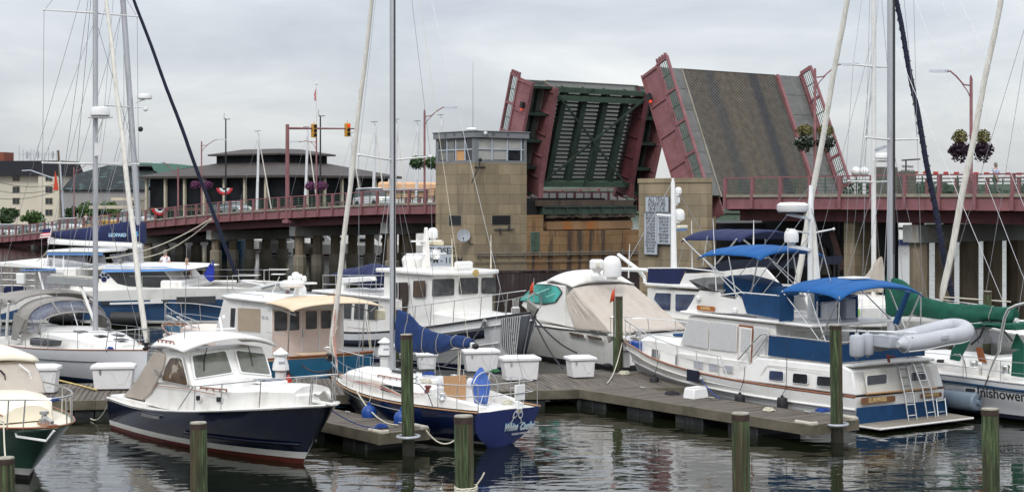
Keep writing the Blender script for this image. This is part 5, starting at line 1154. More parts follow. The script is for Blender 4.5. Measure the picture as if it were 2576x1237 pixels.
F=Fr((10.8,44.2),(4.3,53.6));A=boat(F,'trawler_yacht','big white trawler yacht with blue awnings and teak nameboards reading SURPRISE','motor yacht')
LB=12.2
H=Hull(F,LB,2.0,1.80,1,[T('o',185,262),T('o',205,315),T('o',260,352),T('o',420,402),T('o',560,440),T('o',700,475),T('o',870,515),T('o',1000,540),T('o',1200,570),T('o',1490,605),T('q',410,555),T('q',575,577)],pm=.42,e=2.6,q=.85,rb=.9,wl=.95,wb=.2,flare=1.5,zk=-.5)
gz=lambda p:H.zs(p)*(.60-.05*p)
PLK=mat('grey_planked_hull',(.50,.50,.49),.4,var=.10,scale=3,stretch=(.3,.3,14),coat=.2)
H.build(A,[('s',0,0),('s',-.05,0),('f',.82,0),('f',.70,0),('z',gz,1),('z',lambda p:gz(p)*.5+.05,1),('z',.10,2),('z',-.1,2),('z',-.5,2)],[GEL,PLK,mat('navy_boot',(.01,.025,.07),.4)],NONSKID,drop=.22)
H.cap(A,TEAKM,.03,.01,'rail_cap');
for s_ in(1,-1):
 mb=MB();P=[]
 for i in range(41):p=i/40;a=H.pt(p,gz(p),s_);a.y+=s_*.02;P.append(a)
 mb.tube(P,.035,6);mb.build('rub_rail',GEL,A)
 for j,k in enumerate((.75,.5,.28)):
  mb=MB();P=[]
  for i in range(41):p=i/40;a=H.pt(p,lerp(.08,gz(p),k),s_);a.y+=s_*.004;P.append(a)
  mb.tube(P,.008,4);mb.build('plank_seam',mat('seam_grey',(.30,.30,.30),.6),A)
AC=[(4.65,H.zs(.38),1.93),(3.85,1.63,1.80),(.55,1.66,1.70),(.18,1.55,1.72),(-.02,.90,1.80)]
cabin(A,AC,'aft_cabin',GEL,bevel=.05)
boxpart(A,.2,3.9,-1.66,1.66,1.64,1.70,NONSKID,'aft_deck',.02)
P=tr(F,'o',(1000,530,1062,425,1075,412,1480,455),y=1.86);mb=MB();mb.tube(P,.014,5);mb.build('cabin_bead',GEL,A)
for xy in((1088,448,1176,456,1176,517,1085,508),(1242,466,1333,474,1333,534,1238,527),(1398,484,1492,492,1492,552,1395,544)):
 win(A,F,'o',xy,y=1.88,m=GLASSB if xy[0]<1200 else GLASS,fm=PLAST,r=.06,fw_=.035)
NS=V(-1,0,.28).normalized();PS=V(.05,0,1.2)
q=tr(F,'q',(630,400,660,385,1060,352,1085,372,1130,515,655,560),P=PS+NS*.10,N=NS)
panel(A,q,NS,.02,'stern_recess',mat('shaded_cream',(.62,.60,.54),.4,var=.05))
for xy in((652,430,787,418,787,482,652,496),(960,408,1060,398,1060,458,960,468)):win(A,F,'q',xy,P=PS+NS*.12,N=NS,m=GLASS,fm=PLAST,r=.05,fw_=.03)
q=tr(F,'q',(650,556,1140,512),P=PS+NS*.14,N=NS);mb=MB();mb.tube(q,.03,5);mb.build('teak_ledge',TEAKP,A)
NB=mat('varnished_nameboard',(.20,.085,.035),.35,var=.25,scale=6,coat=.3)
XB=(tr(F,'q',(1200,555),x=-.14)[0]-tr(F,'q',(600,600),x=-.14)[0]).normalized()
for xy,s_,c_ in(((612,583,845,566,845,606,612,627),'SURPRISE',(728,596)),((1032,550,1168,542,1168,574,1032,583),'ANNAPOLIS',(1100,562))):
 q=tr(F,'q',xy,x=-.14);b_=panel(A,rpoly(q,.05),(-1,0,0),.03,'nameboard',NB)
 text(s_,.17 if s_[0]=='S' else .125,tr(F,'q',c_,x=-.175)[0],(0,-1,0),(0,0,1),mat('gilt_letters',(.62,.46,.22),.5,var=.1),b_,bold=.004,sx=1.05 if s_[0]=='S' else .9)
q=tr(F,'q',(578,652,1208,592,1212,722,578,777),x=-.13);mb=MB();a,b_,c_,d_=q
mb.prism(q,V(-.03,0,0));mb.build('transom_canvas',BLUECD,A,bevel=.01)
for u0 in(1345,):pass
mb=MB();mb.prism([(.0,1.9,.10),(.0,-1.95,.10),(-.95,-1.85,.10),(-.95,1.85,.10)],V(0,0,.06));sp_=mb.build('swim_platform',mat('bleached_teak',(.27,.24,.20),.8,var=.3,scale=2,stretch=(1,14,1)),A,bevel=.02)
mb=MB();mb.tube([(-.02,1.93,.12),(-.97,1.88,.12),(-.97,-1.88,.12),(-.02,-1.97,.12)],.03,6);mb.build('platform_edge',GEL,sp_)
def ladder(k,xs,ytop,ybot,off,name='boarding_ladder'):
 pass
for(x0,y0,x1,y1,x2,y2,x3,y3)in((815,352,870,360,915,560,945,765),(918,350,975,345,1040,520,1080,750)):
 q0=tr(F,'q',(x0,y0),x=.42)[0];q1=tr(F,'q',(x1,y1),x=.02)[0];q2=tr(F,'q',(x2,y2),x=-.28)[0];q3=tr(F,'q',(x3,y3),x=-.5)[0]
 ld=tubepart(A,[q0,q0 .lerp(q1,.5)+V(0,0,.05),q1,q2,q3],.020,STEEL,'boarding_ladder')
 w_=V(0,-.34,0);tubepart(ld,[q0+w_,(q0 .lerp(q1,.5))+V(0,0,.05)+w_,q1+w_,q2+w_,q3+w_],.020,STEEL,'ladder_rail')
 for t in(.12,.4,.68,.95):a=q1 .lerp(q2,t);tubepart(ld,[a,a+w_],.016,STEEL,'rung',5)
 for t in(.35,.72):a=q2 .lerp(q3,t);tubepart(ld,[a,a+w_],.016,STEEL,'rung',5)
q2,q3=tr(F,'q',(1135,590),x=-.18)[0],tr(F,'q',(1150,732),x=-.4)[0];ld=tubepart(A,[q2,q3],.018,STEEL,'swim_ladder');w_=V(0,-.36,0);tubepart(ld,[q2+w_,q3+w_],.018,STEEL,'ladder_rail')
for t in(.1,.65):tubepart(ld,[q2 .lerp(q3,t),q2 .lerp(q3,t)+w_],.015,STEEL,'rung',5)
cabin(A,[(3.35,1.0,1.62),(3.35,2.60,1.52),(7.30,2.62,1.40),(7.65,1.60,1.52),(7.65,1.0,1.60)],'deckhouse',GEL,bevel=.04)
trunk(A,[(7.4,1.38,1.0,1.66),(8.6,1.30,1.0,1.70),(9.8,1.0,1.05,1.68),(10.6,.66,1.1,1.60)],'fore_trunk',GEL,cr=.12)
WCOV=mat('white_window_cover',(.56,.56,.56),.8,var=.05,scale=5,bump=.2,bscale=8)
for xy in((712,765,872,785,862,1003,655,962),(884,785,1105,812,1098,1030,884,1003),(1252,832,1362,846,1358,1058,1250,1040)):win(A,F,'n',xy,y=1.60,m=WCOV,fm=GEL,r=.05,fw_=.03,name='covered_window')
dr_=tr(F,'n',(1124,806,1240,822,1214,1170,1112,1150),y=1.60);dr_=[dr_[0],dr_[1],tr(F,'n',(1222,1170),y=1.60)[0],tr(F,'n',(1112,1150),y=1.60)[0]]
d_=panel(A,dr_,(0,1,0),.015,'side_door',TEAKM);dd=panel(d_,shrink([fw(p)+V(0,.016,0)for p in dr_],.07),(0,1,0),.012,'door_panel',GEL);win(dd,F,'n',(1142,838,1220,850,1200,1040,1135,1025),y=1.635,m=WCOV,r=.04)
q=tr(F,'n',(1205,1060,1205,1110),y=1.66);tubepart(dd,q,.015,STEEL,'door_handle')
for xy in((410,1008,462,1018,456,1100,405,1086),(605,1052,702,1068,696,1156,600,1138)):win(A,F,'n',xy,y=1.42 if xy[0]>500 else 1.25,m=mat('curtained_pane',(.16,.17,.17),.3,var=.6,scale=3,stretch=(6,6,.4)),fm=PLAST,r=.02,fw_=.03)
for xy in((757,1100,828,1110,826,1172,755,1160),(882,1120,953,1132,951,1190,880,1180),(1000,1136,1074,1146,1072,1206,998,1196)):
 pts=tr(F,'n',xy,y=1.66);f_=panel(A,grow(pts,.02),(0,1,0),.012,'louvre_vent',GEL);mb=MB()
 for t in(.12,.3,.48,.66,.84):a=pts[3].lerp(pts[0],t);b_=pts[2].lerp(pts[1],t);mb.beam(a+V(.0,.02,0),b_+V(0,.02,0),.02,.04)
 mb.build('louvres',FENDG,f_)
boxpart(A,4.4,7.6,1.50,1.64,.75,1.45,GEL,'house_side',.02);boxpart(A,4.4,7.6,-1.64,-1.50,.75,1.45,GEL,'house_side',.02)
mb=MB();mb.prism([(1.75,1.72,2.62),(7.62,1.50,2.66),(7.72,.8,2.68),(7.72,-.8,2.68),(7.62,-1.50,2.66),(1.75,-1.72,2.62)],V(0,0,.09));mb.build('flybridge_deck',GEL,A,bevel=.03)
fb=tr(F,'n',(686,722,800,528,965,545,972,580,1090,602,1112,578,1140,592,1182,722),y=1.30)
for s_ in(1,-1):panel(A,[V(p.x,s_*1.27,max(p.z,2.72))for p in fb],(0,s_,0),.05,'flybridge_coaming',GEL,.01)
xf=fb[1].x;mb=MB();mb.hexa([(fb[0].x-.1,-1.28,2.72),(fb[0].x,-1.28,2.72),(fb[0].x,1.28,2.72),(fb[0].x-.1,1.28,2.72),(xf-.1,-1.28,fb[1].z),(xf,-1.28,fb[1].z),(xf,1.28,fb[1].z),(xf-.1,1.28,fb[1].z)]);mb.build('flybridge_front',GEL,A,bevel=.02)
ws=tr(F,'n',(930,545,760,462,850,498,955,542),y=1.28)
SMK=mat('smoked_acrylic',(.03,.028,.026),.15,var=.3,alpha=.75)
a=fb[1];mb=MB();mb.grid([[V(a.x-.9,1.3,a.z),V(a.x-.05,1.3,a.z),V(a.x+.02,.7,a.z),V(a.x+.02,-.7,a.z),V(a.x-.05,-1.3,a.z),V(a.x-.9,-1.3,a.z)],[V(a.x-.7,1.42,a.z+.05),V(a.x+.35,1.44,a.z+.30),V(a.x+.45,.75,a.z+.36),V(a.x+.45,-.75,a.z+.36),V(a.x+.35,-1.44,a.z+.30),V(a.x-.7,-1.42,a.z+.05)]]);mb.build('flybridge_windscreen',SMK,A,solid=.012)
cl=tr(F,'n',(1142,556,1562,590,1562,782,1190,716),y=1.34);
cloth=panel(A,[cl[0],cl[1],cl[2],cl[3]],(0,1,0),.02,'flybridge_dodger',BLUECD);panel(A,[V(p.x,-1.34,p.z)for p in cl],(0,-1,0),.02,'flybridge_dodger',BLUECD)
q=tr(F,'v',(975,890,1130,895,1130,1165,975,1185),x=cl[1].x-.02);panel(A,q,(-1,0,0),.02,'flybridge_dodger',BLUECD)
q=tr(F,'v',(1400,900,1622,892,1640,1155,1400,1140),x=cl[1].x-.02);panel(A,q,(-1,0,0),.02,'flybridge_dodger',BLUECD)
zt_=cl[1].z+.03;mb=MB();mb.tube([V(fb[3].x,1.3,fb[3].z+.05),V(cl[0].x,1.33,cl[0].z+.04),V(cl[1].x,1.33,zt_),V(cl[1].x,.85,zt_)],.02,6);fr_=mb.build('flybridge_rail',PLAST,A);tubepart(fr_,[V(fb[3].x,-1.3,fb[3].z+.05),V(cl[1].x,-1.33,zt_),V(cl[1].x,-.5,zt_)],.02,PLAST,'rail')
cv=[T('n',975,530),T('n',1000,420),T('n',1030,410),T('n',1240,460),T('n',1300,545)]
mb=MB();P=tr(F,'n',(975,575,990,430,1030,405,1200,450,1270,480,1300,575),y=.3);mb.prism(P,V(0,-1.1,0));mb.build('console_cover',BLUECD,A,bevel=.08)
mb=MB();P=tr(F,'n',(1320,580,1330,500,1440,500,1450,580),y=.2);mb.prism(P,V(0,-.9,0));mb.build('seat_cover',BLUECD,A,bevel=.08)
boxpart(A,2.6,3.0,-.25,.25,2.72,3.25,PLAST,'deck_locker',.04);boxpart(A,2.5,2.8,-.9,-.5,2.72,3.3,FENDG,'cooler',.04)
for x,y in((790,592),(1088,692)):
 q=tr(F,'n',(x,y),y=1.36)[0];mb=MB();mb.bx(q.x-.08,q.x+.08,1.325,1.42,q.z-.08,q.z+.08);mb.build('vent_shell',PLAST,A,bevel=.04)
q=tr(F,'n',(780,650,925,662,922,702,782,688),y=1.345);b_=panel(A,rpoly(q,.05),(0,1,0),.03,'nameboard',mat('bright_teak_board',(.38,.12,.03),.4,var=.2,scale=5));text('SURPRISE',.11,sum(q,V(0,0,0))/4+V(0,.035,0),(-1,0,0),(0,0,1),mat('gilt_letters',(.62,.46,.22),.5),b_,bold=.003)
q=tr(F,'n',(905,718,1265,752),y=1.40);tubepart(A,q,.02,BLACK,'boat_hook',5)
def frame_legs(zt0,x0,x1,hw,feet,m=STEEL):
 for s_ in(1,-1):
  fl=tubepart(A,[V(x0,s_*hw*.96,zt0[0]),V(feet[0],s_*1.32,feet[2])],.020,m,'awning_frame')
  tubepart(fl,[V(x1,s_*hw*.96,zt0[1]),V(feet[1],s_*1.32,feet[2])],.020,m,'strut');tubepart(fl,[V((x0+x1)/2,s_*hw*.96,(zt0[0]+zt0[1])/2),V((feet[0]+feet[1])/2+.4,s_*1.32,feet[2])],.020,m,'strut')
  tubepart(fl,[V(x0,s_*hw*.96,zt0[0]),V(feet[1],s_*1.32,feet[2])],.016,m,'strut')
pa,pb=F.py(1756,646,1.35),F.py(1914,652,1.35)
bimini(A,F,pa.x,pb.x,1.38,pa.z+.12,pb.z+.14,BLUEC,camber=.15,droop=.12,mid=.08);frame_legs((pa.z+.05,pb.z+.05),pa.x-.1,pb.x+.1,1.4,(pa.x-1.9,pb.x-.4+.9,fb[3].z))
pc,pd=F.py(1960,735,1.55),F.py(2119,748,1.6)
bimini(A,F,pc.x,pd.x,1.62,pc.z+.12,pd.z+.10,BLUEC,hw1=1.72,camber=.20,droop=.13,mid=.10)
for s_ in(1,-1):
 fl=tubepart(A,[V(pc.x-.15,s_*1.58,pc.z+.05),V(pc.x-1.3,s_*1.68,2.72),V(pd.x+.2,s_*1.7,1.75)],.022,STEEL,'awning_frame')
 tubepart(fl,[V(pd.x+.05,s_*1.66,pd.z+.02),V(pc.x-1.5,s_*1.7,1.8)],.022,STEEL,'strut');tubepart(fl,[V(pd.x+.05,s_*1.66,pd.z+.02),V(pd.x+.1,s_*1.7,1.8)],.020,STEEL,'strut');tubepart(fl,[V((pc.x+pd.x)/2,s_*1.64,pc.z+.1),V(pd.x+.3,s_*1.7,1.8)],.020,STEEL,'strut')
mb=MB();mb.prism([(pc.x-1.15,.35,pc.z+.42),(pc.x-1.75,.35,pc.z+.42),(pc.x-1.75,-.35,pc.z+.42),(pc.x-1.15,-.35,pc.z+.42)],V(0,0,.04));mb.build('mast_collar',PLAST,A)
mx=F.py(2040,690,0).x;zt2=F.zat(mx,0,466);mb=MB();mb.tube([(mx,0,2.7),(mx,0,F.zat(mx,0,560)),(mx,0,zt2)],[.105,.095,.055],10);ms=mb.build('mast',PLAST,A)
mb=MB();zc_=F.zat(mx,0,632);mb.prism([(mx-.08,.05,zc_),(mx-.08,.85,zc_+.12),(mx+.06,.85,zc_+.12),(mx+.06,.05,zc_)],V(0,0,.09));mb.build('bracket',PLAST,ms);sat_dome(ms,(mx,.80,zc_+.22),.21,.46)
zc_=F.zat(mx,0,545);mb=MB();mb.prism([(mx-.08,.0,zc_-.1),(mx-.08,.95,zc_+.05),(mx+.08,.95,zc_+.05),(mx+.08,.0,zc_-.1)],V(0,0,.07));mb.build('bracket',PLAST,ms)
mb=MB();mb.lathe((mx,.75,zc_+.15),[(.42,0),(.46,.06),(.46,.20),(.36,.27),(.01,.28)],20);mb.build('radar_dome',PLAST,ms);mb=MB();mb.lathe((mx,.75,zc_+.10),[(.40,0),(.42,.05)],20);mb.build('radar_base',BLACK,ms)
zc_=F.zat(mx,0,587);spreaders(A,ms,mx,zc_,.95,sweep=0,rise=.12)
mb=MB();z_=F.zat(mx,0,590);mb.tube([(mx-.25,-.0,3.7),(mx-.12,0,z_+.4)],[.13,.05],10,sq=.7);mb.build('furled_steadying_sail',SAILW,ms)
for a,b_ in(((mx,0,zt2),(fb[1].x,.1,fb[1].z)),((mx,0,z_),(mx+.9,1.35,3.2)),((mx,0,z_),(mx+.9,-1.35,3.2)),((mx,.95,zc_+.12),(mx-.6,1.5,1.8)),((mx,0,zt2-.6),(mx+1.5,1.3,3.2)),((mx,0,zt2-.6),(mx-2.5,1.3,2.7))):tubepart(ms,[a,b_],.012,WIRE,'stay',4)
tubepart(A,[V(mx-.3,.2,3.1),F.py(2158,742,1.3)],.01,WIRE,'stay',4)
for x,y0,y1 in((0,0,0),):pass
a=tr(F,'n',(935,545,908,-60),y=1.3);whip(A,a[0],a[1],.022)
a=tr(F,'n',(740,490,735,-150),y=1.1)
q=tr(F,'p',(1010,900,1110,640),y=1.0);mb=MB();mb.tube(q,[.09,.07],8);mb.build('furled_umbrella',BLUECD,A)
rails(A,H,.40,.985,.62,[.44,.52,.60,.70,.80,.88,.95],inset=.04,r=.018,arch=.03,mid=True,hb=.72)
tubepart(A,[V(12.1,.3,H.zs(1)+.75),V(12.75,.22,H.zs(1)+.72),V(12.95,0,H.zs(1)+.72),V(12.75,-.22,H.zs(1)+.72),V(12.1,-.3,H.zs(1)+.75)],.018,STEEL,'pulpit')
mb=MB();mb.prism([(11.6,.24,H.zs(1)-.02),(12.95,.15,H.zs(1)+.06),(12.95,-.15,H.zs(1)+.06),(11.6,-.24,H.zs(1)-.02)],V(0,0,.08));mb.build('bow_pulpit_plank',GEL,A,bevel=.02)
for y in(.2,-.2):tubepart(A,[V(12.75,y,H.zs(1)+.08),V(12.75,y,H.zs(1)+.72)],.014,STEEL,'stanchion',5)
mb=MB();z=H.zs(1);mb.prism([(12.6,-.03,z+.05),(13.2,-.03,z+.12),(13.1,-.03,z-.18),(12.8,-.03,z-.02)],(0,.06,0));mb.tube([(11.9,0,z+.18),(13.1,0,z+.1)],.03,6);mb.build('anchor',mat('dull_galvanised',(.30,.29,.26),.6,.5),A)
mb=MB();mb.lathe((11.5,0,z+.0),[(.14,0),(.14,.12),(.08,.14),(.08,.22),(.15,.24),(.15,.34)],14);mb.bx(11.2,11.7,-.18,.18,z-.05,z+.12);mb.build('windlass',STEEL,A)
for i,(x,y)in enumerate(((11.0,.75),(10.6,.85))):
 mb=MB();mb.lathe((x,y-.15,H.zs(.9)-.25),[(.16,0),(.17,.05),(.17,.3),(.10,.34)],14);mb.build('blue_bucket',FENDB,A)
boxpart(A,8.2,9.2,-.45,.45,1.80,1.88,BLUECD,'hatch_cover',.03)
tubepart(A,[V(7.9,.9,1.83),V(10.0,.75,1.83)],.014,STEEL,'grab_rail',5)
tubepart(A,tr(F,'n',(1115,1095,1220,975,1300,890,1355,880,1370,900),y=1.78),.02,STEEL,'gate_rail');tubepart(A,tr(F,'n',(1115,1110,1250,1128),y=1.82),.015,STEEL,'gate_rail')
wc=tr(F,'o',(1085,222,1490,268,1490,398,1078,350),y=1.70);panel(A,wc,(0,1,0),.02,'weather_cloth',BLUECD)
wq=tr(F,'q',(485,195,540,200,540,350,485,345),y=1.70)
zc_=wc[1].z;xe=.62;panel(A,[V(wc[1].x,1.70,zc_),V(xe,1.70,zc_),V(xe,1.70,1.74),V(wc[2].x,1.70,1.74)],(0,1,0),.02,'weather_cloth',BLUECD)
panel(A,[V(xe,1.66,zc_-.02),V(xe,-1.62,zc_-.02),V(xe,-1.62,1.75),V(xe,1.66,1.75)],(-1,0,0),.02,'weather_cloth',BLUECD);panel(A,[V(3.6,-1.70,zc_),V(xe,-1.70,zc_),V(xe,-1.70,1.74),V(3.6,-1.70,1.74)],(0,-1,0),.02,'weather_cloth',BLUECD)
ar=tubepart(A,[V(4.1,1.72,1.6),V(wc[0].x,1.72,wc[0].z+.03),V(xe,1.72,zc_+.03),V(xe,-1.68,zc_+.03),V(3.6,-1.72,wc[0].z+.03)],.018,STEEL,'aft_rail')
for x in(3.6,2.9,2.1,1.3,.64):tubepart(ar,[V(x,1.67,1.7),V(x,1.67,lerp(zc_,wc[0].z,(x-.6)/3)+.03)],.014,STEEL,'stanchion',5)
for x,y,z_,sz,m_ in((2.6,.6,1.95,.3,PLAST),(2.0,.9,1.9,.24,BLACK),(1.5,.2,1.95,.3,TEAKM),(2.9,-.4,2.0,.35,FENDG),(1.1,.9,1.9,.22,PLAST)):mb=MB();mb.box((x,y,z_),(sz*1.3,sz,.45),.4);mb.build('deck_chair',m_,A,bevel=.05)
tubepart(A,[V(3.1,1.0,2.45),V(-.9,.4,2.62)],.03,PLAST,'davit_boom')
for y in(.9,-1.1):tubepart(A,[V(.7,y,1.7),V(.6,y,2.3),V(.2,y,2.55),V(-.9,y,2.6)],.03,STEEL,'davit')
for i,(x,y0,y1,k,nm)in enumerate(((583,130,312,'q','grey white fender standing upright at the trawler yacht stern rail, outer'),(656,120,300,'q','grey fender standing upright behind its pair at the trawler yacht stern rail'))):
 a,b_=tr(F,k,(x,y0,x,y1),y=1.95 if i==0 else 1.5);r_=thing('fender',nm,'fender',F.world((a.x,a.y,(a.z+b_.z)/2)),0,'upright grey fenders');fender(r_,(0,0,0),.20 if i==0 else .17,a.z-b_.z-.1,FENDG,'body');mb=MB();mb.tube([(0,0,(a.z-b_.z)/2-.08),(0,.02,(a.z-b_.z)/2+.1)],.012,5);mb.build('lanyard',ROPEK,r_)
for i,(x,y0,y1,yt,nm)in enumerate(((337,487,575,295,'black fender hanging nearest the trawler yacht bow'),(893,600,652,395,'black fender hanging amidships below the yacht side gate'),(1168,620,684,225,'black fender hanging below the first aft cabin window'))):
 p=H.p_at(T('o',x,500)[0],1);e_=H.edge(p,1,0,0);a,b_=tr(F,'o',(x,y0,x,y1),y=e_.y+.18);r_=thing('fender',nm,'fender',F.world((a.x,a.y,(a.z+b_.z)/2)),F.a,'black fenders hanging from the trawler yacht');hh=.52;fender(r_,(0,0,-(hh-(a.z-b_.z))/2),.15,hh,BLACK,'body');zt3=tr(F,'o',(x,yt),y=e_.y)[0].z;mb=MB();mb.tube([(0,0,.2),(0,-.15,H.zs(p)-a.z+.15),(0,-.2,zt3-a.z)],.010,5);mb.build('lanyard',ROPEK,r_)
q=tr(F,'o',(553,438,628,452,628,528,551,512),y=1.0);p=H.p_at(T('o',590,480)[0],1);e_=H.edge(p,1,0,0);q=tr(F,'o',(553,438,628,452,628,528,551,512),y=e_.y+.05);c_=F.world(q[0]);o=panel(None,[F.world(t)-c_ for t in q],F.M.to_3x3()@V(0,1,0),.03,'towel',NAVYD);o.location=c_;tag(o,'navy towel draped over the trawler yacht rail','towel')
p=H.p_at(T('o',648,500)[0],1);e_=H.edge(p,1,0,-.12);mb=MB();mb.lathe(e_+V(0,.02,-.05),[(.07,0),(.09,.03),(.05,.05)],12,(0,1,0));mb.build('hawse_pipe',STEEL,A)
tag(rope(catenary(F.world(e_+V(0,.05,-.05)),G(*T('o',765,632),.52),.05),.016,ROPEB),'blue mooring line from the trawler yacht hawse pipe to the finger dock','rope')
tag(rope(catenary(F.world(V(.4,1.85,.9)),G(*T('q',350,680),.55),.08),.014,ROPEB),'blue stern line from the trawler yacht to the hooped pile','rope')
tag(rope(catenary(F.world(V(12.1,.2,1.4)),G(*T('o',30,530),.52),.25),.018,ROPEW),'pale bow line from the trawler yacht down to the main dock','rope')
dc=F.world(V(-.55,-.9,0));dg=thing('inflatable_dinghy','grey inflatable dinghy hung on davits across the trawler yacht stern','dinghy',(0,0,0))
dg.matrix_world=F.M.copy();dg.location=F.o
def dp(x,y,z=None,X=-.55):return tr(F,'q',(x,y),x=X)[0]
a=dp(925,210,X=-1.25);b_=dp(1190,165,X=-1.25);c_=dp(1350,120,X=-1.0);d_=dp(1322,92,X=-.58);e_=dp(1205,92,X=-.22);f_=dp(740,200,X=-.2)
R=.235
P=[a+V(0,.12,0),a,dp(1050,195,X=-1.25),b_,dp(1290,150,X=-1.18),c_+V(0,.05,0),d_+V(0,.1,.0),e_,dp(980,150,X=-.2),f_,f_+V(0,.10,0)]
def smoothpath(P,n=40):return[V(*[interp([(i,p[j])for i,p in enumerate(P)],t*(len(P)-1)/n)for j in range(3)])for t in range(n+1)]
SP=smoothpath(P);mb=MB();mb.tube(SP,[R*min(1,.35+i*.3,.35+(40-i)*.3)for i in range(41)],16);mb.build('air_tube',RIB,dg,smooth=60)
mb=MB();mb.tube([a+V(0,.32,0),a+V(0,.1,0)],[.08,.2],14);mb.build('tube_cone',RIB,dg,smooth=60)
mb=MB();mb.tube([f_+V(0,.42,0),f_+V(0,.12,0)],[.07,.18],14);mb.build('tube_cone',RIB,dg,smooth=60)
q=[dp(815,150,X=-.9),dp(925,165,X=-.9),dp(925,245,X=-.9),dp(815,240,X=-.9)];mb=MB();mb.prism(q,V(.7,0,0));mb.build('transom_board',FENDG,dg,bevel=.03)
mb=MB();mb.prism([dp(930,225,X=-1.0),dp(1200,215,X=-1.0),dp(1300,190,X=-.8),dp(1200,245,X=-.8),dp(950,255,X=-.9)],V(.6,0,0));mb.build('rigid_hull',mat('hull_grey',(.40,.40,.42),.5),dg,bevel=.04)
mb=MB();mb.tube([p+V(-.16,0,-.18)for p in SP[3:26]],.02,5);mb.build('rubbing_strake',PLAST,dg)
q=dp(1198,164,X=-1.52);mb=MB();mb.beam(q+V(0,.14,-.0),q+V(0,-.14,.02),.02,.09);hd=mb.build('patch_label',FENDG,dg);
q=dp(985,165,X=-1.4);mb=MB();mb.beam(q+V(0,.12,.0),q+V(0,-.1,-.08),.02,.05);mb.build('patch_label',BLACK,dg)
text('CARIBE',.13,dp(1315,138,X=-1.36),(.25,-1,.12),(0,0,1),FENDG,dg,extrude=.002)
mb=MB();mb.tube([dp(790,290,X=-.9),dp(845,298,X=-.9)],.03,6);mb.tube([dp(800,290,X=-.9),dp(806,335,X=-.9)],.04,6);mb.build('outboard_bracket',RED,dg)
for y,X in((-.6,-1.3),(-2.2,-1.2)):tubepart(dg,[V(X+.4,y,2.62),V(X+.3,y,2.2)],.012,ROPEK,'sling',4)
F=Fr((-14.1,39.9),(-9.93,34.3));A=boat(F,'cabin_cruiser','green hulled boat with cream deck and tan canvas enclosure cut by the left edge','motor boat')
H=Hull(F,F.L,1.35,1.3,-1,[T('C',2,700),T('C',120,696),T('C',250,694),T('C',360,690)],pm=.45,e=2.4,q=.62,rb=1.5,wl=.9,wb=.12,flare=1.25,zk=-.5)
H.build(A,[('s',0,0),('s',-.08,1),('f',.8,1),('f',.5,1),('z',lambda p:.18+.1*p,2),('z',lambda p:.06+.05*p,3),('z',-.1,3),('z',-.5,3)],[mat('pale_teal_band',(.13,.24,.21),.3),GREENH,BOOT,BLACK],CREAM,camber=.04)
H.cap(A,TEAKM,.022,.01,'toe_rail')
trunk(A,[(.2,1.12,1.15,1.55),(2.5,1.12,1.2,1.66),(4.0,1.0,1.2,1.70),(5.0,.78,1.25,1.68),(5.55,.55,1.3,1.52)],'trunk_cabin',CREAM,cr=.14)
tubepart(A,[V(.3,-1.13,1.50),V(2.5,-1.13,1.58),V(4,-1.01,1.60),V(5,-.79,1.58),V(5.5,-.56,1.46)],.014,TEAKM,'trim_line',5)
mb=MB();mb.loft([[(xa,-h,z),(xa,h,z),(xb,h*.92,z),(xb,-h*.92,z)]for xa,xb,h,z in((-.2,3.95,1.12,1.68),(-.2,3.75,1.10,2.0),(-.2,3.35,1.02,2.42))]);mb.build('canvas_enclosure',TAN,A,bevel=.06)
mb=MB();rows=[[V(x,s_*w_,z+c_*(1-s_*s_))for s_ in[j/6-1 for j in range(13)]]for x,w_,z,c_ in((-.4,1.1,2.46,.26),(2.0,1.1,2.50,.28),(3.0,1.08,2.46,.24),(3.48,1.0,2.40,.10))];mb.grid(rows);mb.build('hard_top',CREAM,A,solid=.06)
boxpart(A,1.0,1.6,-.7,-.3,2.66,2.86,mat('yellowed_plastic',(.66,.60,.42),.5),'roof_hatch')
for xy in((160,150,245,215,285,322),(0,200,40,240,50,318)):
 P=tr(F,'C',xy,P=V(3.75,0,1.9),N=V(.9,0,.3));mb=MB();mb.tube([P[0],P[1]],.025,5);mb.tube([P[1],P[2]],.014,5);mb.build('wiper',PLAST if xy[0]else BLACK,A)
rails(A,H,.1,1.0,.55,[.35,.62,.80,.90,.95],hb=.62,r=.020,arch=.02,inset=.05)
mb=MB();z=H.zs(1);mb.bx(F.L-.6,F.L+.1,-.1,.1,z,z+.06);mb.build('bow_plate',TEAKM,A);mb=MB();mb.lathe((F.L-.45,0,z+.06),[(.11,0),(.11,.08),(.06,.1),(.06,.16),(.10,.18),(.10,.24)],12);mb.tube([(F.L-.5,0,z+.2),(F.L+.1,-.02,z+.12)],.04,6);mb.build('windlass',STEEL,A)
tubepart(A,[V(F.L-.75,-.55,z-.05),V(F.L-.6,-.55,z-.22),V(F.L+.0,-.12,z-.28),V(F.L+.15,0,z-.05)],.03,PLAST,'bow_step')
tubepart(A,[V(F.L-1.6,-.75,z+.04),V(F.L-1.0,-.7,z+.06)],.018,STEEL,'cleat')
tag(rope(catenary(F.world(V(F.L-1.0,-.7,z+.04)),W(*T('C',45,930),29.6),.12),.016,ROPEW),'pale line from the green hulled boat to the lower left pile','rope')
F=Fr((-18.7,60.9),(-11.9,51.9));A=boat(F,'cruising_sailboat','white cruising sailboat with grey canvas dodger and bimini at the left dock','sailboat')
H=Hull(F,F.L,1.95,1.75,-1,[T('h',0,45),T('h',100,60),T('h',200,75),T('h',400,84),T('h',600,90),T('h',800,92),T('h',960,92),T('h',1180,92)],pm=.40,e=2.0,rb=.15,rs=-.1,wl=.88,wb=.2,flare=1.4,zk=-.4)
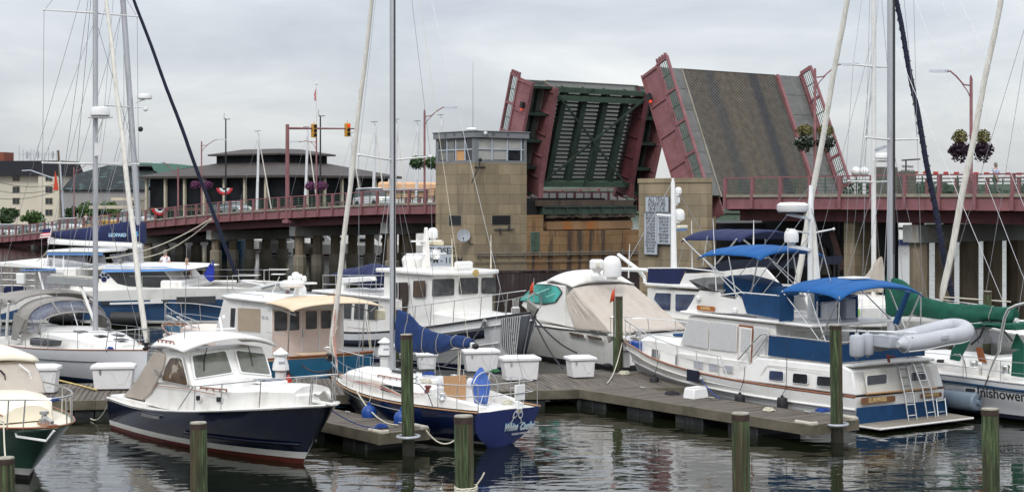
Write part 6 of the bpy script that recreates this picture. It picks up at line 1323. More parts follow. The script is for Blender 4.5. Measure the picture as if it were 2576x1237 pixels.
H.build(A,[('s',0,0),('s',-.04,0),('f',.7,0),('f',.4,0),('z',.15,1),('z',.06,1),('z',-.4,1)],[GEL2,mat('navy_boot',(.01,.025,.07),.4)],NONSKID,camber=.10)
H.cap(A,TEAKM,.022,.015,'toe_rail')
H.stripe(A,FRAMEB,lambda p:H.zs(p)*.66+.012,lambda p:H.zs(p)*.66-.012,'cove_stripe',.3,.93)
for xy in((350,148,442,155,442,190,350,182),(682,163,808,166,808,203,684,198)):
 q=tr(F,'h',xy,y=-1.9);c_=sum(q,V(0,0,0))/4;p=(c_.x)/F.L
 pts=tr(F,'h',xy,y=H.pt(p,c_.z,-1).y-.02);window(A,pts,(0,-1,0),GLASS,fm=PLAST,r=.03,fw_=.03,name='hull_window')
trunk(A,[(3.3,1.35,1.0,1.45),(5.0,1.32,1.0,1.55),(7.0,1.15,1.05,1.52),(8.6,.85,1.1,1.40),(9.8,.45,1.15,1.25)],'coachroof',GEL,cr=.14)
win(A,F,'B',(372,1068,450,1060,765,1098,745,1165,640,1172,372,1152),y=-1.38,m=GLASS,r=.04,name='cabin_window')
for x,y in((6.6,-.5),(6.6,.5),(7.9,-.3),(7.9,.3),(8.9,0)):boxpart(A,x,x+.55,y-.16,y+.16,lerp(1.62,1.48,(x-6.6)/2.3),lerp(1.66,1.52,(x-6.6)/2.3),GLASS,'deck_hatch',.01)
def arch_strip(root,x0,z0,w0,x1,z1,w1,base0,base1,m,name,n=20,solid=.02,a0=0,a1=math.pi):
 rows=[]
 for x,z,w_,b_ in((x0,z0,w0,base0),(x1,z1,w1,base1)):
  rows.append([V(x,-w_*math.cos(a)*(1 if True else 1),b_+(z-b_)*min(1,math.sin(a)**.55)if math.sin(a)>1e-6 else b_)for a in[a0+(a1-a0)*i/n for i in range(n+1)]])
 mb=MB();mb.grid(rows);return mb.build(name,m,root,solid=solid)
zd0=F.zat(4.6,-1.3,815);
dz_top=F.zat(4.2,0,752)
arch_strip(A,4.35,dz_top-.02,1.50,3.3,dz_top+.06,1.58,1.45,1.40,GREYC,'dodger_top')
arch_strip(A,5.15,dz_top-.42,1.32,4.35,dz_top-.04,1.48,1.5,1.45,VINYL,'dodger_pane',solid=.005)
for x,w_,z_ in((5.15,1.32,dz_top-.42),(4.35,1.49,dz_top-.03)):arch_strip(A,x+.05,z_,w_,x-.06,z_+.02,w_+.01,1.48,1.45,GREYC,'dodger_hem',solid=.03)
for y in(-.55,.55):mb=MB();mb.beam((5.15,y,dz_top-.46),(4.35,y*1.05,dz_top-.04),.05,.02);mb.build('pane_seam',GREYC,A)
q=[V(3.1,-1.60,1.15),V(3.6,-1.60,1.15),V(4.35,-1.52,1.95),V(3.4,-1.60,2.15)];mb=MB();mb.prism(q,V(0,.03,0));mb.build('side_curtain',GREYC,A)
bimini(A,F,2.7,.2,1.65,dz_top+.05,dz_top-.10,GREYC,camber=.22,droop=.2)
bimini(A,F,3.35,2.6,1.55,dz_top+.04,dz_top+.08,GREYC,name='awning_link',camber=.20,droop=.14)
for s_ in(1,-1):fl=tubepart(A,[V(2.2,s_*1.62,dz_top),V(1.7,s_*1.6,1.1)],.02,STEEL,'awning_frame');tubepart(fl,[V(.4,s_*1.62,dz_top-.15),V(1.6,s_*1.6,1.1)],.02,STEEL,'strut');tubepart(fl,[V(2.9,s_*1.62,dz_top-.15),V(2.6,s_*1.6,1.1)],.05,ALUW,'strut')
for y in(-.75,.75):
 mb=MB();mb.tube([V(1.9,y+math.cos(t*.2618)*.42,1.5+math.sin(t*.2618)*.42)for t in range(25)],.02,6);mb.build('steering_wheel',BLACK,A)
boxpart(A,2.2,3.2,-.2,.2,1.0,1.6,GEL,'cockpit_table',.04)
mx=F.py(240,820,0).x;MZ=15;ms=mast(A,mx,1.6,MZ,.092,m=ALU,slot=False)
for v_,hw_,r_ in((412,1.75,.04),(33,1.7,.03)):
 spreaders(A,ms,mx,F.zat(mx,0,v_),hw_,sweep=.35,rise=.02,r=r_)
zb_=F.zat(mx,0,712);bq=F.py(123,700,0);mb=MB();mb.beam((mx-.1,0,zb_),(bq.x,0,bq.z-.05),.16,.30);mb.build('boom',mat('grey_boom_paint',(.33,.34,.34),.5,.2),A,bevel=.03)
mb=MB();mb.beam((mx-.1,0,zb_+.19),(bq.x+.3,0,bq.z+.14),.12,.06);mb.build('furled_mainsail',SAILW,A)
tubepart(A,[V(mx-1.3,0,zb_-.15),V(mx-.12,0,2.0)],.05,ALUW,'vang_strut');tubepart(A,[V(mx-1.5,0,zb_-.15),V(mx-.15,0,1.9)],.012,ROPEW,'vang_tackle')
tubepart(A,[V(bq.x+1.4,0,zb_-.1),V(3.4,0,dz_top+.2)],.015,ROPEW,'mainsheet')
zr_=F.zat(mx,0,295);radar_dome(ms,(mx+.42,0,zr_),.34,.34);mb=MB();mb.bx(mx+.05,mx+.8,-.3,.3,zr_-.05,zr_-.01);mb.tube([(mx+.7,0,zr_-.05),(mx+.1,0,zr_-.7)],.025,5);mb.build('radar_bracket',STEEL,ms);mb=MB();mb.bx(mx+.1,mx+.3,-.08,.08,zr_-1.35,zr_-.9);mb.build('steaming_lamp',PLAST,ms)
furled(A,V(F.L-.12,0,F.zat(F.L,0,862)),V(mx+.4,0,MZ),.095,.06,SAILW)
zs1,zs2=F.zat(mx,0,412),F.zat(mx,0,33)
for s_ in(1,-1):
 wires(A,[(V(mx-.3,s_*1.85,1.15),V(mx-.35,s_*1.75,zs1)),(V(mx-.35,s_*1.75,zs1),V(mx-.35,s_*1.7,zs2)),(V(mx-.35,s_*1.7,zs2),V(mx,0,MZ)),(V(mx-.35,s_*1.75,zs1),V(mx,0,zs2-.2)),(V(mx-.3,s_*1.85,1.15),V(mx,0,zs1-.2))],r=.009)
wires(A,[(V(.1,1.5,1.2),V(mx,0,MZ)),(V(.1,-1.5,1.2),V(mx,0,MZ)),(V(bq.x+.1,0,bq.z+.1),V(mx-.1,0,MZ-.3))],r=.009,name='backstay')
for s_ in(1,-1):
 for hh in(.60,.32):
  ll=tubepart(A,[H.edge(lerp(.05,.88,i/20),s_,.05,hh)for i in range(21)],.007,WIRE,'lifeline',4)
 for p_ in(.08,.2,.33,.47,.61,.75):tubepart(ll,[H.edge(p_,s_,.05,-.02),H.edge(p_,s_,.05,.61)],.014,STEEL,'stanchion',5)
rails(A,H,.86,1.0,.62,[.90,.96],hb=.72,r=.018,arch=.01,inset=.03,name='pulpit',mid=True)
tag(rope(catenary(F.world(H.edge(.87,-1,-.05,0)),G(*T('h',950,200),.5),.05),.016,ROPEB),'blue bow line from the white sailboat to the dock box','rope');coil(A,H.edge(.87,-1,.1,.02),.1,.02,ROPEB)
tag(rope(catenary(F.world(H.edge(.26,-1,-.03,0)),G(*T('h',60,330),.5),.3),.016,ROPEB),'dark blue spring line from the white sailboat toward the dock','rope')
F=Fr((-25.3,79.6),(-12.35,78.4));A=boat(F,'sailing_catamaran','large sailing catamaran with slate blue hulls and people on its foredeck','catamaran')
PK=[T('B',1190,492),T('B',1700,478),T('B',2008,468),T('i',0,366),T('i',300,366),T('i',600,366),T('i',900,366),T('i',1030,368)]
for y0,side in((0,-1),(6.2,1)):
 FF=Fr((F.o.x-math.sin(F.a)*y0,F.o.y+math.cos(F.a)*y0),ang=F.a)
 Hc=Hull(F if side==-1 else FF,F.L,.95,.8,-1,PK if side==-1 else[(300,700),(500,690)],pm=.4,e=2.4,q=.8,rb=.15,rs=0,wl=.8,wb=.3,flare=1.2,zk=-.4)
 if side==1:Hc.tab=H0 .tab
 else:H0=Hc
 for i,(p_,z_)in enumerate(Hc.tab):
  Hc.tab[i]=(p_,z_ if p_>.16 else lerp(.7,z_,max(0,p_-.02)/.14))if side==-1 else(p_,z_)
 o=Hc.build(A,[('s',0,0),('s',-.2,0),('f',.70,1),('f',.4,1),('z',.22,2),('z',.08,3),('z',-.4,3)],[GEL,CATBLUE,BOOT,BLACK],NONSKID,camber=.05,n=40)
 o.location.y=y0
 for c in A.children:
  if c.name.startswith('deck')and c.location.y==0 and side==1 and c.name!='deck':pass
 dk=[c for c in A.children if c.name.startswith('deck')][-1];dk.location.y=y0
def cy(xy,k,y):return tr(F,k,xy,y=y)
for xy,k in(((1240,618,1355,620,1355,660,1240,658),'B'),((1990,602,2010,600,2010,638,1990,640),'B'),((108,478,180,476,180,510,108,512),'i'),((255,452,642,442,642,512,258,526),'i'),((690,690,1100,690,1100,728,690,735),'B')):
 pts=cy(xy,k,-.95);panel(A,pts,(0,-1,0),.02,'hull_window',GLASS)
mb=MB();P=cy((1355,646,2008,628),'B',-.95);mb.beam(P[0]+V(0,-.03,0),P[1]+V(0,-.03,0),.02,.10);mb.build('silver_strip',ALUW,A)
mb=MB();P=cy((0,488,108,484),'i',-.95);mb.beam(P[0]+V(0,-.03,0),P[1]+V(0,-.03,0),.02,.09);mb.build('silver_strip',ALUW,A)
boxpart(A,3.0,F.L-4.0,.6,5.6,.9,1.9,GEL,'bridge_deck',.1)
zdk=H0 .zs(.6)
boxpart(A,F.L-5.2,F.L-4.1,.2,6.0,1.5,2.15,GEL,'foredeck',.1);tubepart(A,[V(F.L-.5,0,zdk-.05),V(F.L-.5,6.2,zdk-.05)],.10,ALUW,'cross_beam');
mb=MB();mb.grid([[(F.L-4.2,.8,zdk-.1),(F.L-4.2,5.4,zdk-.1)],[(F.L-.5,.8,zdk-.1),(F.L-.5,5.4,zdk-.1)]]);mb.build('trampoline',GREYC,A,solid=.02)
SY=.55
sal=[tr(F,'B',(1205,485),y=SY)[0],tr(F,'B',(1250,230),y=SY)[0],tr(F,'i',(130,190),y=SY)[0],tr(F,'i',(268,362),y=SY)[0]]
cabin_pts=[(p.x,p.z,2.55)for p in sal]
mb=MB();n=4;mb.add([(p.x,SY,p.z)for p in sal]+[(p.x,6.2-SY,p.z)for p in sal],[tuple(range(n)),tuple(range(n,2*n))[::-1]]+[(i,n+i,n+(i+1)%n,(i+1)%n)for i in range(n)]);mb.build('saloon',GEL,A,bevel=.06)
for xy_k in([('B',1300,262),('B',2008,250),('i',128,195),('i',262,355),('B',2008,452),('B',1560,430),('B',1425,395),('B',1340,280)],):
 pts=[tr(F,k,(x,y),y=SY)[0]for k,x,y in xy_k];panel(A,pts,(0,-1,0),.03,'saloon_window',GLASS)
tri=[tr(F,'B',(1240,285),y=SY)[0],tr(F,'B',(1330,278),y=SY)[0],tr(F,'B',(1450,400),y=SY)[0],tr(F,'B',(1700,462),y=SY)[0],tr(F,'B',(1200,485),y=SY)[0]];fin=panel(A,tri,(0,-1,0),.08,'cabin_fin',GEL)
pc_=tr(F,'B',(1290,330),y=SY)[0]+V(0,-.10,0)
for i,(dx,dz)in enumerate(((-.22,.05),(-.08,.2),(.1,.2),(.24,.05))):mb=MB();mb.lathe(pc_+V(dx*.9,0,dz*.8),[(.075,0),(.075,.01),(.001,.011)],10,(0,-1,0));mb.build('paw_emblem',NAVYC,fin)
mb=MB();mb.lathe(pc_+V(0,0,-.07),[(.14,0),(.14,.01),(.001,.011)],12,(0,-1,0));mb.build('paw_emblem',NAVYC,fin)
mb=MB();P=[tr(F,'B',(1250,262),y=SY-.35)[0],tr(F,'B',(1300,186),y=SY-.15)[0],tr(F,'B',(2008,192),y=SY-.15)[0],tr(F,'i',(380,178),y=SY-.15)[0],tr(F,'i',(372,190),y=SY-.35)[0],tr(F,'B',(2008,250),y=SY-.35)[0]];mb.prism(P,V(0,.05,0));mb.build('side_awning',LTBLUEC,A)
rp_=[tr(F,'B',(1190,200),y=.3)[0],tr(F,'B',(1310,135),y=1.0)[0],tr(F,'B',(1650,132),y=1.5)[0],tr(F,'i',(0,125),y=1.5)[0],tr(F,'i',(360,165),y=1)[0],tr(F,'i',(380,180),y=.3)[0]]
mb=MB();zz_=[p.z for p in rp_];mb.loft([[V(rp_[0].x,y,rp_[5].z+.0),V(rp_[5].x,y,rp_[5].z),V(rp_[5].x-.3,y,rp_[5].z+.05+h),V(lerp(rp_[0].x,rp_[5].x,.55),y,rp_[5].z+.10+h),V(rp_[0].x,y,rp_[5].z+.10+h)]for y,h in((.3,0),(1.2,.07),(3.1,.11),(5.0,.07),(5.9,0))]);mb.build('coachroof',GEL,A,smooth=30)
fy=1.3
a,b_,c_,d_=tr(F,'B',(780,340,780,212,1250,200,1120,400),y=fy)
boxpart(A,a.x,c_.x,fy,4.9,2.6,b_.z,GEL,'flybridge',.08)
boxpart(A,a.x-.1,c_.x-1,.4,5.8,1.9,2.75,GEL,'cockpit_side',.08)
e_,f_=tr(F,'B',(590,205,590,15),y=fy);g_=tr(F,'B',(1275,15),y=fy)[0]
mb=MB();mb.prism([(e_.x,fy-.1,f_.z),(g_.x,fy-.1,f_.z),(g_.x+.4,3.1,f_.z),(g_.x,5.0,f_.z),(e_.x,5.0,f_.z)],V(0,0,.12));mb.build('hard_top',GEL,A,bevel=.04)
mb=MB();mb.bx(e_.x,g_.x,fy-.13,fy-.08,f_.z-.14,f_.z-.02);mb.build('blue_valance',LTBLUEC,A)
zf0=b_.z
for x0,x1 in((592,665),(672,768),(795,1055),(1190,1290)):
 P=tr(F,'B',(x0,45,x1,45,x1+(25 if x1>1200 else 0),200,x0,200),y=fy);panel(A,P,(0,-1,0),.01,'vinyl_pane',VINYL)
panel(A,[V(g_.x+.3,fy,f_.z-.1),V(g_.x+.45,3.1,f_.z-.1),V(g_.x+.3,4.9,f_.z-.1),V(g_.x+.7,4.9,zf0),V(g_.x+.7,fy,zf0)],(1,0,0),.01,'vinyl_pane',VINYL)
for x in(588,668,782,1180):q=tr(F,'B',(x,20,x,215),y=fy);tubepart(A,[q[0],q[1]],.035,PLAST,'top_post')
boxpart(A,e_.x,a.x,fy+.2,4.8,2.6,2.75,GEL,'flybridge_floor',.03);boxpart(A,tr(F,'B',(440,150),y=1)[0].x,e_.x+.1,.9,1.6,2.8,3.15,PLAST,'life_raft',.1)
P=tr(F,'B',(240,232,665,222,670,245,240,245),y=.2);mb=MB();mb.prism(P,V(0,5.6,0));mb.build('aft_awning',LTBLUEC,A,bevel=.02)
P=tr(F,'B',(-60,140,140,132,640,205,640,225,-60,190),y=.3);mb=MB();mb.prism(P,V(0,5.4,0));mb.build('aft_roof',GEL,A,bevel=.04)
for x,m_ in((20,STEEL),(150,STEEL),(300,STEEL),(430,STEEL)):q=tr(F,'B',(x,200,x,640),y=.3);tubepart(A,q,.035,m_,'awning_post')
for y_ in(270,350,420,520):q=tr(F,'B',(-20,y_,440,y_+8),y=.3);tubepart(A,q,.025,STEEL,'guard_rail')
q=tr(F,'B',(482,255,548,505),y=.25);mb=MB();mb.beam(q[0],q[1],.08,.14,up=(0,1,0));mb.build('screen_frame',PLAST,A);P=tr(F,'B',(500,262,770,262,770,430,690,500,560,500),y=.3);panel(A,P,(0,-1,0),.01,'vinyl_pane',VINYL)
P=tr(F,'B',(220,275,318,270,318,400,230,400),y=.1);panel(A,P,(0,-1,0),.3,'stern_locker',PLAST,.04)
q=tr(F,'B',(135,490,230,545),y=1.0);mb=MB();mb.box(((q[0]+q[1])/2),(1.1,.5,.7));mb.build('outboard_cover',NAVYC,A,bevel=.15)
my=3.1;mbx=F.py(358,635,my);MZ=22;zb0=F.zat(mbx.x,my,655);tp_=F.py(310,0,my);rk=(mbx.x-tp_.x)/(tp_.z-mbx.z)
mb=MB();zA,zB=zb0-1.0,tp_.z+2;mb.tube([(mbx.x,my,zA),(mbx.x-rk*(zB-mbx.z),my,zB)],[.16,.145],12);ms=mb.build('mast',ALU,A)
q=tr(F,'a',(400,945,1100,985),y=my);mb=MB();mb.tube([q[0],q[1],V(mbx.x,my,q[1].z-.02)],.17,12);mb.build('boom',PLAST,A)
sailcover(A,F,'a',[(440,868,918),(520,862,930),(600,855,940),(750,835,950),(900,810,955),(1000,795,958),(1080,780,962),(1140,782,968),(1192,790,972)],my,.30,NAVYC,ties=(.12,.55,.72,.93),wr=.02)
X_=F.M.to_3x3()@V(1,0,0)
tq=tr(F,'a',(965,900,1112,893),y=my-.36);text('LEOPARD',.24,tq[0],(1,0,0),(0,0,1),mat('pale_stitched_letters',(.35,.55,.70),.6),A,sx=.9,bold=.01);text('45',.34,tq[1]+V(0,0,0),(1,0,0),(0,0,1),mat('blue_stitched_letters',(.08,.35,.62),.6),A,bold=.01)
P=tr(F,'a',(405,850,412,848,430,905,408,915,385,905),y=my-.5);
fr_=thing('ensign','red white and blue ensign on a staff at the catamaran boom end','flag',F.world(P[0]),F.a);c0=P[0]
flr=random.Random(3)
stq=tr(F,'a',(428,825,395,985),y=my-.5);tubepart(fr_,[stq[0]-c0,stq[1]-c0],.02,PLAST,'staff')
for i in range(7):
 t0,t1=i/7,(i+1)/7;A_,B_=tr(F,'a',(420,845,405,915),y=my-.5);a=A_.lerp(B_,t0)-c0;b_=A_.lerp(B_,t1)-c0
 mb=MB();mb.prism([a,a+V(-.55,.1,-.05),b_+V(-.55,.1,-.05),b_],V(0,.01,0));mb.build('stripe' if i>2 else 'canton',(mat('flag_red',(.5,.03,.04),.7)if i%2 else PLAST)if i>2 else NAVYC,fr_)
zq=F.zat(mbx.x,my,245);c_=V(mbx.x-rk*(zq-mbx.z)+.75,my,zq-.1);radar_dome(ms,c_,.38,.28,);tubepart(ms,[c_+V(0,0,-.02),c_+V(-.5,0,-.15)],.04,STEEL,'bracket')
zq=F.zat(mbx.x,my,270);c_=V(mbx.x-rk*(zq-mbx.z)+.55,my,zq);mb=MB();mb.tube([c_+V(-.4,0,0),c_+V(.3,0,0)],.03,5);mb.ball(c_+V(.2,0,-.1),.13,8,6);mb.build('deck_lamp',PLAST,ms)
zq=F.zat(mbx.x,my,325);mb=MB();mb.ball((mbx.x-rk*(zq-mbx.z)+.4,my,zq),.14,8,6);mb.build('horn',BLACK,ms)
zs_=F.zat(mbx.x,my,270);xm_=mbx.x-rk*(zs_-mbx.z)
for s_ in(1,-1):tubepart(ms,[V(xm_,my,zs_),V(xm_-.7,my+s_*2.0,zs_)],.04,ALUW,'spreader')
for s_ in(1,-1):wires(A,[(V(mbx.x-2.2,my+s_*3.0,2.0),V(xm_-.7,my+s_*2.0,zs_)),(V(xm_-.7,my+s_*2.0,zs_),V(xm_-.8,my,zB)),(V(mbx.x-2,my+s_*3.0,2.0),V(xm_,my,zs_-.2)),(V(mbx.x-2,my+s_*3.0,2.0),V(xm_-.4,my,zs_+6))],r=.012)
wires(A,[(V(1.5,.5,2),V(xm_-.8,my,zB)),(V(q[0].x+.5,my,q[0].z+.2),V(xm_-.5,my,zs_+5)),(V(q[0].x+2.5,my,q[0].z+.2),V(xm_-.2,my,zs_)),(V(q[0].x+2.5,my,q[0].z-.1),V(4,my,3))],r=.012,name='lazy_jack')
fq=F.py(597,700,my);ft=F.py(337,0,my);dirf=(ft-fq).normalized();furled(A,fq,ft+dirf*3,.105,.075,mat('navy_furled_sail',(.005,.008,.026),.85,var=.3,scale=4))
tubepart(A,[V(F.L-.5,my,zdk-.05),V(fq.x,my,fq.z-.1)],.05,ALUW,'bowsprit')
for s_,yy in((-1,0),(1,6.2)):
 for p_ in(.55,.66,.77,.88):tubepart(A,[V(p_*F.L,yy+s_*.6,zdk-.1),V(p_*F.L,yy+s_*.6,zdk+.62)],.018,STEEL,'stanchion',5)
 tubepart(A,[V(.5*F.L,yy+s_*.6,zdk+.6),V(.97*F.L,yy+s_*.3,zdk+.62)],.01,WIRE,'lifeline',4)
for yy in(0,6.2):sr_=tubepart(A,[V(F.L-1.3,yy-.6,zdk),V(F.L-1.3,yy-.6,zdk+.65),V(F.L-.1,yy-.25,zdk+.65),V(F.L-.1,yy+.25,zdk+.65),V(F.L-1.3,yy+.6,zdk+.65),V(F.L-1.3,yy+.6,zdk)],.022,STEEL,'pulpit');boxpart(A,F.L-1.0,F.L-.3,yy-.3,yy+.3,zdk+.38,zdk+.42,PLAST,'bow_seat',.01)
P=tr(F,'i',(535,235,575,150,600,115,612,165,622,80,632,200,628,290,595,300,560,270),y=1.6);o=panel(A,P,(0,-1,0),.22,'blue_sail_bag',mat('bright_blue_cover',(.015,.03,.30),.8,var=.2,bump=.6,scale=4),.05)
for i,(k,x,y)in enumerate((('B',790,800),('B',1560,830))):
 q=tr(F,k,(x,y),y=-1.25)[0];r_=thing('fender',('black fender lying along the catamaran hull behind the dodger','black fender lying along the catamaran hull beside the furled sail')[i],'fender',F.world(q),F.a);fender(r_,(0,0,0),.33,1.6,BLACK,'body',(1,0,0))
A1_=F.world(tr(F,'a',(1190,1000),y=2)[0]);B1_=F.world(V(10.5,3.1,9))
for i,(x0,y0,x1,y1)in enumerate(((870,1090,1735,765),(1150,1090,1735,775))):
 a=W(*T('a',x0,y0),78);b_=W(*T('a',x1,y1),74);tag(rope(catenary(a,b_,.35),.03,ROPEW),('upper long pale line rising to the navy furled sail','lower long pale line rising to the navy furled sail')[i],'rope')
tag(rope(catenary(W(*T('a',300,1115),80),W(*T('a',385,1035),79),.05),.03,ROPEW),'pale line above the catamaran life raft at the left','rope')
CATF,CATDZ=F,zdk
DX,DY=-.602,.799
F=Fr((-6.05,53.35),ang=math.atan2(DY,DX));F.L=13.0;A=boat(F,'cabin_boat','teal hulled cabin boat with white house and a tan awning over its cockpit','motor boat')
H=Hull(F,F.L,1.75,1.62,1,[T('i',108,735),T('i',160,800),T('i',250,860),(640,905),(690,902),(720,899)],pm=.35,e=2.3,q=.75,rb=.9,rs=-.0,wl=.94,wb=.2,flare=1.4,zk=-.4)
H.build(A,[('s',0,0),('s',-.06,1),('f',.7,1),('f',.35,1),('z',.08,2),('z',-.1,2),('z',-.4,2)],[TEAKP,TEAL,BLACK],PINKDECK,drop=.35)
H.cap(A,TEAKM,.03,.02,'rail_cap')
mb=MB();P=[V(-.10*math.sin(math.pi*t/12)-.02,lerp(1.62,-1.62,t/12),H.zs(0)+.03)for t in range(13)];mb.tube(P,.04,6);mb.build('transom_cap',TEAKM,A)
xb=1.55;zr_=F.py(680,828,1.45).z
PB_=tr(F,'y',(100,370,100,870,870,840,870,370),x=xb)
HW=1.42;zt=2.72
cabin(A,[(xb,.55,HW),(xb,zt,HW),(5.1,zt+.02,HW),(5.75,1.55,HW),(5.75,.55,HW)],'house',GEL,bevel=.04)
q=[tr(F,'y',(x,y),x=xb)[0]for x,y in((118,388),(398,392),(398,600),(118,612))]
def stern_win(xy,m=GLASS):pts=tr(F,'y',xy,x=xb-.01);window(A,pts,(-1,0,0),m,fm=PINKDECK,r=.06,fw_=.03)
panel(A,tr(F,'y',(98,372,860,372,860,845,98,880),x=xb-.0),(-1,0,0),.008,'aft_bulkhead',PINKDECK)
stern_win((118,388,262,390,262,606,118,612));stern_win((282,390,398,392,398,602,282,606));stern_win((470,388,595,386,595,588,472,594));stern_win((643,384,755,380,752,582,643,586))
mb=MB();
for x in(425,625):q=tr(F,'y',(x,380,x,860),x=xb-.02);mb.beam(q[0],q[1],.02,.03,up=(0,1,0))
mb.build('door_edges',PLAST,A);q=tr(F,'y',(446,610,448,680),x=xb-.05);tubepart(A,q,.03,STEEL,'door_handle')
P=tr(F,'i',(865,558,1090,568,1086,800,862,784),y=HW);window(A,P,(0,1,0),mat('tan_window_cover',(.40,.32,.24),.9,var=.06,bump=.2),fm=GEL,r=.06,name='covered_window')
P=tr(F,'i',(795,560,842,562,830,752,788,745),y=HW);window(A,P,(0,1,0),GLASS,fm=GEL,r=.05)
text('TA TA',.17,tr(F,'i',(1127,658),y=HW+.012)[0],(-1,0,0),(0,0,1),FENDG,A)
P=[V(5.12,HW-.05,zt-.12),V(5.12,-HW+.05,zt-.12),V(5.72,-HW+.05,1.7),V(5.72,HW-.05,1.7)];panel(A,P,(.88,0,.47),.03,'windscreen_cover',TAN)
P=[V(5.14,HW-.02,zt-.1),V(5.72,HW-.02,1.7),V(6.25,HW-.45,1.55),V(5.6,HW-.2,2.4)]
mb=MB();rows=[[V(x,s_*w_,zt+.02+.13*(1-s_*s_)*k)for s_ in[j/8-1 for j in range(17)]]for x,w_,k in((1.45,1.55,.9),(2.5,1.58,1),(4.5,1.55,1),(5.35,1.4,.8),(5.62,1.15,.3))];mb.grid(rows);mb.build('roof',GEL,A,solid=.10,smooth=50)
pa,pb,pc_=F.py(670,772,1.55),F.py(741,782,1.55),F.py(931,774,-1.9)
zt_a=zt+.06;bimini(A,F,1.7,pb.x-.2,1.62,zt+.06,pb.z+.12,TAN2,camber=.12,droop=.08,mid=.05,hw1=1.75)
for s_,xx in((1,1.2),(-1,1.2)):fl=tubepart(A,[V(pb.x+.5,s_*1.45,pb.z),V(pb.x+.65,s_*1.45,.8)],.022,STEEL,'awning_frame');tubepart(fl,[V(pb.x,s_*1.6,pb.z+.02),V(pb.x+.1,s_*1.45,pb.z-.15),V(1.5,s_*1.4,zt-.15)],.02,STEEL,'strut')
q=tr(F,'y',(1130,370,1200,860),y=-1.6);tubepart(A,q,.015,ROPEW,'hanging_line');q=tr(F,'y',(1165,370,1205,800),y=-1.6);tubepart(A,q,.015,ROPEW,'hanging_line')
boxpart(A,pb.x+.1,pb.x+.35,-2.05,-1.75,pb.z-.45,pb.z-.12,mat('yellowed_plastic',(.66,.60,.42),.5),'line_box',.03)
for s_ in(1,-1):tubepart(A,[V(xb,s_*1.6,1.75),V(.3,s_*1.6,1.75)],.016,STEEL,'guard_rail')
boxpart(A,-.05,.9,-.2,.95,1.0,1.06,TAN2,'cockpit_mat',.02)
for x in(2.6,3.9):boxpart(A,x,x+1.1,-1.0,.2,zt+.17,zt+.20,GLASS,'solar_panel',.005)
tubepart(A,[V(2.2,1.4,zt+.12),V(2.2,1.4,zt+.22),V(5.0,1.35,zt+.2),V(5.0,1.35,zt+.1)],.015,STEEL,'roof_rail')
q=tr(F,'i',(1155,500,1270,252),y=1.0);whip(A,q[0],q[1],.028)
q=tr(F,'i',(1420,480,1475,250),y=.2);mb=MB();mb.tube(q,[.11,.08],8);rm=mb.build('radar_mast',PLAST,A)
def radbar(c_,hw_,h_):mb=MB();mb.loft([[c_+V(a*.09,y*hw_,b_*h_)for a,b_ in((-1,0),(1,0),(.9,.8),(-.9,.8))]for y in(-1,1)]);return mb
c_=tr(F,'i',(1395,358),y=.7)[0];mb=MB();mb.lathe(c_,[(.36,0),(.42,.05),(.42,.16),(.3,.24),(.01,.25)],18);mb.build('radar_dome',PLAST,rm)
c_=tr(F,'i',(1520,318),y=-.1)[0];mb=MB();mb.box(c_,(.3,.8,.06));mb.build('aerial_shelf',PLAST,rm)
for x,y,r_,h_ in((1430,285,.14,.28),(1375,300,.08,.2),(1515,305,.08,.22),(1480,255,.06,.1)):c_=tr(F,'i',(x,y),y=.1)[0];sat_dome(rm,c_,r_,h_)
c_=tr(F,'i',(1480,452),y=-.3)[0];sat_dome(rm,c_,.20,.42)
rails(A,H,.50,.99,.95,[.58,.68,.78,.88,.95],inset=.12,r=.018,arch=.03,mid=True,hb=.85)
trunk(A,[(5.6,1.25,.9,1.45),(7.5,1.2,.9,1.42),(9.5,.9,.95,1.35),(10.6,.5,1.0,1.25)],'fore_trunk',PINKDECK,cr=.1)
tubepart(A,tr(F,'i',(260,645,400,735,640,815),y=.9),.03,STEEL,'grab_rail');mb=MB();mb.prism([(11.9,-.06,1.35),(12.9,-.06,1.5),(12.9,.06,1.5),(11.9,.06,1.35)],V(0,0,.08));mb.build('bow_roller',STEEL,A)
text('',.1,(0,0,0),(1,0,0),(0,0,1),PLAST,A)if False else None
tag(rope(catenary(F.world(V(-.1,1.2,.75)),W(*T('j',1340,290),46.5),.1),.03,ROPEK),'black snubber line across the teal transom','rope')
AN=math.radians(-53)
bw=V(.73,56.5,0);F=Fr((bw.x-11.4*math.cos(AN),bw.y-11.4*math.sin(AN)),(bw.x,bw.y));A=boat(F,'tug_yacht','white tugboat style yacht with tall pilothouse and striped bow fender','motor yacht')
H=Hull(F,F.L,1.95,1.75,-1,[T('k',360,838),T('k',560,838),T('k',800,832),T('k',1130,790),T('k',1350,762),T('k',1600,722),T('k',1840,690),T('k',2060,660)],pm=.42,e=2.5,q=.75,rb=.7,wl=.92,wb=.15,flare=1.4,zk=-.4)
H.build(A,[('s',0,1),('s',-.06,0),('f',.8,0),('f',.5,0),('z',.14,2),('z',.0,2),('z',-.4,2)],[GEL2,BLACK,NAVYC],NONSKID,drop=.3)
H.cap(A,FRAMEB,.035,.0,'rub_rail')
H.stripe(A,NAVYD,lambda p:H.zs(p)-(.30+.10*max(0,p-.4)),lambda p:H.zs(p)-(.56+.10*max(0,p-.4)),'navy_band',.05,.40,out=.02);H.stripe(A,NAVYD,lambda p:H.zs(p)-(.42),lambda p:H.zs(p)-(.72),'navy_band',.50,.88,out=.02)
H.stripe(A,GEL,lambda p:H.zs(p)-.95,lambda p:H.zs(p)-1.02,'spray_rail',.35,.93,out=.08)
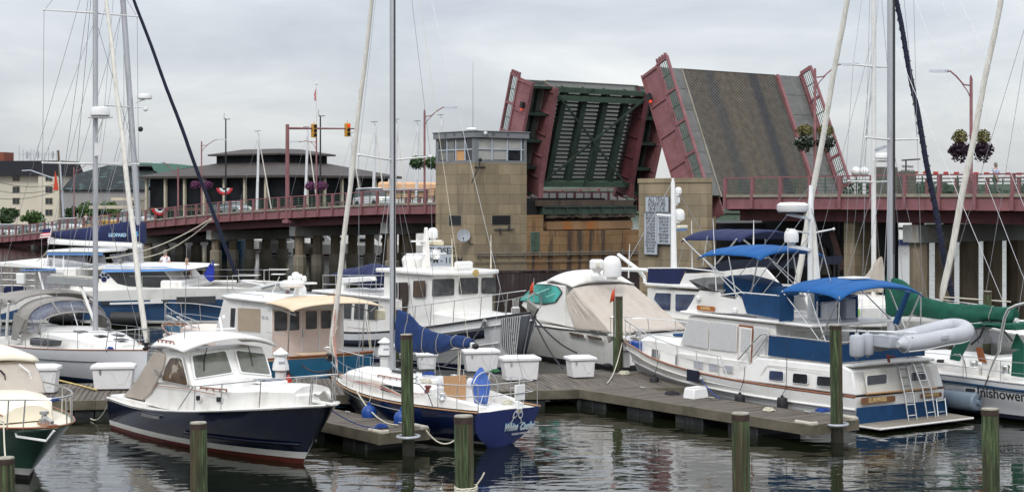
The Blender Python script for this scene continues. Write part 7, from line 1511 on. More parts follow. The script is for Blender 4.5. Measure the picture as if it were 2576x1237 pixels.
for s_ in(-1,1):
 mb=MB();A_,B_,C_=[],[],[]
 for i in range(13):
  p=lerp(.935,1.0,i/12);a=H.pt(p,H.zs(p)-.12,s_);b_=H.pt(p,max(.1,H.zs(p)-1.0-1.0*(i/12)),s_);m_=a.lerp(b_,.5);a.y+=s_*.06;b_.y+=s_*.06;A_.append(a);B_.append(b_)
 mb.sheet(A_,B_);bf=mb.build('bow_fender',mat('charcoal_fender',(.05,.055,.065),.7),A,solid=.06)
 mb=MB()
 for i in range(1,10):a,b_=A_[i],B_[i];mb.beam(a+V(0,s_*.05,0),b_+V(0,s_*.05,0),.03,.03)
 mb.build('white_ribs',PLAST,bf)
def K(xy,y):return tr(F,'k',xy,y=y)
a0,a1=K((340,500),-1.72)[0],K((800,500),-1.72)[0]
boxpart(A,a0 .x,a1 .x+.3,-1.70,1.70,.7,a0 .z,GEL,'saloon',.05);boxpart(A,K((100,510),-1.8)[0].x,a1 .x+.1,-1.85,1.85,a0 .z-.02,a0 .z+.10,GEL,'boat_deck',.04)
for xy in((368,555,460,550,448,722,358,712),(485,560,575,556,568,728,472,722),(603,566,696,562,688,732,594,726)):w_=win(A,F,'k',xy,y=-1.71,m=GLASS,fm=PLAST,r=.06,fw_=.03)
S_=K((735,345,1125,370),-1.45);xw0,xw1=S_[0].x,S_[1].x;zp=F.zat(xw1,-1.45,T('k',1150,330)[1]);zfoot=1.3
cabin(A,[(xw0,zfoot,1.5),(xw0,zp,1.42),(xw1+.35,zp,1.38),(xw1+.25,2.4,1.42),(xw1+.25,zfoot,1.45)],'pilothouse',GEL,bevel=.05)
mb=MB();mb.prism([(xw0-.35,1.6,zp),(xw0-.35,-1.6,zp),(xw1+.45,-1.58,zp+.0),(xw1+.85,-.8,zp),(xw1+.95,0,zp),(xw1+.85,.8,zp),(xw1+.45,1.58,zp)],V(0,0,.16));rf=mb.build('pilothouse_roof',GEL,A,bevel=.05)
XF=xw1+.30;PNf=V(1,0,.08).normalized()
for xy in((1178,366,1368,362,1366,505,1174,516),(1418,356,1582,352,1580,490,1420,496),(1618,354,1738,352,1744,490,1620,490)):
 window(A,tr(F,'k',xy,P=V(XF+.03,0,2.9),N=V(1,0,0)),(1,0,0),mat('pilothouse_glass',(.05,.05,.052),.08,var=.7,scale=2,spec=.8,dirt=(.12,.11,.10),dscale=2.5),fm=FRAMEB,r=.06,fw_=.02)
win(A,F,'k',(1008,382,1108,378,1106,522,1004,524),y=-1.50,m=mat('warm_interior_glass',(.06,.035,.02),.1,var=.6),fm=FRAMEB,r=.04,fw_=.02)
win(A,F,'k',(805,395,955,392,955,530,938,690,905,690,905,535,800,532),y=-1.52,m=mat('dark_doorway',(.03,.018,.014),.5,var=.5),r=.03,name='open_doorway')
win(A,F,'k',(800,395,868,394,868,535,800,535),y=-1.56,m=GLASS,fm=PLAST,r=.04)
for i,c in((0,(.25,.10,.06)),(1,(.45,.03,.02))):
 P=K(((805,590,830,560,830,598),(850,560,835,595,855,600))[i],-1.58);panel(A,P,(0,-1,0),.004,'flag_decal',mat('decal_%s'%('brown','red')[i],c,.5))
trunk(A,[(xw1+.2,1.4,1.2,2.0),(xw1+1.2,1.3,1.2,1.95),(xw1+2.4,1.05,1.3,1.9),(xw1+3.2,.7,1.4,1.8)],'fore_trunk',GEL,cr=.12)
sailcover(A,F,'k',[(415,300,325),(440,268,345),(540,252,400),(640,225,440),(700,235,440),(770,262,400),(795,285,330)],-.3,1.0,NAVYC,name='dinghy_cover',wr=.05)
P=K((340,350,620,340,640,378,340,405),-1.2);mb=MB();mb.prism(P,V(0,.25,0));mb.build('davit_crane',PLAST,A,bevel=.04);q=K((380,400,380,500),-1.1);tubepart(A,q,.12,PLAST,'crane_post')
for y in(330,410):q=K((195,y,740,y+2),-1.75);dr2=tubepart(A,q,.018,STEEL,'deck_rail')
for x in(195,310,430,550,670):q=K((x,325,x,500),-1.75);tubepart(dr2,q,.016,STEEL,'stanchion',5)
q=K((205,325,330,310,740,325),-1.2);
am_=F.py(1105,670,0);zt_=am_.z;xm=F.py(1072,690,0).x;mz=F.zat(xm,0,572)
mb=MB();mb.loft([[(xm-w_*1.2,-w_*.6,z),(xm+w_*1.2,-w_*.6,z),(xm+w_*1.2,w_*.6,z),(xm-w_*1.2,w_*.6,z)]for z,w_ in((zp,.17),(zp+1.0,.12),(mz,.07))]);am2=mb.build('antenna_mast',GEL,A,bevel=.03)
for z,hw_ in((F.zat(xm,0,638),.9),(F.zat(xm,0,606),.7)):mb=MB();mb.bx(xm-.06,xm+.06,-hw_,hw_,z-.03,z+.03);mb.build('crosstree',PLAST,am2)
for u_,v_,r_,h_ in((1089,603,.20,.48),(1096,652,.19,.40)):q=F.py(u_,v_,.55);sat_dome(am2,q,r_,h_)
q=F.py(1150,612,.9);boxpart(am2,xm-.5,xm+.5,.3,.5,F.zat(xm,0,616),F.zat(xm,0,606),mat('yellowed_plastic',(.66,.60,.42),.5),'radar_bar',.02)
mb=MB();q=F.py(1045,672,.2);mb.lathe(V(q.x,.2,zp+.16),[(.5,0),(.55,.3),(.45,.45),(.01,.47)],18);mb.build('roof_dome',GEL,A)
q=K((1455,260),0)[0];mb=MB();mb.box((q.x,0,zp+.35),(.25,.75,.3));mb.build('search_light',PLAST,A,bevel=.08);q=F.py(1186,674,0);mb=MB();mb.lathe((XF+.66,.1,zp+.08),[(.14,0),(.14,.03),(.06,.04)],14,(1,0,0));mb.build('brass_horn',BRONZE,A)
for(xa,ya,xb_,yb,y)in((1700,265,1700,-35,1.3),(1355,270,1350,0,1.0)):q=K((xa,ya,xb_,yb),y);whip(A,q[0],q[1],.03,mat('cream_fibreglass',(.70,.66,.54),.5))
rails(A,H,.44,.985,.85,[.50,.58,.66,.76,.86,.94],inset=.08,r=.018,arch=.02,hb=.80)
z=H.zs(1);mb=MB();mb.tube([V(F.L+.1,math.cos(t*.5236)*.32,z+.35+math.sin(t*.5236)*.32)for t in range(13)],.025,6);mb.prism([(F.L-.2,-.05,z+.4),(F.L+.35,-.05,z+.15),(F.L+.1,-.05,z-.15),(F.L-.3,-.05,z+.05)],(0,.1,0));mb.build('anchor',mat('dull_galvanised',(.30,.29,.26),.6,.5),A)
mb=MB();mb.lathe((F.L-1.0,0,z-.1),[(.16,0),(.16,.2),(.1,.25),(.12,.5)],12);mb.build('windlass',STEEL,A)
for p_ in(.52,.88):q=H.edge(p_,-1,0,-.15);mb=MB();mb.lathe(q,[(.10,0),(.14,.05),(.14,.08),(.08,.09)],14,(0,-1,0));mb.build('hawse_pipe',STEEL,A)
tag(rope(catenary(F.world(H.edge(.88,-1,-.05,-.1)),W(*T('k',1270,1145),51),.2),.028,ROPEK),'dark mooring line running down from the tug yacht bow','rope')
for i in range(2):tag(rope(catenary(F.world(V(F.L-.1,0,z)),G(*T('m',(455,590)[i],(1155,1010)[i]),(.5,.9)[i]),.2),.03,ROPEK),('black line from the tug bow down to the dock by a white box','black line from the tug bow across the white cruiser hull')[i],'rope')
tubepart(A,[K((105,535),-1.8)[0],F.world and K((100,500),-1.8)[0]],.03,PLAST,'deck_lip')
F=Fr((5.25,59.1),ang=math.atan2(DY,DX));F.L=12.6;A=boat(F,'express_cruiser','white express cruiser with aqua windscreen and big tan cockpit canvas','motor yacht')
H=Hull(F,F.L,2.05,1.9,1,[T('m',240,752),T('m',400,775),T('m',590,796),T('m',760,818),T('m',930,848)],pm=.42,e=2.4,q=.8,rb=1.6,wl=.86,wb=.1,flare=1.1,zk=-.4)
H.build(A,[('s',0,0),('s',-.1,0),('f',.75,0),('f',.45,0),('z',.12,1),('z',-.05,1),('z',-.4,1)],[GEL,BLACK],NONSKID)
H.cap(A,FRAMEB,.03,-.02,'rub_rail')
for xy in((512,812,655,838,665,865,540,848),(685,840,828,868,838,895,705,878)):
 P=tr(F,'m',xy,y=2.02);window(A,P,(0,1,0),mat('bronze_glass',(.10,.075,.06),.15,var=.3),fm=GEL,r=.03,fw_=.05,name='hull_window')
def M_(xy,y):return tr(F,'m',xy,y=y)
yv=1.55
ht=[M_((205,350),yv)[0],M_((330,295),yv)[0]]
side=M_((40,515,200,352,300,330,560,370,1250,372,1290,400,1500,620,1500,800,590,795,240,700,60,560),yv)
def loft_side(pts,ys,m,name,bevel=.04,zmax=None):
 """side outline carried across the beam, corners drawn in"""
 mb=MB();n=len(pts);mb.loft([[V(p.x,y,p.z+dz)for p in pts]for y,dz in ys]);return mb.build(name,m,A,smooth=30,bevel=bevel)
s1=M_((60,560,200,355,480,375,475,480,590,720,575,780,240,705),yv);z_d=H.zs(.5)
loft_side([V(p.x,p.y,p.z)for p in s1],((yv,0),(.8,.12),(0,.16),(-.8,.12),(-yv,0)),GEL,'deckhouse')
e0=M_((560,398),1.5)[0];x1_,z1_=e0 .x,e0 .z;RP=M_((195,352,330,335,480,368,560,396),1.5);mb=MB();rows=[]
for i in range(17):
 t=i/16;q=V(*[interp([(j,p[c])for j,p in enumerate(RP)],t*3)for c in range(3)])
 rows.append([V(q.x-.45*s_*s_*(1-t)**3-.12*s_*s_*t**4+.12*t**4,s_*lerp(1.32,1.56,min(1,t*2)),q.z+.04+(lerp(.16,.46,min(1,t*1.6))if t<.7 else lerp(.46,.12,((t-.7)/.3)**1.5))*(1-abs(s_)**2.5))for s_ in[j/10-1 for j in range(21)]])
mb.grid(rows);mb.build('hard_top',GEL,A,smooth=60,solid=.07)
win(A,F,'m',(48,512,200,362,330,372,405,385,448,440,385,528,275,545),y=yv+.03,m=AQUA,fm=BLACK,r=.06,fw_=.05,name='side_windscreen')
P=[V(side[0].x+.1,1.2,side[0].z),V(side[0].x+.1,-1.2,side[0].z),V(ht[0].x,-1.3,ht[0].z),V(ht[0].x,1.3,ht[0].z)];mb=MB();mb.prism(P,V(.03,0,.04));mb.build('front_windscreen',AQUA,A)
P=M_((70,505,330,400,385,450,300,480),yv+.05);mb=MB();mb.beam(P[0],P[1],.02,.05);mb.beam(P[3],P[2],.02,.04);mb.build('interior_rail',mat('pale_aqua',(.25,.60,.54),.4),A)
rows=[];NP=150
f0=M_((478,485),1.62)[0];path_t=[V(f0 .x,1.62,f0 .z),V(x1_,1.52,z1_),V(x1_-.05,.8,z1_+.07),V(x1_-.05,-.8,z1_+.07),V(x1_,-1.52,z1_),V(f0 .x,-1.62,f0 .z)]
g0=M_((578,788),1.86)[0];zq_=H.zs(.02)+.03;path_b=[V(g0 .x,1.86,g0 .z),V(.12,1.84,zq_),V(-.08,.7,zq_+.03),V(-.08,-.7,zq_+.03),V(.12,-1.84,zq_),V(g0 .x,-1.86,g0 .z)]
for k in range(NP+1):
 s_=k/NP*5;i=min(4,int(s_));f=s_-i;a,b_=path_t[i].lerp(path_t[i+1],f),path_b[i].lerp(path_b[i+1],f);r=[]
 for j in range(13):
  t=j/12;q=a.lerp(b_,t);q.z-=.10*math.sin(math.pi*t)*(1 if i in(1,2,3)else .2);w_=(noise.noise(V(s_*5,t*1.2,1))*.09+noise.noise(V(s_*17,t*.9,4))*.055)*math.sin(math.pi*min(1,t*1.3+.1));q.y+=w_*(1 if q.y>0 else-1);q.x+=w_*.5;r.append(q)
 rows.append(r)
mb=MB();mb.grid(rows);mb.build('cockpit_canvas',TAN,A,smooth=60,solid=.02)
c_=M_((905,312),.3)[0];zr2=F.zat(c_.x,0,T('m',905,318)[1]);sat_dome(A,(c_.x,.2,zr2),.36,.92)
c_=M_((780,280),.6)[0];mb=MB();mb.lathe((c_.x,.6,c_.z),[(.2,0),(.12,.12),(.28,.3),(.28,.55),(.2,.62)],14);rp3=mb.build('radar_pedestal',PLAST,A);q=M_((770,172),.6)[0];mb=MB();mb.beam((q.x-.45,q.y+.25,q.z),(q.x+.45,q.y-.25,q.z),.12,.2);mb.build('radar_bar',mat('cream_fibreglass',(.70,.66,.54),.5),rp3,bevel=.03)
boxpart(A,c_.x+1.0,c_.x+2.2,-.5,.5,c_.z+.02,c_.z+.07,GLASS,'roof_hatch',.01)
q=M_((1080,300,1090,-20),-.8);whip(A,q[0],q[1],.03)
mb=MB();q=M_((762,810),1.98)[0];mb.bx(q.x-.2,q.x+.2,1.85,2.05,q.z-.06,q.z+.06);mb.build('fairlead',STEEL,A)
for i,(k,x,y,Yd,lb)in enumerate((('m',182,330,57,'red flag flying over the tug yacht bow rail'),('m',952,395,51.6,'red and white burgee at the trawler yacht bow, before the tan canvas'))):
 q=W(*T(k,x,y),Yd);r_=thing('flag',lb,'flag',q);mb=MB();mb.tube([(0,0,.1),(0,0,-1.6 if i else-1.9)],.012,5);mb.build('staff',STEEL,r_)
 mb=MB();mb.grid([[V(0,0,0),V(0,0,-.22),V(.0,0,-.42)],[V(-.06,.03,-.08),V(-.09,.02,-.26),V(-.10,0,-.44)],[V(-.12,.0,-.2),V(-.15,-.02,-.36),V(-.17,0,-.5)]]);mb.build('cloth',ORANGE,r_,solid=.01)
F=Fr((11.2,63.5),ang=math.atan2(DY,DX));F.L=13;A=boat(F,'flybridge_yacht','white flybridge yacht with navy canvas behind the express cruiser','motor yacht')
H=Hull(F,F.L,2.1,2.0,1,[T('n',520,720),T('n',660,745)],pm=.42,e=2.4,q=.8,rb=1.3,wl=.9,wb=.2,zk=-.4)
H.tab=[(0,1.2),(.5,1.35),(1,1.9)]
H.build(A,[('s',0,0),('f',.6,0),('z',.12,1),('z',-.4,1)],[GEL,BLACK],NONSKID)
def N_(xy,y):return tr(F,'n',xy,y=y)
q=N_((365,505,800,520,800,800,520,800),1.85);boxpart(A,2.2,q[0].x,-1.85,1.85,1.2,q[0].z-.02,GEL,'deckhouse',.06)
for xy in((440,548,565,552,560,692,500,690,425,600),(602,558,765,562,700,702,602,698)):win(A,F,'n',xy,y=1.86,m=GLASSB,fm=GEL,r=.05)
q=N_((370,480,1000,540),1.95);mb=MB();mb.prism([(q[0].x+.1,2.0,q[0].z-.06),(1.2,2.0,q[0].z-.06),(1.2,-2.0,q[0].z-.06),(q[0].x+.1,-2.0,q[0].z-.06)],V(0,0,.14));mb.build('flybridge_deck',GEL,A,bevel=.04)
zf=q[0].z
P=N_((378,350,690,350,635,475,368,475),1.9);panel(A,P,(0,1,0),.02,'side_cloth',NAVYC)
P=N_((690,388,780,390,1000,372,1250,338,1345,340,1470,480,1440,520,800,520,640,490),1.8);panel(A,P,(0,1,0),.1,'flybridge_coaming',GEL,.02)
P=N_((690,345,880,340,1010,282,1440,262,1425,335,1250,335,1000,370,690,388),1.86);panel(A,P,(0,1,0),.03,'weather_cloth',NAVYD);panel(A,[V(p.x,-1.86,p.z)for p in P],(0,-1,0),.03,'weather_cloth',NAVYD)
pa,pb=N_((660,112,1100,110),1.6);bimini(A,F,pa.x,pb.x-.3,1.7,pa.z+.15,pb.z+.12,NAVYC,camber=.25,droop=.16)
for s_ in(1,-1):
 fl=tubepart(A,[V(pa.x-.1,s_*1.68,pa.z+.05),V(pa.x-1.9,s_*1.8,zf+.9)],.03,STEEL,'awning_frame');tubepart(fl,[V(pb.x-.1,s_*1.68,pb.z+.02),V(pa.x-2.1,s_*1.8,zf+.9)],.03,STEEL,'strut');tubepart(fl,[V((pa.x+pb.x)/2,s_*1.68,pb.z+.1),V(pa.x-1.4,s_*1.8,zf+.9)],.025,STEEL,'strut')
tubepart(A,N_((378,345,690,345,1000,380),1.9),.03,PLAST,'coaming_rail')
def U_(x,y,yy=0):return tr(F,'u',(x,y),y=yy)[0]
a=U_(572,1130);b_=U_(560,75);mb=MB();mb.tube([a,b_],[.14,.09],10);ms=mb.build('radar_mast',PLAST,A)
for x,y,r_,h_ in((628,235,.145,.34),(608,345,.145,.32),(635,565,.25,.56)):sat_dome(ms,U_(x,y,-.6),r_,h_);tubepart(ms,[U_(x,y+6,-.6),U_(565,y+10,0)],.06,PLAST,'bracket')
c_=U_(655,665,-.6);mb=MB();mb.beam(c_+V(-.1,.35,.12),c_+V(.1,-.38,.12),.3,.16);mb.build('radar_scanner',mat('cream_fibreglass',(.70,.66,.54),.5),ms,bevel=.05);mb=MB();mb.beam(c_+V(-.1,.28,0),c_+V(.1,-.3,0),.26,.08);mb.build('scanner_base',LTBLUEC,ms)
tubepart(ms,[U_(370,480,0),U_(555,495,0)],.05,PLAST,'yardarm');tubepart(ms,[U_(558,30,0),U_(560,90,0)],.06,PLAST,'mast_top')
wires(A,[(U_(535,110),U_(30,1010,1.8)),(U_(650,240),U_(1030,880,-1.5)),(U_(690,850,1.7),U_(620,1130,1.9))],r=.014,name='stay')
for x0,y0,x1,y1 in((790,550,798,1180),(1055,570,1085,1160),(1555,545,1552,860)):a,b_=U_(x1,y1,1.2),U_(x0,y0,1.2);whip(A,a,b_,.035)
P=N_((130,235,290,355,345,420,350,470),1.0);tubepart(A,P,.08,PLAST,'davit');tubepart(A,N_((155,355,375,362),1.2),.10,PLAST,'davit_arm')
P=tr(F,'v',(1320,610,1480,590,1650,600,1720,640),y=0)
F=Fr((16.6,43.8),ang=math.radians(127));F.L=12.2;A=boat(F,'cruising_sailboat','white sailboat lettered Inishowen with green canvas at the right edge','sailboat')
H=Hull(F,F.L,1.9,1.6,1,[T('q',1172,425),T('q',1300,438),T('q',1450,458),T('q',1600,478),T('q',1740,492)],pm=.42,e=2.0,rb=1.3,wl=.86,wb=.2,flare=1.4,zk=-.4)
H.build(A,[('s',0,0),('f',.8,0),('f',.55,0),('f',.3,0),('z',.20,1),('z',.09,2),('z',-.4,2)],[GEL2,NAVYD,mat('dark_teal_bottom',(.01,.035,.035),.5)],NONSKID,camber=.1)
H.cap(A,mat('perforated_toe_rail',(.35,.36,.37),.5,.5,var=.5,scale=20),.022,.01,'toe_rail')
H.stripe(A,mat('blue_grey_stripe',(.02,.07,.14),.4),lambda p:H.zs(p)-.14,lambda p:H.zs(p)-.21,'sheer_stripe',.10,.62);H.stripe(A,mat('blue_grey_stripe',(.02,.07,.14),.4),lambda p:H.zs(p)-.23,lambda p:H.zs(p)-.245,'sheer_stripe',.10,.62)
q=tr(F,'q',(1340,512,1410,520,1410,545,1338,538),y=1.86);window(A,q,(0,1,0),GLASS,fm=GEL,r=.05,name='hull_window')
text('Inishowen',.40,tr(F,'q',(1592,560),y=1.87)[0]+V(0,.03,0),(-1,0,0),(0,.12,1),LETK,A,bold=.006,sx=1.0)
trunk(A,[(3.6,1.25,.9,1.35),(5.0,1.2,.95,1.50),(7.0,1.05,1.0,1.50),(9.2,.6,1.05,1.38)],'coachroof',GEL,cr=.14)
def Q(xy,y):return tr(F,'q',xy,y=y)
def Wt(xy,y):return tr(F,'w',xy,y=y)
P=Wt((115,640,160,660,230,700,245,735,90,740),1.2);win(A,F,'w',(110,682,170,684,165,712,108,708),y=1.3,m=GLASS,r=.03)
for xy,y,m_ in(((340,490,380,540,275,735,215,720,240,600),.9,GREENC),((590,650,640,760,540,745),.7,GREENC),((770,470,830,560,830,600,725,595),.2,GREENC),((740,625,830,585,830,830,728,815),1.1,GREENC)):P=Wt(xy,y);mb=MB();mb.prism(P,V(0,.06,0));mb.build('green_cloth',m_,A)
boxpart(A,2.9,3.5,-1.1,1.2,1.0,1.7,GEL,'companionway_hood',.05);P=Wt((430,585,480,585,520,712,455,700),1.22);panel(A,P,(0,1,0),.02,'washboard',TEAKM)
P=Wt((375,455,480,415,640,440,700,540,385,560),.6);panel(A,P,(0,1,0),.01,'spray_hood_window',VINYL);mb=MB();P=Wt((355,390,740,390,755,445,640,440,500,405,390,440),.7);mb.prism(P,V(0,-1.5,0));mb.build('spray_hood',GREENC,A,bevel=.03)
for xy in((500,400,460,500,390,560),(650,440,730,530)):tubepart(A,Wt(xy,.75),.035,BLACK,'hood_frame')
P=Wt((618,620,630,520,665,340,700,270,760,240,830,222),1.3);tubepart(A,P,.045,STEEL,'stern_arch');P=Wt((618,620,580,690,525,830),1.5);tubepart(A,P,.03,STEEL,'arch_leg')
for hh in(.60,.30):
 ll=tubepart(A,[H.edge(lerp(.02,.92,i/20),1,.05,hh)for i in range(21)],.009,WIRE,'lifeline',4)
for p_ in(.1,.2,.3,.42,.55):tubepart(ll,[H.edge(p_,1,.05,-.02),H.edge(p_,1,.05,.61)],.014,STEEL,'stanchion',5)
tubepart(A,Wt((250,640,300,640,335,700,355,830),1.6),.02,STEEL,'gate_rail')
for x,y in((3.9,1.0),(4.4,-.6),(2.6,1.3)):mb=MB();mb.lathe((x,y,1.3),[(.12,0),(.1,.1),(.13,.2),(.1,.24)],12);mb.build('winch',STEEL,A)
mx=F.py(2241,700,0).x;MZ=17;zf_=F.zat(mx,0,860);ms=mast(A,mx,1.5,MZ,.118,slot=True)
mb=MB();mb.tube([(mx-.16,.02,4.5),(mx-.16,.02,MZ)],.03,4);mb.build('mast_slot',BLACK,ms)
zs1=F.zat(mx,0,352);spreaders(A,ms,mx,zs1,1.22,sweep=.05,rise=.05,r=.035)
sailcover(A,F,'p',[(945,490,858),(985,520,858),(1050,545,850),(1130,600,835),(1200,670,840),(1300,700,862),(1420,728,880),(1560,745,905),(1750,755,892),(1880,765,895),(1960,768,915),(1992,775,880)],0,.22,GREENC,ties=(.78,),wr=.045)
q=tr(F,'p',(990,860,2010,880),y=0);mb=MB();mb.tube([V(mx,0,q[0].z),q[1]],.08,8);mb.build('boom',ALUW,A)
furled(A,V(F.py(2024,735,0).x,0,F.zat(F.py(2024,735,0).x,0,735)),V(F.py(2152,0,0).x,0,F.zat(F.py(2152,0,0).x,0,0)),.13,.10,SAILW)if False else furled(A,V(mx+4.25,0,F.zat(mx+4.25,0,800)),V(mx+.3,0,F.zat(mx,0,-520)),.105,.07,SAILW)
for s_ in(1,-1):
 wires(A,[(V(mx-.1,s_*1.55,1.1),V(mx-.05,s_*1.22,zs1+.05)),(V(mx-.05,s_*1.22,zs1+.05),V(mx,0,MZ)),(V(mx+.5,s_*1.5,1.1),V(mx,0,zs1)),(V(mx-.8,s_*1.5,1.1),V(mx,0,zs1)),(V(mx-.05,s_*1.22,zs1+.05),V(mx-.05,s_*1.0,MZ-3))],r=.009)
wires(A,[(V(.4,.8,1.2),V(1.5,0,5.5)),(V(.4,-.8,1.2),V(1.5,0,5.5)),(V(1.5,0,5.5),V(mx,0,MZ)),(V(1.2,0,2.4),V(mx-.2,0,MZ-1)),(V(3.2,0,2.4),V(mx-.15,0,zs1+3)),(V(2.2,0,2.4),V(mx-.15,0,zs1+6))],r=.009,name='backstay')
q=tr(F,'q',(1215,598,1400,600),y=2.15);c_=(q[0]+q[1])/2;r_=thing('fender','long grey blue fender lying along the Inishowen hull','fender',F.world(c_),F.a);fender(r_,(0,0,0),.26,1.15,mat('slate_vinyl',(.16,.21,.26),.5),'body',(1,0,0));q2=tr(F,'q',(1500,430),y=1.95)[0]-c_;mb=MB();mb.tube([(-.58,0,0),q2],.018,5);mb.build('lanyard',ROPEK,r_)
F=Fr((12.8,80.3),(19.9,70.6));A=boat(F,'sailboat','sailboat with tan covered mizzen and navy furled headsail behind the trawler yacht','sailboat')
H=Hull(F,F.L,1.8,1.5,-1,[(2000,800),(2100,790)],pm=.42,e=2.0,rb=1.2,zk=-.4);H.tab=[(0,1.1),(.5,1.15),(1,1.6)]
H.build(A,[('s',0,0),('f',.5,0),('z',.1,1),('z',-.4,1)],[GEL,NAVYC],NONSKID);trunk(A,[(2.5,1.2,.9,1.7),(8,.9,1,1.6)],'coachroof',GEL)
mx=F.py(2198,650,0).x;MZ=20;ms=mast(A,mx,1.5,MZ,.115,m=ALUW,slot=False)
for v_,hw in((168,1.2),(458,1.5)):spreaders(A,ms,mx,F.zat(mx,0,v_),hw,sweep=.2,rise=.05,r=.045)
q=F.py(2220,400,-.4);radar_dome(ms,q,.36,.28);mb=MB();mb.box(q+V(-.2,.2,-.1),(.5,.5,.08));mb.build('radar_bracket',ALUW,ms);q=F.py(2215,372,-.2);mb=MB();mb.beam(q+V(-.3,0,-.1),q+V(.5,-.2,.05),.1,.12);mb.build('wind_vane',FENDG,ms)
furled(A,V(F.py(2397,762,0).x,0,F.zat(F.py(2397,762,0).x,0,762)),V(mx+.5,0,F.zat(mx,0,-190)),.135,.10,mat('navy_furled_sail',(.008,.013,.045),.85),mtw=(BLACK,40))
P=tr(F,'p',(640,650,665,600,700,545,800,470,830,380,890,350,890,640),y=0);
sailcover(A,F,'p',[(600,655,660),(650,625,660),(700,560,655),(780,490,650),(830,400,650),(888,352,655)],0,.3,TAN,name='mizzen_cover',wr=.05)
for s_ in(1,-1):
 for za,zb_,hw in((1.2,F.zat(mx,0,458),1.5),(F.zat(mx,0,458),F.zat(mx,0,168),1.2)):wires(A,[(V(mx-.4,s_*1.6 if za<2 else s_*1.5,za),V(mx-.2,s_*hw,zb_)),(V(mx-.8,s_*1.6 if za<2 else s_*.1,za),V(mx,0,zb_-.3))],r=.012)
 wires(A,[(V(mx-.2,s_*1.2,F.zat(mx,0,168)),V(mx,0,MZ)),(V(mx-3,s_*1.5,1.3),V(mx,0,14))],r=.012)
P=tr(F,'p',(675,770,940,765,940,930,650,930),y=-1.7);panel(A,P,(0,-1,0),.5,'white_deck_box',GEL,.05);P=tr(F,'p',(668,785,692,782,700,905,665,900),y=-2.25);panel(A,P,(0,-1,0),.02,'blue_stripe',mat('sky_blue',(.05,.35,.65),.5));P=tr(F,'p',(690,782,708,785,705,915,692,910),y=-2.25);panel(A,P,(0,-1,0),.02,'lime_stripe',mat('lime',(.25,.6,.06),.5))
F=Fr((25.2,55.2),ang=math.radians(127));F.L=13;A=boat(F,'sailboat','sailboat with white furled headsail crossing the right span railing, pedestrian beside it','sailboat')
H=Hull(F,F.L,1.9,1.5,1,[(2500,800),(2400,790)],pm=.42,e=2.0,rb=1.2,zk=-.4);H.tab=[(0,1.0),(.5,1.05),(1,1.4)]
H.build(A,[('s',0,0),('f',.5,0),('z',.1,1),('z',-.4,1)],[GEL,NAVYC],NONSKID);trunk(A,[(2.5,1.2,.9,1.5),(9,.7,1,1.4)],'coachroof',GEL)
bx_=F.py(2368,755,0);furled(A,V(bx_.x,0,F.zat(bx_.x,0,758)),V(8.2,0,F.zat(8.2,0,-420)),.135,.09,SAILW)
mast(A,7.6,1.2,19,.13);wires(A,[(V(7.4,1.6,1.2),V(7.6,0,19)),(V(7.9,1.6,1.2),V(7.6,0,9)),(V(10,.9,1.3),V(7.6,0,17)),(V(bx_.x+.1,0,1.6),V(6.4,0,19))],r=.011)
tubepart(A,[V(bx_.x,0,2.2),tr(F,'p',(1950,725),y=1.6)[0]],.03,ROPEW,'mooring_line',5)
rails(A,H,.86,1.0,.62,[.9,.96],hb=.7,r=.02,arch=.01,inset=.03,name='pulpit',mid=True)
ROOFB=mat('brown_metal_roof',(.052,.043,.039),.7,var=.14,scale=.25,stretch=(3,3,.3),dirt=(.038,.032,.03),dscale=.2);DGL=mat('dark_hall_glass',(.012,.014,.016),.6,var=.6,scale=.5,spec=.1);CRM=mat('cream_columns',(.50,.45,.34),.7,var=.08);BRK=mat('brown_brick_band',(.12,.06,.045),.8,var=.2)
def bld(name,label,org,a):return thing(name,label,'building',org,a)
P0=V(-33.1,235,0);aL=math.atan2(20,-26.4);aR=math.atan2(20,14.6)
hl=bld('waterfront_hall','wide dark glazed hall with brown tiered roof and cream columns behind the bridge',(P0 .x,P0 .y,0),0)
ze=EYE-(440-VH)/FPX*235;d1_=V(math.cos(aL),math.sin(aL),0);d2_=V(math.cos(aR),math.sin(aR),0);LL,LR_=33.1,24.8
def hp(a,b_,z):q=d1_*a+d2_*b_;return V(q.x,q.y,z)
mb=MB();mb.hexa([hp(1,1,1),hp(LL-1,1,1),hp(LL-1,LR_-1,1),hp(1,LR_-1,1),hp(1,1,ze),hp(LL-1,1,ze),hp(LL-1,LR_-1,ze),hp(1,LR_-1,ze)]);mb.build('glass_wall',DGL,hl,smooth=0)
zk=ze+2.1;i0,i1,j0,j1=9,23,7,18
mb=MB();E=[hp(-.6,-.6,ze),hp(LL+.6,-.6,ze),hp(LL+.6,LR_+.6,ze),hp(-.6,LR_+.6,ze)];I=[hp(i0,j0,zk),hp(i1,j0,zk),hp(i1,j1,zk),hp(i0,j1,zk)];E0=[p-V(0,0,.35)for p in E]
mb.loft([E0,E,I]);mb.build('roof',ROOFB,hl,smooth=0)
zl=zk+1.15;I2=[p+V(0,0,zl-zk)for p in I];mb=MB();mb.loft([I,I2]);mb.build('clerestory',DGL,hl,smooth=0)
I3=[hp(i0-1,j0-1,zl),hp(i1+1,j0-1,zl),hp(i1+1,j1+1,zl),hp(i0-1,j1+1,zl)];c4=[hp(i0+3,j0+3,zl+1.1),hp(i1-3,j0+3,zl+1.1),hp(i1-3,j1-3,zl+1.1),hp(i0+3,j1-3,zl+1.1)];mb=MB();mb.loft([I3,[p+V(0,0,.25)for p in I3],c4]);mb.build('upper_roof',ROOFB,hl,smooth=0)
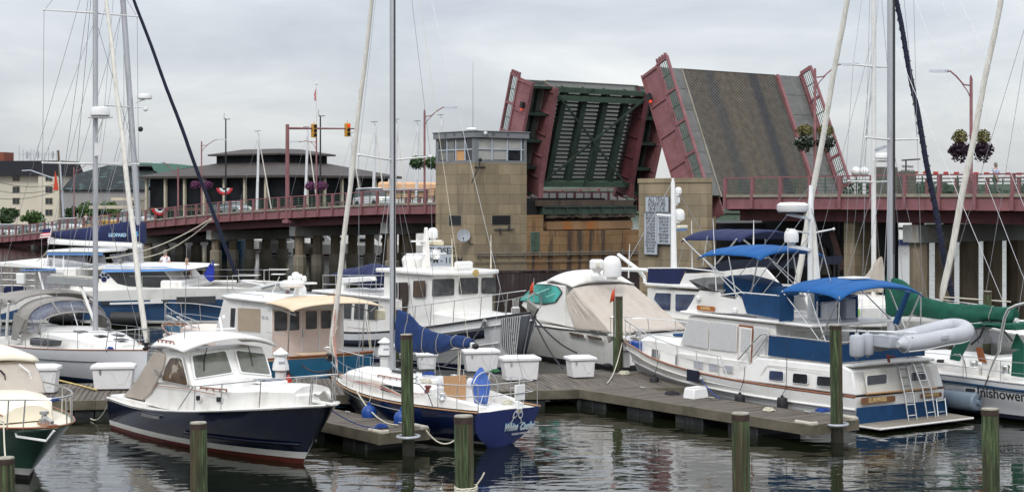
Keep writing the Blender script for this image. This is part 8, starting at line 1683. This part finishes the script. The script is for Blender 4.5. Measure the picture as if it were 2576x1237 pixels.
for i in range(8):q=hp(lerp(.6,LL-.8,i/7),.5,0);mb=MB();mb.box((q.x,q.y,(1+ze)/2),(.40,.40,ze-1.0),aL);mb.build('column',CRM,hl)
for i in range(1,7):q=hp(.5,lerp(.6,LR_-.8,i/6),0);mb=MB();mb.box((q.x,q.y,(1+ze)/2),(.40,.40,ze-1.0),aR);mb.build('column',CRM,hl)
mb=MB();z_=ze-5.2;mb.beam(hp(.6,.9,z_),hp(LL-1,.9,z_),.3,.5);mb.beam(hp(.9,.6,z_),hp(.9,LR_-1,z_),.3,.5);mb.build('brick_band',BRK,hl)
WHT=mat('cream_render',(.62,.57,.46),.8,var=.05,scale=.2);MAN=mat('dark_mansard',(.016,.017,.022),.95,var=.2);BRC=mat('red_brick',(.22,.07,.045),.85,var=.2,scale=2)
Yf=300;fl=bld('apartment_block','cream apartment block with dark mansard roof at the left edge',(W(155,500,Yf).x,Yf,0),math.radians(171))
z1,z2=W(0,441,Yf).z,W(0,404,Yf).z;mb=MB();mb.bx(.5,4.7,-8,0,0,z1-.0);mb.bx(4.7,30,-9,-1.2,0,z1-.02);mb.build('wall',WHT,fl);mb=MB();mb.loft([[(-.2,.3,z1),(30,.3,z1),(30,-10,z1),(-.2,-10,z1)],[(.6,-.6,z2),(30,-.6,z2),(30,-9,z2),(.6,-9,z2)]]);mb.build('mansard_roof',MAN,fl,smooth=0)
for u in(30,43):
 pass
for r_ in range(4):
 for x,y in((2.5,.02),(9.7,-1.18)):
  z=W(0,447.5+29*r_,Yf).z;mb=MB();mb.bx(x-.78,x+.78,y-.02,y+.06,z-.66,z+.66);f_=mb.build('window',CRM,fl);mb=MB();mb.bx(x-.68,x-.03,y+.06,y+.1,z-.56,z+.56);mb.bx(x+.03,x+.68,y+.06,y+.1,z-.56,z+.56);mb.build('pane',GLASS,f_)
mb=MB();mb.bx(12.6,16,-6,-2,z2-.3,z2+1.7);mb.build('brick_chimney',BRC,fl)
for x in(2.4,5.4,7.6):mb=MB();[mb.tube([(x+i*.8,-3,z2),(x+i*.8,-3,z2+rnd.uniform(1.5,3))],.06,4)for i in range(4)];mb.tube([(x,-3,z2+1.3),(x+2.4,-3,z2+1.3)],.05,4);mb.box((x+.8,-3,z2+1.2),(.4,.3,1.2));mb.build('rooftop_aerial',FENDG,fl)
COP=mat('streaked_copper_roof',(.016,.022,.024),.9,var=.4,scale=.35,stretch=(1,1,.4),dirt=(.06,.105,.095),dscale=.7,ds=(.56,.64));COPL=mat('pale_verdigris_roof',(.11,.21,.175),.9,var=.15,scale=.3)
Yg=285;g_=bld('copper_roof_building','grey building under a sloping streaked copper roof between the flats and the hall',(0,Yg,0),0)
def gp(x,y,Y=Yg):u,v=T('a',x,y);q=W(u,v,Y);return V(q.x,q.y-Yg,q.z)
mb=MB();a,b_,c_,d_=gp(505,532),gp(1210,532),gp(1210,330),gp(720,318);e_=gp(515,405)
mb.add([a,b_,c_+V(0,14,0),d_+V(0,14,0),e_+V(0,7,0)],[(0,1,2,3,4)]);mb.add([a+V(0,20,0),b_+V(0,20,0),c_+V(0,14.1,0),d_+V(0,14.1,0)],[(0,1,2,3)]);mb.build('copper_roof',COP,g_,smooth=0,solid=.2)
mb=MB();p=gp(515,532);mb.bx(p.x,gp(1200,532).x,.5,18,0,p.z);mb.build('wall',mat('grey_render',(.30,.29,.28),.8,var=.08),g_)
mb=MB();P=[gp(920,292),gp(1080,296),gp(1330,305),gp(1520,325),gp(1200,384),gp(1160,360),gp(1140,318),gp(930,312)];mb.prism([p+V(0,10,0)for p in P],V(0,12,0));mb.build('verdigris_roof',COPL,g_,smooth=0)
p0,p1=gp(910,592,230),gp(1130,618,230);mb=MB();mb.bx(p0 .x,p1 .x,0,4,p1 .z,p0 .z);
kb=bld('low_pavilion','low flat roofed kiosk with pale fascia below the copper roof',(0,230,0),0);mb=MB();mb.bx(W(279,0,230).x,W(347,0,230).x,0,5,W(0,504,230).z,W(0,497,230).z);mb.bx(W(238,0,230).x,W(345,0,230).x,-3,1,W(0,525,228).z,W(0,517,228).z);mb.build('flat_roof',CRM,kb);mb=MB();mb.bx(W(320,0,230).x,W(345,0,230).x,.5,4.5,1,W(0,504,230).z);mb.build('wall',CRM,kb);mb=MB();mb.bx(W(322,0,230).x,W(342,0,230).x,.4,.5,1,W(0,512,230).z);mb.build('dark_front',DGL,kb)
TRUNK=mat('tree_bark',(.08,.06,.045),.9,var=.3);LF1=mat('bright_foliage',(.050,.098,.020),.7,var=.6,scale=.8);LF2=mat('deep_foliage',(.028,.060,.018),.7,var=.6,scale=.8)
def tree(u,Y,v0,v1,wpx,label,m=LF1,seed=1):
 X=(u-CU)/FPX*Y;z0,z1=1.0,EYE-(v0-VH)/FPX*Y;r_=thing('broadleaf_tree',label,'tree',(X,Y,0),0,'trees by the bridge approach');w_=wpx/FPX*Y/2;h=z1-z0;rr=random.Random(seed)
 mb=MB();mb.tube([(0,0,z0-.2),(.1,0,z0+h*.35),(.3,.1,z0+h*.6)],[.28,.2,.1],7)
 for i in range(5):a=i*1.3;mb.tube([(.1,0,z0+h*.3),(math.cos(a)*w_*.5,math.sin(a)*w_*.5,z0+h*.65)],[.12,.04],5)
 mb.build('trunk',TRUNK,r_);mb=MB()
 for i in range(16):
  a,q,zz=rr.uniform(0,6.28),rr.uniform(.1,.8),rr.uniform(.4,.85);c=V(math.cos(a)*q*w_,math.sin(a)*q*w_,z0+h*zz);R=w_*rr.uniform(.28,.45)
  for k in range(90):
   d=V(rr.gauss(0,1),rr.gauss(0,1),rr.gauss(0,.75)).normalized()*R*rr.uniform(.6,1.08);p=c+d;p.z=min(p.z,z1);n_=V(rr.uniform(-1,1),rr.uniform(-1,1),rr.uniform(-1,1)).normalized();e=n_.orthogonal().normalized();s_=rr.uniform(.16,.34)*(Y/250);mb.add([p-n_*s_,p+e*s_*.6,p+n_*s_,p-e*s_*.6],[(0,1,2,3)])
 mb.build('crown',m,r_,smooth=0)
tree(20,245,523,560,60,'round green tree at the left edge below the flats',LF2,1)
tree(82,240,530,560,60,'spreading bright green tree in front of the flats',LF1,2)
tree(178,238,515,560,40,'small tree by the leftmost maroon lamp post',LF2,3)
tree(218,238,508,560,62,'largest green tree, below the copper roof',LF1,4)
tree(278,246,500,560,60,'tree behind the flat roofed kiosk',LF1,5)
tree(255,232,528,560,40,'low tree between the kiosk and the bridge rail',LF2,6)
up=thing('utility_pole','leaning brown utility pole with a street light beside the flats','utility pole',(W(150,0,225).x,225,0));mb=MB();mb.tube([(.5,0,1),(-.2,0,W(0,378,225).z)],[.22,.15],8);mb.build('pole',mat('brown_timber_pole',(.12,.085,.06),.9),up);mb=MB();P=[T('a',500,455),T('a',370,410),T('a',250,368),T('a',180,372)];mb.tube([W(a,b_,225)-up.location for a,b_ in P],.09,6);mb.build('lamp_arm',SIGNG,up);mb=MB();mb.tube([W(*T('a',520,750),225)-up.location,W(*T('a',490,290),225)-up.location],[.2,.14],8);mb.build('steel_pole',SIGNG,up)
q=W(*T('a',455,460),222);r_=thing('banner','narrow red banner hanging by the utility pole','banner',q);mb=MB();mb.prism([(-.05,0,1.5),(.2,0,.5),(.45,0,-1.2),(-.3,0,-1.25),(-.15,0,0)],V(0,.05,0));mb.build('cloth',ORANGE,r_)
for i,(y0,y1)in enumerate(((455,480),(530,510),(595,530))):
 tag(rope(catenary(W(*T('a',-40,y0),224),W(*T('a',480,y1),224),.6),.04,FRAMEB),('highest utility wire crossing in front of the flats','middle utility wire crossing in front of the flats','lowest utility wire crossing in front of the flats')[i],'cable')
def bunting(q,R,label):
 r_=thing('bunting_fan',label,'bunting',q,0,'striped bunting fans');
 for i,(a,b_,m_)in enumerate(((.72,1,NAVYC),(.38,.72,PLAST),(0.02,.38,mat('flag_red',(.5,.03,.04),.7)))):
  mb=MB();mb.loft([[V(math.cos(t)*R*x,-.05+.05*math.sin(t*14),-math.sin(t)*R*x*.85)for t in[math.pi*j/20 for j in range(21)]]for x in((1-b_),(1-a))],closed=False,cap=False);mb.build('stripe',m_,r_,solid=.02)
bunting(W(*T('a',1845,515),228),1.2,'striped bunting fan hanging on the dark hall front');s_=su(T('a',1318,735)[0],-2.7);q=BR.world((s_,-2.75,zd(s_)+1.0));bunting(q,.85,'striped bunting fan tied to the bridge railing')
PC={}
def make_car(cm,cname,van):
 r_=thing('parked_car','x','car');zz=(.35,.75,1.0,1.75 if van else 1.42)
 mb=MB();mb.loft([[(x,-w_,.3),(x,w_,.3),(x,w_,z),(x,w_*.9,z+.04),(x,-w_*.9,z+.04),(x,-w_,z)]for x,w_,z in((-2.2,.72,.72),(-2.05,.85,.86),(-1.2,.88,.95),(1.0,.88,.95),(1.9,.84,.82),(2.2,.70,.68))]);b_=mb.build('body',cm,r_,bevel=.04)
 mb=MB();h=zz[3];mb.loft([[(x0,-w_,z),(x0,w_,z),(x1,w_,z),(x1,-w_,z)]for x0,x1,w_,z in((-2.0 if van else-1.6,1.15,.82,.95),(-1.85 if van else-1.0,.35,.68,h-.06))]);mb.build('windows',GLASS,r_)
 mb=MB();mb.loft([[(x0,-w_,z),(x0,w_,z),(x1,w_,z),(x1,-w_,z)]for x0,x1,w_,z in((-1.9 if van else-1.05,.42,.70,h-.07),(-1.8 if van else-.95,.30,.64,h))]);mb.build('roof',cm,r_,bevel=.03)
 for x in(-1.35,1.4):
  for s_ in(-1,1):mb=MB();mb.lathe((x,s_*.72,.32),[(.32,0),(.32,.18),(.2,.19),(.001,.19)],14,(0,s_,0));mb.build('wheel',BLACK,r_)
 hlm=mat('lit_headlight',(.9,.85,.7),.3);b2=hlm.node_tree.nodes['Principled BSDF'];b2 .inputs['Emission Color'].default_value=(1,.85,.5,1);b2 .inputs['Emission Strength'].default_value=1.2
 for s_ in(-1,1):mb=MB();mb.ball((2.14,s_*.58,.62),(.08,.16,.09),8,6);mb.build('headlight',hlm,r_)
 return r_
CARW=mat('white_car_paint',(.65,.66,.67),.25,var=.04,coat=.5);CARY=mat('yellow_car_paint',(.50,.28,.03),.25,coat=.5);CARS=mat('silver_car_paint',(.32,.34,.36),.25,.4,coat=.5);CARG=mat('dark_grey_car_paint',(.07,.08,.09),.25,coat=.5)
first={}
CL=[(18,1,'w',1,'white van at the left edge of the bridge queue'),(52,5,'w',0,'white car in the far lane under the trees'),(75,1,'s',0,'silver car near the left end of the bridge queue'),(105,5,'s',1,'silver van in the far lane before the flats'),(128,1,'w',0,'white car following the silver van'),(162,5,'s',0,'silver car in the far lane by the leftmost lamp'),(175,1,'w',1,'white van with lit headlights by the leftmost maroon lamp'),(240,5,'y',0,'ochre car in the far lane'),(268,1,'y',0,'yellow car with lit headlights behind the furled sail'),(300,5,'w',0,'white car in front of the kiosk'),(335,1,'w',1,'white van beside the raked mast'),(366,5,'s',0,'silver car next to the hall corner'),(555,3,'g',0,'dark grey car on the bridge before the bunting'),(592,1.5,'s',0,'silver car on the bridge below the hall columns'),(940,2,'w',1,'white van on the bridge left of the black sided mast')]
for i,(u,t,k,van,lb)in enumerate(CL):
 s_=su(u,t);q=BR.world((s_,t,zd(s_)-.10));key=(k,van)
 if key not in first:first[key]=c_=make_car({'w':CARW,'y':CARY,'s':CARS,'g':CARG}[k],k,van)
 else:c_=dup(first[key],q)
 c_.location=q;c_.rotation_euler=(0,-math.atan((zd(s_+2)-zd(s_-2))/4),BR.a);c_['label']=lb;c_['category']='van' if van else 'car';c_['group']='vehicles on the bridge approach';c_.name='van' if van else 'car'
ORH=mat('pale_orange_paint',(.62,.38,.21),.6,var=.12,scale=.5)
def farboat(u,Y,wpx,label,hullm,mastv=None,seed=0,cab=True,kind='moored_boat',lean=0):
 X=(u-CU)/FPX*Y;r_=thing(kind,label,'boat',(X,Y,0),.05,'boats moored beyond the bridge');L_=wpx/FPX*Y/2
 mb=MB();mb.loft([[(x*L_,-w_*1.6,1.25+.25*x*x),(x*L_,-w_*1.2,-.2),(x*L_,w_*1.2,-.2),(x*L_,w_*1.6,1.25+.25*x*x)]for x,w_ in((-1,.75),(-.4,1),(.3,.95),(.8,.5),(1,.03))]);mb.build('hull',hullm,r_,smooth=30)
 mb=MB();mb.loft([[(x*L_,-w_*1.65,.28),(x*L_,-w_*1.3,.05),(x*L_,w_*1.3,.05),(x*L_,w_*1.65,.28)]for x,w_ in((-1,.75),(-.4,.92),(.3,.9),(.75,.5),(.93,.1))]);mb.build('boot_stripe',RED if seed%2 else NAVYC,r_)
 if cab:mb=MB();mb.loft([[(x*L_,-.9,1.3),(x*L_,.9,1.3),(x*L_*.95,.7,h),(x*L_*.95,-.7,h)]for x,h in((-.5,2.3),(.1,2.3),(.45,1.6))]);mb.build('cabin',GEL,r_,bevel=.05);mb=MB();mb.bx(-.4*L_,.05*L_,-.93,-.86,1.65,2.0);mb.build('window',GLASS,r_);mb=MB();mb.bx(-.75*L_,-.1*L_,-.5,.5,2.6,3.1);mb.build('blue_cover',NAVYC,r_,bevel=.1)
 if mastv is not None:
  z1=EYE-(mastv-VH)/FPX*Y;mb=MB();mb.tube([(.3,0,1.3),(.3+lean,0,z1)],[.17,.13],8);ms=mb.build('mast',mat('pale_far_mast',(.74,.75,.76),.4,var=.04),r_)
  mb=MB();mb.tube([(.3+lean,0,z1),(.1+lean,0,z1+.5)],.02,4);mb.tube([(-.2+lean,0,z1+.45),(.5+lean,0,z1+.5)],.03,4);mb.build('masthead_vane',FRAMEB,ms)
  mb=MB();mb.tube([(L_*.95,0,1.5),(.3+lean,0,z1-.3)],[.10,.05],6);mb.build('furled_headsail',SAILW,r_)
  z_=lerp(1.3,z1,.55);mb=MB();mb.tube([(.3+lean*.5,-1.2,z_),(.3+lean*.5,1.2,z_)],.035,5);mb.build('spreader',ALUW,ms)
  for s_ in(-1,1):tubepart(r_,[(.0,s_*1.4,1.3),(.3+lean*.5,s_*1.2,z_),(.3+lean,0,z1)],.012,WIRE,'shroud',4)
  tubepart(r_,[(-L_,0,1.4),(.3+lean,0,z1)],.012,WIRE,'backstay',4)
fb_=[(638,185,120,'far sailboat whose white mast stands left of the hall centre',GEL,340,1,.3),(758,175,110,'far sailboat whose mast stands just right of the traffic signal pole',GEL,330,2,.4),(866,170,120,'far sailboat whose mast stands below the red signal head',GEL,345,3,.5),(928,165,110,'far sailboat with mast before the right end of the hall roof',GEL,318,4,.4),(980,165,105,'far sailboat whose mast rises just left of the sloop mast',GEL,312,5,.5),(1036,165,100,'far sailboat whose mast rises left of the green flower baskets',GEL,316,6,.4),(1098,172,80,'far sailboat with masthead just above the control tower edge',GEL,300,7,.3),(700,172,90,'far motor boat seen between the bridge piles, left',GEL,None,8,0),(815,168,100,'far white boat seen through the piles with red boot stripe',GEL,None,9,0),(575,178,90,'far boat with dark hull seen through the piles',TEAL,None,10,0)]
for u,Y,w_,lb,hm,mv,sd_,ln in fb_:farboat(u,Y,w_,lb,hm,mv,sd_,lean=ln)
for u,v0,v1,Y,lb in((568,300,560,215,'black flagpole in front of the hall roof, left'),(806,292,470,205,'black pole beside the petunia lamp post')):
 q=W(u,v1,Y);z1=W(u,v0,Y).z;r_=thing('flagpole',lb,'pole',(q.x,Y,0));mb=MB();mb.tube([(0,0,1.05),(0,0,z1)],[.14,.09],8);mb.build('pole',BLACK,r_);mb=MB();mb.tube([(-.2,0,z1+.8),(-.25,0,z1+.3),(0,0,z1)],.03,4);mb.tube([(-.3,0,z1),(.6,0,z1)],.05,5);mb.build('finial',BLACK,r_)
q=W(796,400,208);z1=W(796,213,208).z;r_=thing('flagpole','pale flagpole with a limp red and white flag above the hall','pole',(q.x,208,0));mb=MB();mb.tube([(0,0,1.05),(0,0,z1)],[.12,.07],8);mb.ball((0,0,z1+.1),.15,8,6);mb.build('pole',ALUW,r_);mb=MB();mb.prism([(0,0,z1-.3),(-.3,0,z1-1.2),(-.25,0,z1-2.1),(0,0,z1-2.2)],V(0,.08,0));mb.build('flag',mat('faded_red_flag',(.45,.12,.12),.8,var=.5,scale=4),r_)
os_=thing('orange_ship','pale orange ship superstructure moored beyond the railing left of the tower','ship',(W(1035,0,190).x,190,0));mb=MB();mb.bx(-3.4,5.4,0,6,0,W(0,500,190).z);mb.build('hull',GEL,os_,bevel=.2);mb=MB();mb.loft([[(-4.2,0,W(0,502,190).z),(5.8,0,W(0,502,190).z),(5.0,0,W(0,459,190).z),(-4.0,0,W(0,457,190).z)],[(-4.2,5,W(0,502,190).z),(5.8,5,W(0,502,190).z),(5.0,5,W(0,459,190).z),(-4.0,5,W(0,457,190).z)]]);mb.build('superstructure',ORH,os_,bevel=.3);mb=MB();mb.bx(-4.6,2,-.4,-.1,W(0,480,190).z,W(0,474,190).z);mb.build('deck_edge',SIGNG,os_)
def shore(name,x0,x1,Y,h,seed,m,label):
 rr=random.Random(seed);mb=MB();n=int((x1-x0)*1.6)
 for i in range(n):
  x=rr.uniform(x0,x1);top=h*(.72+.25*noise.noise(V(x*.045+seed,0,0))+.14*noise.noise(V(x*.2,seed,0)));z=rr.uniform(.2,1)**.6*top;y=Y+rr.uniform(0,12)+(1-z/h)*-6;s_=rr.uniform(.9,2.2)
  for k in range(7):p=V(x+rr.gauss(0,1.6),y+rr.gauss(0,1),max(.2,min(z+rr.gauss(0,1.0),top)));n_=V(rr.uniform(-1,1),rr.uniform(-.4,.4),rr.uniform(-1,1)).normalized();e=n_.orthogonal().normalized();mb.add([p-n_*s_*.6,p+e*s_*.4,p+n_*s_*.6,p-e*s_*.4],[(0,1,2,3)])
 o=mb.build(name,m,smooth=0);return tag(o,label,'wooded shore',kind='stuff')
LFH=mat('distant_foliage',(.030,.052,.030),.8,var=.5,scale=.12)
shore('wooded_shore',60,260,560,14.5,3,LFH,'distant wooded shore behind the bridge')
mb=MB();mb.prism([(-90,575,0),(400,575,0),(400,900,0),(-90,900,0)],(0,0,1.2));mb.v=mb.v;tag(mb.build('hill',GRASS),kind='structure')
mb=MB();rows=[]
for j in range(6):rows.append([V(-120+i*9,572+j*14,max(.3,[0,6,10,12.5,12,9][j]*(.8+.35*noise.noise(V(i*.25,j*.1,1)))))for i in range(60)])
mb.grid(rows);tag(mb.build('hill',LFH),kind='structure')
fe=thing('moored_ferry','white ferry glimpsed under the right bridge span','ferry',(W(2215,0,215).x,215,0));mb=MB();mb.bx(-2.4,6.2,0,3,-.2,.5);mb.build('hull',NAVYC,fe);mb=MB();mb.bx(-2.4,6.1,.1,3,.5,W(0,562,215).z);mb.build('deckhouse',GEL,fe,bevel=.05);mb=MB();mb.bx(-2.2,5.8,.04,.12,W(0,577,215).z,W(0,571,215).z);mb.build('window_band',GLASS,fe)
for i,u in enumerate((2153,2174)):q=W(u,432,112);r_=thing('radome',('left white radome showing over the right bridge railing','right white radome showing over the right bridge railing')[i],'radome',(q.x,q.y,0));mb=MB();mb.tube([(0,0,0),(0,0,q.z-.3)],.12,8);mb.build('post',PLAST,r_);mb=MB();mb.ball((0,0,q.z),.34,14,10);mb.build('dome',PLAST,r_)
STR=mat('x',(1,1,1))if False else None
def gate(u0,v0,u1,v1,t,label):
 s0_,s1_=su(u0,t),su(u1,t);z0_,z1_=BR.zat(s0_,t,v0),BR.zat(s1_,t,v1);r_=bthing('road_barrier',label,'barrier arm',s1_,t,'red and white barrier arms');n=12
 for k,m_ in((0,PLAST),(1,mat('signal_red',(.50,.06,.04),.5))):
  mb=MB()
  for i in range(k,n,2):a,b_=i/n,(i+1)/n;mb.beam((lerp(s0_,s1_,a)-s1_,0,lerp(z0_,z1_,a)),(lerp(s0_,s1_,b_)-s1_,0,lerp(z0_,z1_,b_)),.06,.16)
  mb.build(('white_bands','red_bands')[k],m_,r_)
 mb=MB();mb.tube([(0,0,zd(s1_)-.1),(0,0,z1_+.2)],.12,8);mb.bx(-.2,.2,-.2,.2,zd(s1_)-.1,z1_);mb.build('gate_post',BRIDGE,r_)
gate(2285,434,2440,436,9.6,'red and white barrier arm beside the navy furled sail');gate(2436,436,2600,438,9.4,'red and white barrier arm behind the pedestrian')
s_=su(2283,10.2);z_=BR.zat(s_,10.2,430);r_=bthing('road_sign','small white lettered road sign over the right railing','sign',s_,10.2);mb=MB();mb.bx(-.05,.0,-.8,.8,z_-.5,z_+.5);b_=mb.build('board',PLAST,r_);mb=MB();mb.tube([(-.08,0,zd(s_)-.1),(-.08,0,z_)],.06,6);mb.build('post',SIGNF,r_)
for i,l_ in enumerate(('PEDESTRIANS','WAIT HERE FOR','BRIDGE')):text(l_,.2,(.01,0,z_+.28-.28*i),(0,1,0),(0,0,1),LETK,b_,sx=.95)
s_=su(2228,6);r_=bthing('gate_cabinet','grey machinery cabinet on the bridge behind the radar mast','cabinet',s_,6);mb=MB();mb.bx(-.3,.3,-.8,.8,zd(s_)-.1,zd(s_)+1.75);mb.bx(-.35,.35,1.6,2.6,zd(s_)-.1,zd(s_)+1.5);mb.build('housing',mat('brown_grey_steel',(.13,.12,.10),.8,var=.2),r_);mb=MB();mb.tube([(0,2,zd(s_)+1.5),(0,2,zd(s_)+2.2)],.05,5);mb.tube([(0,1.6,zd(s_)+2.2),(0,3.4,zd(s_)+2.3)],.05,5);mb.build('arm',BLACK,r_)
SHW=mat('white_tee_shirt',(.72,.70,.74),.8,var=.06,scale=4);SHB=mat('pale_blue_shirt',(.42,.50,.66),.8,var=.08,scale=4);KHA=mat('khaki_cloth',(.34,.24,.14),.85,var=.1);GRY=mat('grey_cloth',(.16,.15,.15),.85,var=.15);OLV=mat('olive_cloth',(.22,.18,.12),.85,var=.15);HAIR=mat('grey_hair',(.22,.20,.18),.8,var=.2,scale=20);HAIRB=mat('blond_hair',(.34,.24,.16),.8,var=.2,scale=20);STRAW=mat('straw_hat',(.55,.45,.28),.85,var=.1)
def skin(root,name,J,E,m,sub=1,split=None):
 """J: {key: (pos, radius)}, E: edges"""
 ks=list(J);me=bpy.data.meshes.new(name);me.from_pydata([tuple(J[k][0])for k in ks],[(ks.index(a),ks.index(b_))for a,b_ in E],[]);o=bpy.data.objects.new(name,me);col.objects.link(o);o.parent=root
 md=o.modifiers.new('k','SKIN');md.use_smooth_shade=True
 for i,k in enumerate(ks):
  r_=J[k][1];r_=r_ if isinstance(r_,tuple)else(r_,r_);me.skin_vertices[0].data[i].radius=r_
 me.skin_vertices[0].data[0].use_root=True;s_=o.modifiers.new('s','SUBSURF');s_.levels=s_.render_levels=sub;me.materials.append(m);return o
def person(label,pos,face,h=1.75,shirt=SHW,legs=KHA,shorts=True,hair=HAIR,cap=None,arms=((-.05,-.10),(.05,-.10)),stride=.0,bend=0.0,female=False,sit=False,group=None):
 k=h/1.75;r_=thing('person',label,'person',pos,face,group);r_.scale=(k,k,k)
 def P(x,y,z):return V(x+bend*max(0,z-.9),y,z)
 J={};E=[]
 def add(n,p,r,c=None):
  J[n]=(p,r)
  if c:E.append((c,n))
 add('pelvis',P(0,0,.95),(.125,.15));add('belly',P(.01,0,1.08),(.105,.14),'pelvis');add('chest',P(0,0,1.30),(.11,.16),'belly');add('collar',P(0,0,1.44),(.07,.09),'chest');add('neck',P(.01,0,1.50),.052,'collar');add('jaw',P(.02,0,1.565),(.065,.058),'neck');add('head',P(.015,0,1.64),(.088,.073),'jaw');add('crown',P(.0,0,1.70),(.068,.06),'head')
 for s_,a,st in((-1,arms[0],stride),(1,arms[1],-stride)):
  n='L' if s_>0 else 'R'
  hx,hz=P(0,0,1.40).x,1.40
  add(n+'sh',V(hx,s_*.17,hz),.06,'collar')
  el=V(hx+a[0]-.04,s_*(.23+abs(a[1])*.9),1.13);wr=V(el.x+.05+a[0]*1.5,s_*(.22+abs(a[1])*(.2 if abs(a[1])>.1 else .8)),.90 if abs(a[1])>.08 else .87)
  if a[0]>.25:wr=V(el.x+.26,s_*.16,1.16)
  add(n+'el',el,.042,n+'sh');add(n+'wr',wr,.028,n+'el');d=(wr-el).normalized();pm_=wr+d*.06;add(n+'palm',pm_,(.034,.018),n+'wr')
  sd_=V(1,0,0)if abs(d.x)<.7 else V(0,0,1)
  for f in range(4):b_=pm_+d*.035+sd_*(.024-.016*f);add(n+'f%da'%f,b_,.0095,n+'palm');ln=(.040,.046,.042,.032)[f];add(n+'f%db'%f,b_+d*ln+V(.006,-s_*.010,0),.0085,n+'f%da'%f);add(n+'f%dc'%f,b_+d*ln*1.5+V(.012,-s_*.026,0),.007,n+'f%db'%f)
  add(n+'t1',wr+d*.035+sd_*.030,.011,n+'wr');add(n+'t2',wr+d*.07+sd_*.048,.009,n+'t1')
  add(n+'hip',P(0,s_*.09,.88),(.09,.085),'pelvis')
  if sit:add(n+'kn',V(.42,s_*.11,.90),.058,n+'hip');add(n+'an',V(.44,s_*.11,.50),.038,n+'kn');add(n+'toe',V(.58,s_*.11,.46),.034,n+'an')
  else:add(n+'kn',V(.02+st*.5,s_*.10,.49),.057,n+'hip');add(n+'cf',V(st*.8,s_*.10,.34),.052,n+'kn');add(n+'an',V(st*1.1-.02,s_*.10,.085),.036,n+'cf');add(n+'toe',V(st*1.1+.14,s_*.12,.035),.034,n+'an')
 skin(r_,'body',J,E,SKIN)
 def sub(name,keys,extra,m,g):
  JJ={};EE=[]
  for q in keys:rr_=J[q][1];rr_=rr_ if isinstance(rr_,tuple)else(rr_,rr_);JJ[q]=(J[q][0],(rr_[0]+g,rr_[1]+g))
  for a,b_ in E:
   if a in JJ and b_ in JJ:EE.append((a,b_))
  for n_,p,r,c in extra:JJ[n_]=(p,r);EE.append((c,n_))
  return skin(r_,name,JJ,EE,m)
 ex=[]
 for n in 'LR':e=J[n+'sh'][0].lerp(J[n+'el'][0],.62);ex.append((n+'sl',e,.068,n+'sh'))
 sub('shirt',['pelvis','belly','chest','collar','Lsh','Rsh'],ex,shirt,.018)
 ex=[]
 for n in 'LR':
  if shorts:ex.append((n+'hem',J[n+'hip'][0].lerp(J[n+'kn'][0],.85),.085,n+'hip'))
  else:ex+=[(n+'k',J[n+'kn'][0],.075,n+'hip'),(n+'c',J[n+'an'][0]+V(0,0,.03),.06,n+'k')]
 sub('shorts' if shorts else 'trousers',['pelvis','Lhip','Rhip'],ex,legs,.014)
 hd=J['head'][0];mb=MB();mb.loft([[hd+V(-.012+.105*math.sin(a)*math.cos(t),.092*math.sin(a)*math.sin(t),.03+.105*math.cos(a))for t in[6.2832*i/16 for i in range(16)]]for a in(.05,.4,.8,1.2,1.5)]);hr=mb.build('hair',hair,r_)
 mb=MB();mb.loft([[hd+V(-.045+.07*math.sin(a)*math.cos(t),.088*math.sin(a)*math.sin(t),-.03+(.13 if not female else .2)*math.cos(a))for t in[6.2832*i/12 for i in range(12)]]for a in(.3,.9,1.5,2.1,2.8)]);mb.build('back_hair',hair,hr)
 mb=MB();mb.ball(hd+V(.10,0,-.01),(.016,.013,.022),8,6);mb.build('nose',SKIN,r_)
 for s_ in(-1,1):mb=MB();mb.ball(hd+V(.083,s_*.030,.012),(.008,.012,.007),8,6);mb.build('eye',BLACK,r_);mb=MB();mb.ball(hd+V(0,s_*.084,-.005),(.018,.010,.030),8,6);mb.build('ear',SKIN,r_)
 mb=MB();mb.ball(hd+V(.082,0,-.052),(.008,.024,.006),8,6);mb.build('mouth',RED,r_)
 if cap:mb=MB();mb.lathe(hd+V(-.005,0,.045),[(.17 if cap is STRAW else .104,0),(.102,.012),(.10,.05),(.07,.085),(.001,.095)],18);(mb.bx(hd.x+.08,hd.x+.18,-.07,.07,hd.z+.045,hd.z+.058)if cap is not STRAW else None);mb.build('hat',cap,r_)
 return r_
F=CATF;zr_=CATDZ
def onboat(u,vfeet,y):q=F.py(u,vfeet,y);return F.world(q)
q=onboat(416,719,3.6);person('man in white tee shirt, khaki shorts and cap, back turned, on the catamaran foredeck',q,math.radians(60),1.86,SHW,KHA,cap=HAIR,arms=((-.02,.14),(.0,.14)))
q=onboat(470,727,2.2);person('person in olive top and grey shorts beside the catamaran saloon',q,math.radians(40),1.56,OLV,GRY,hair=HAIRB,arms=((.05,.05),(.3,.02)),female=True)
q=onboat(302,737,2.6);person('person in white shirt and straw hat behind the flybridge clear panes',q,math.radians(200),1.70,SHW,KHA,cap=STRAW,arms=((.3,.05),(.1,.05)),sit=False)
q=onboat(342,736,3.4);person('person in brown top at the right of the catamaran flybridge',q,math.radians(190),1.72,OLV,GRY,arms=((.1,.05),(.1,.05)))
s_=su(2505,-1.2);q=BR.world((s_,-1.2,zd(s_)-.1));person('grey haired pedestrian in pale blue shirt walking along the bridge',q,BR.a+math.pi,1.80,SHB,GRY,shorts=False,hair=HAIR,arms=((.12,.05),(-.12,.05)),stride=.24)
s_=su(216,-1.2);q=BR.world((s_,-1.2,zd(s_)-.1));person('pedestrian in white shirt on the bridge beside the queueing cars',q,BR.a,1.78,SHW,GRY,shorts=True,arms=((.1,.05),(-.1,.05)),stride=.2)
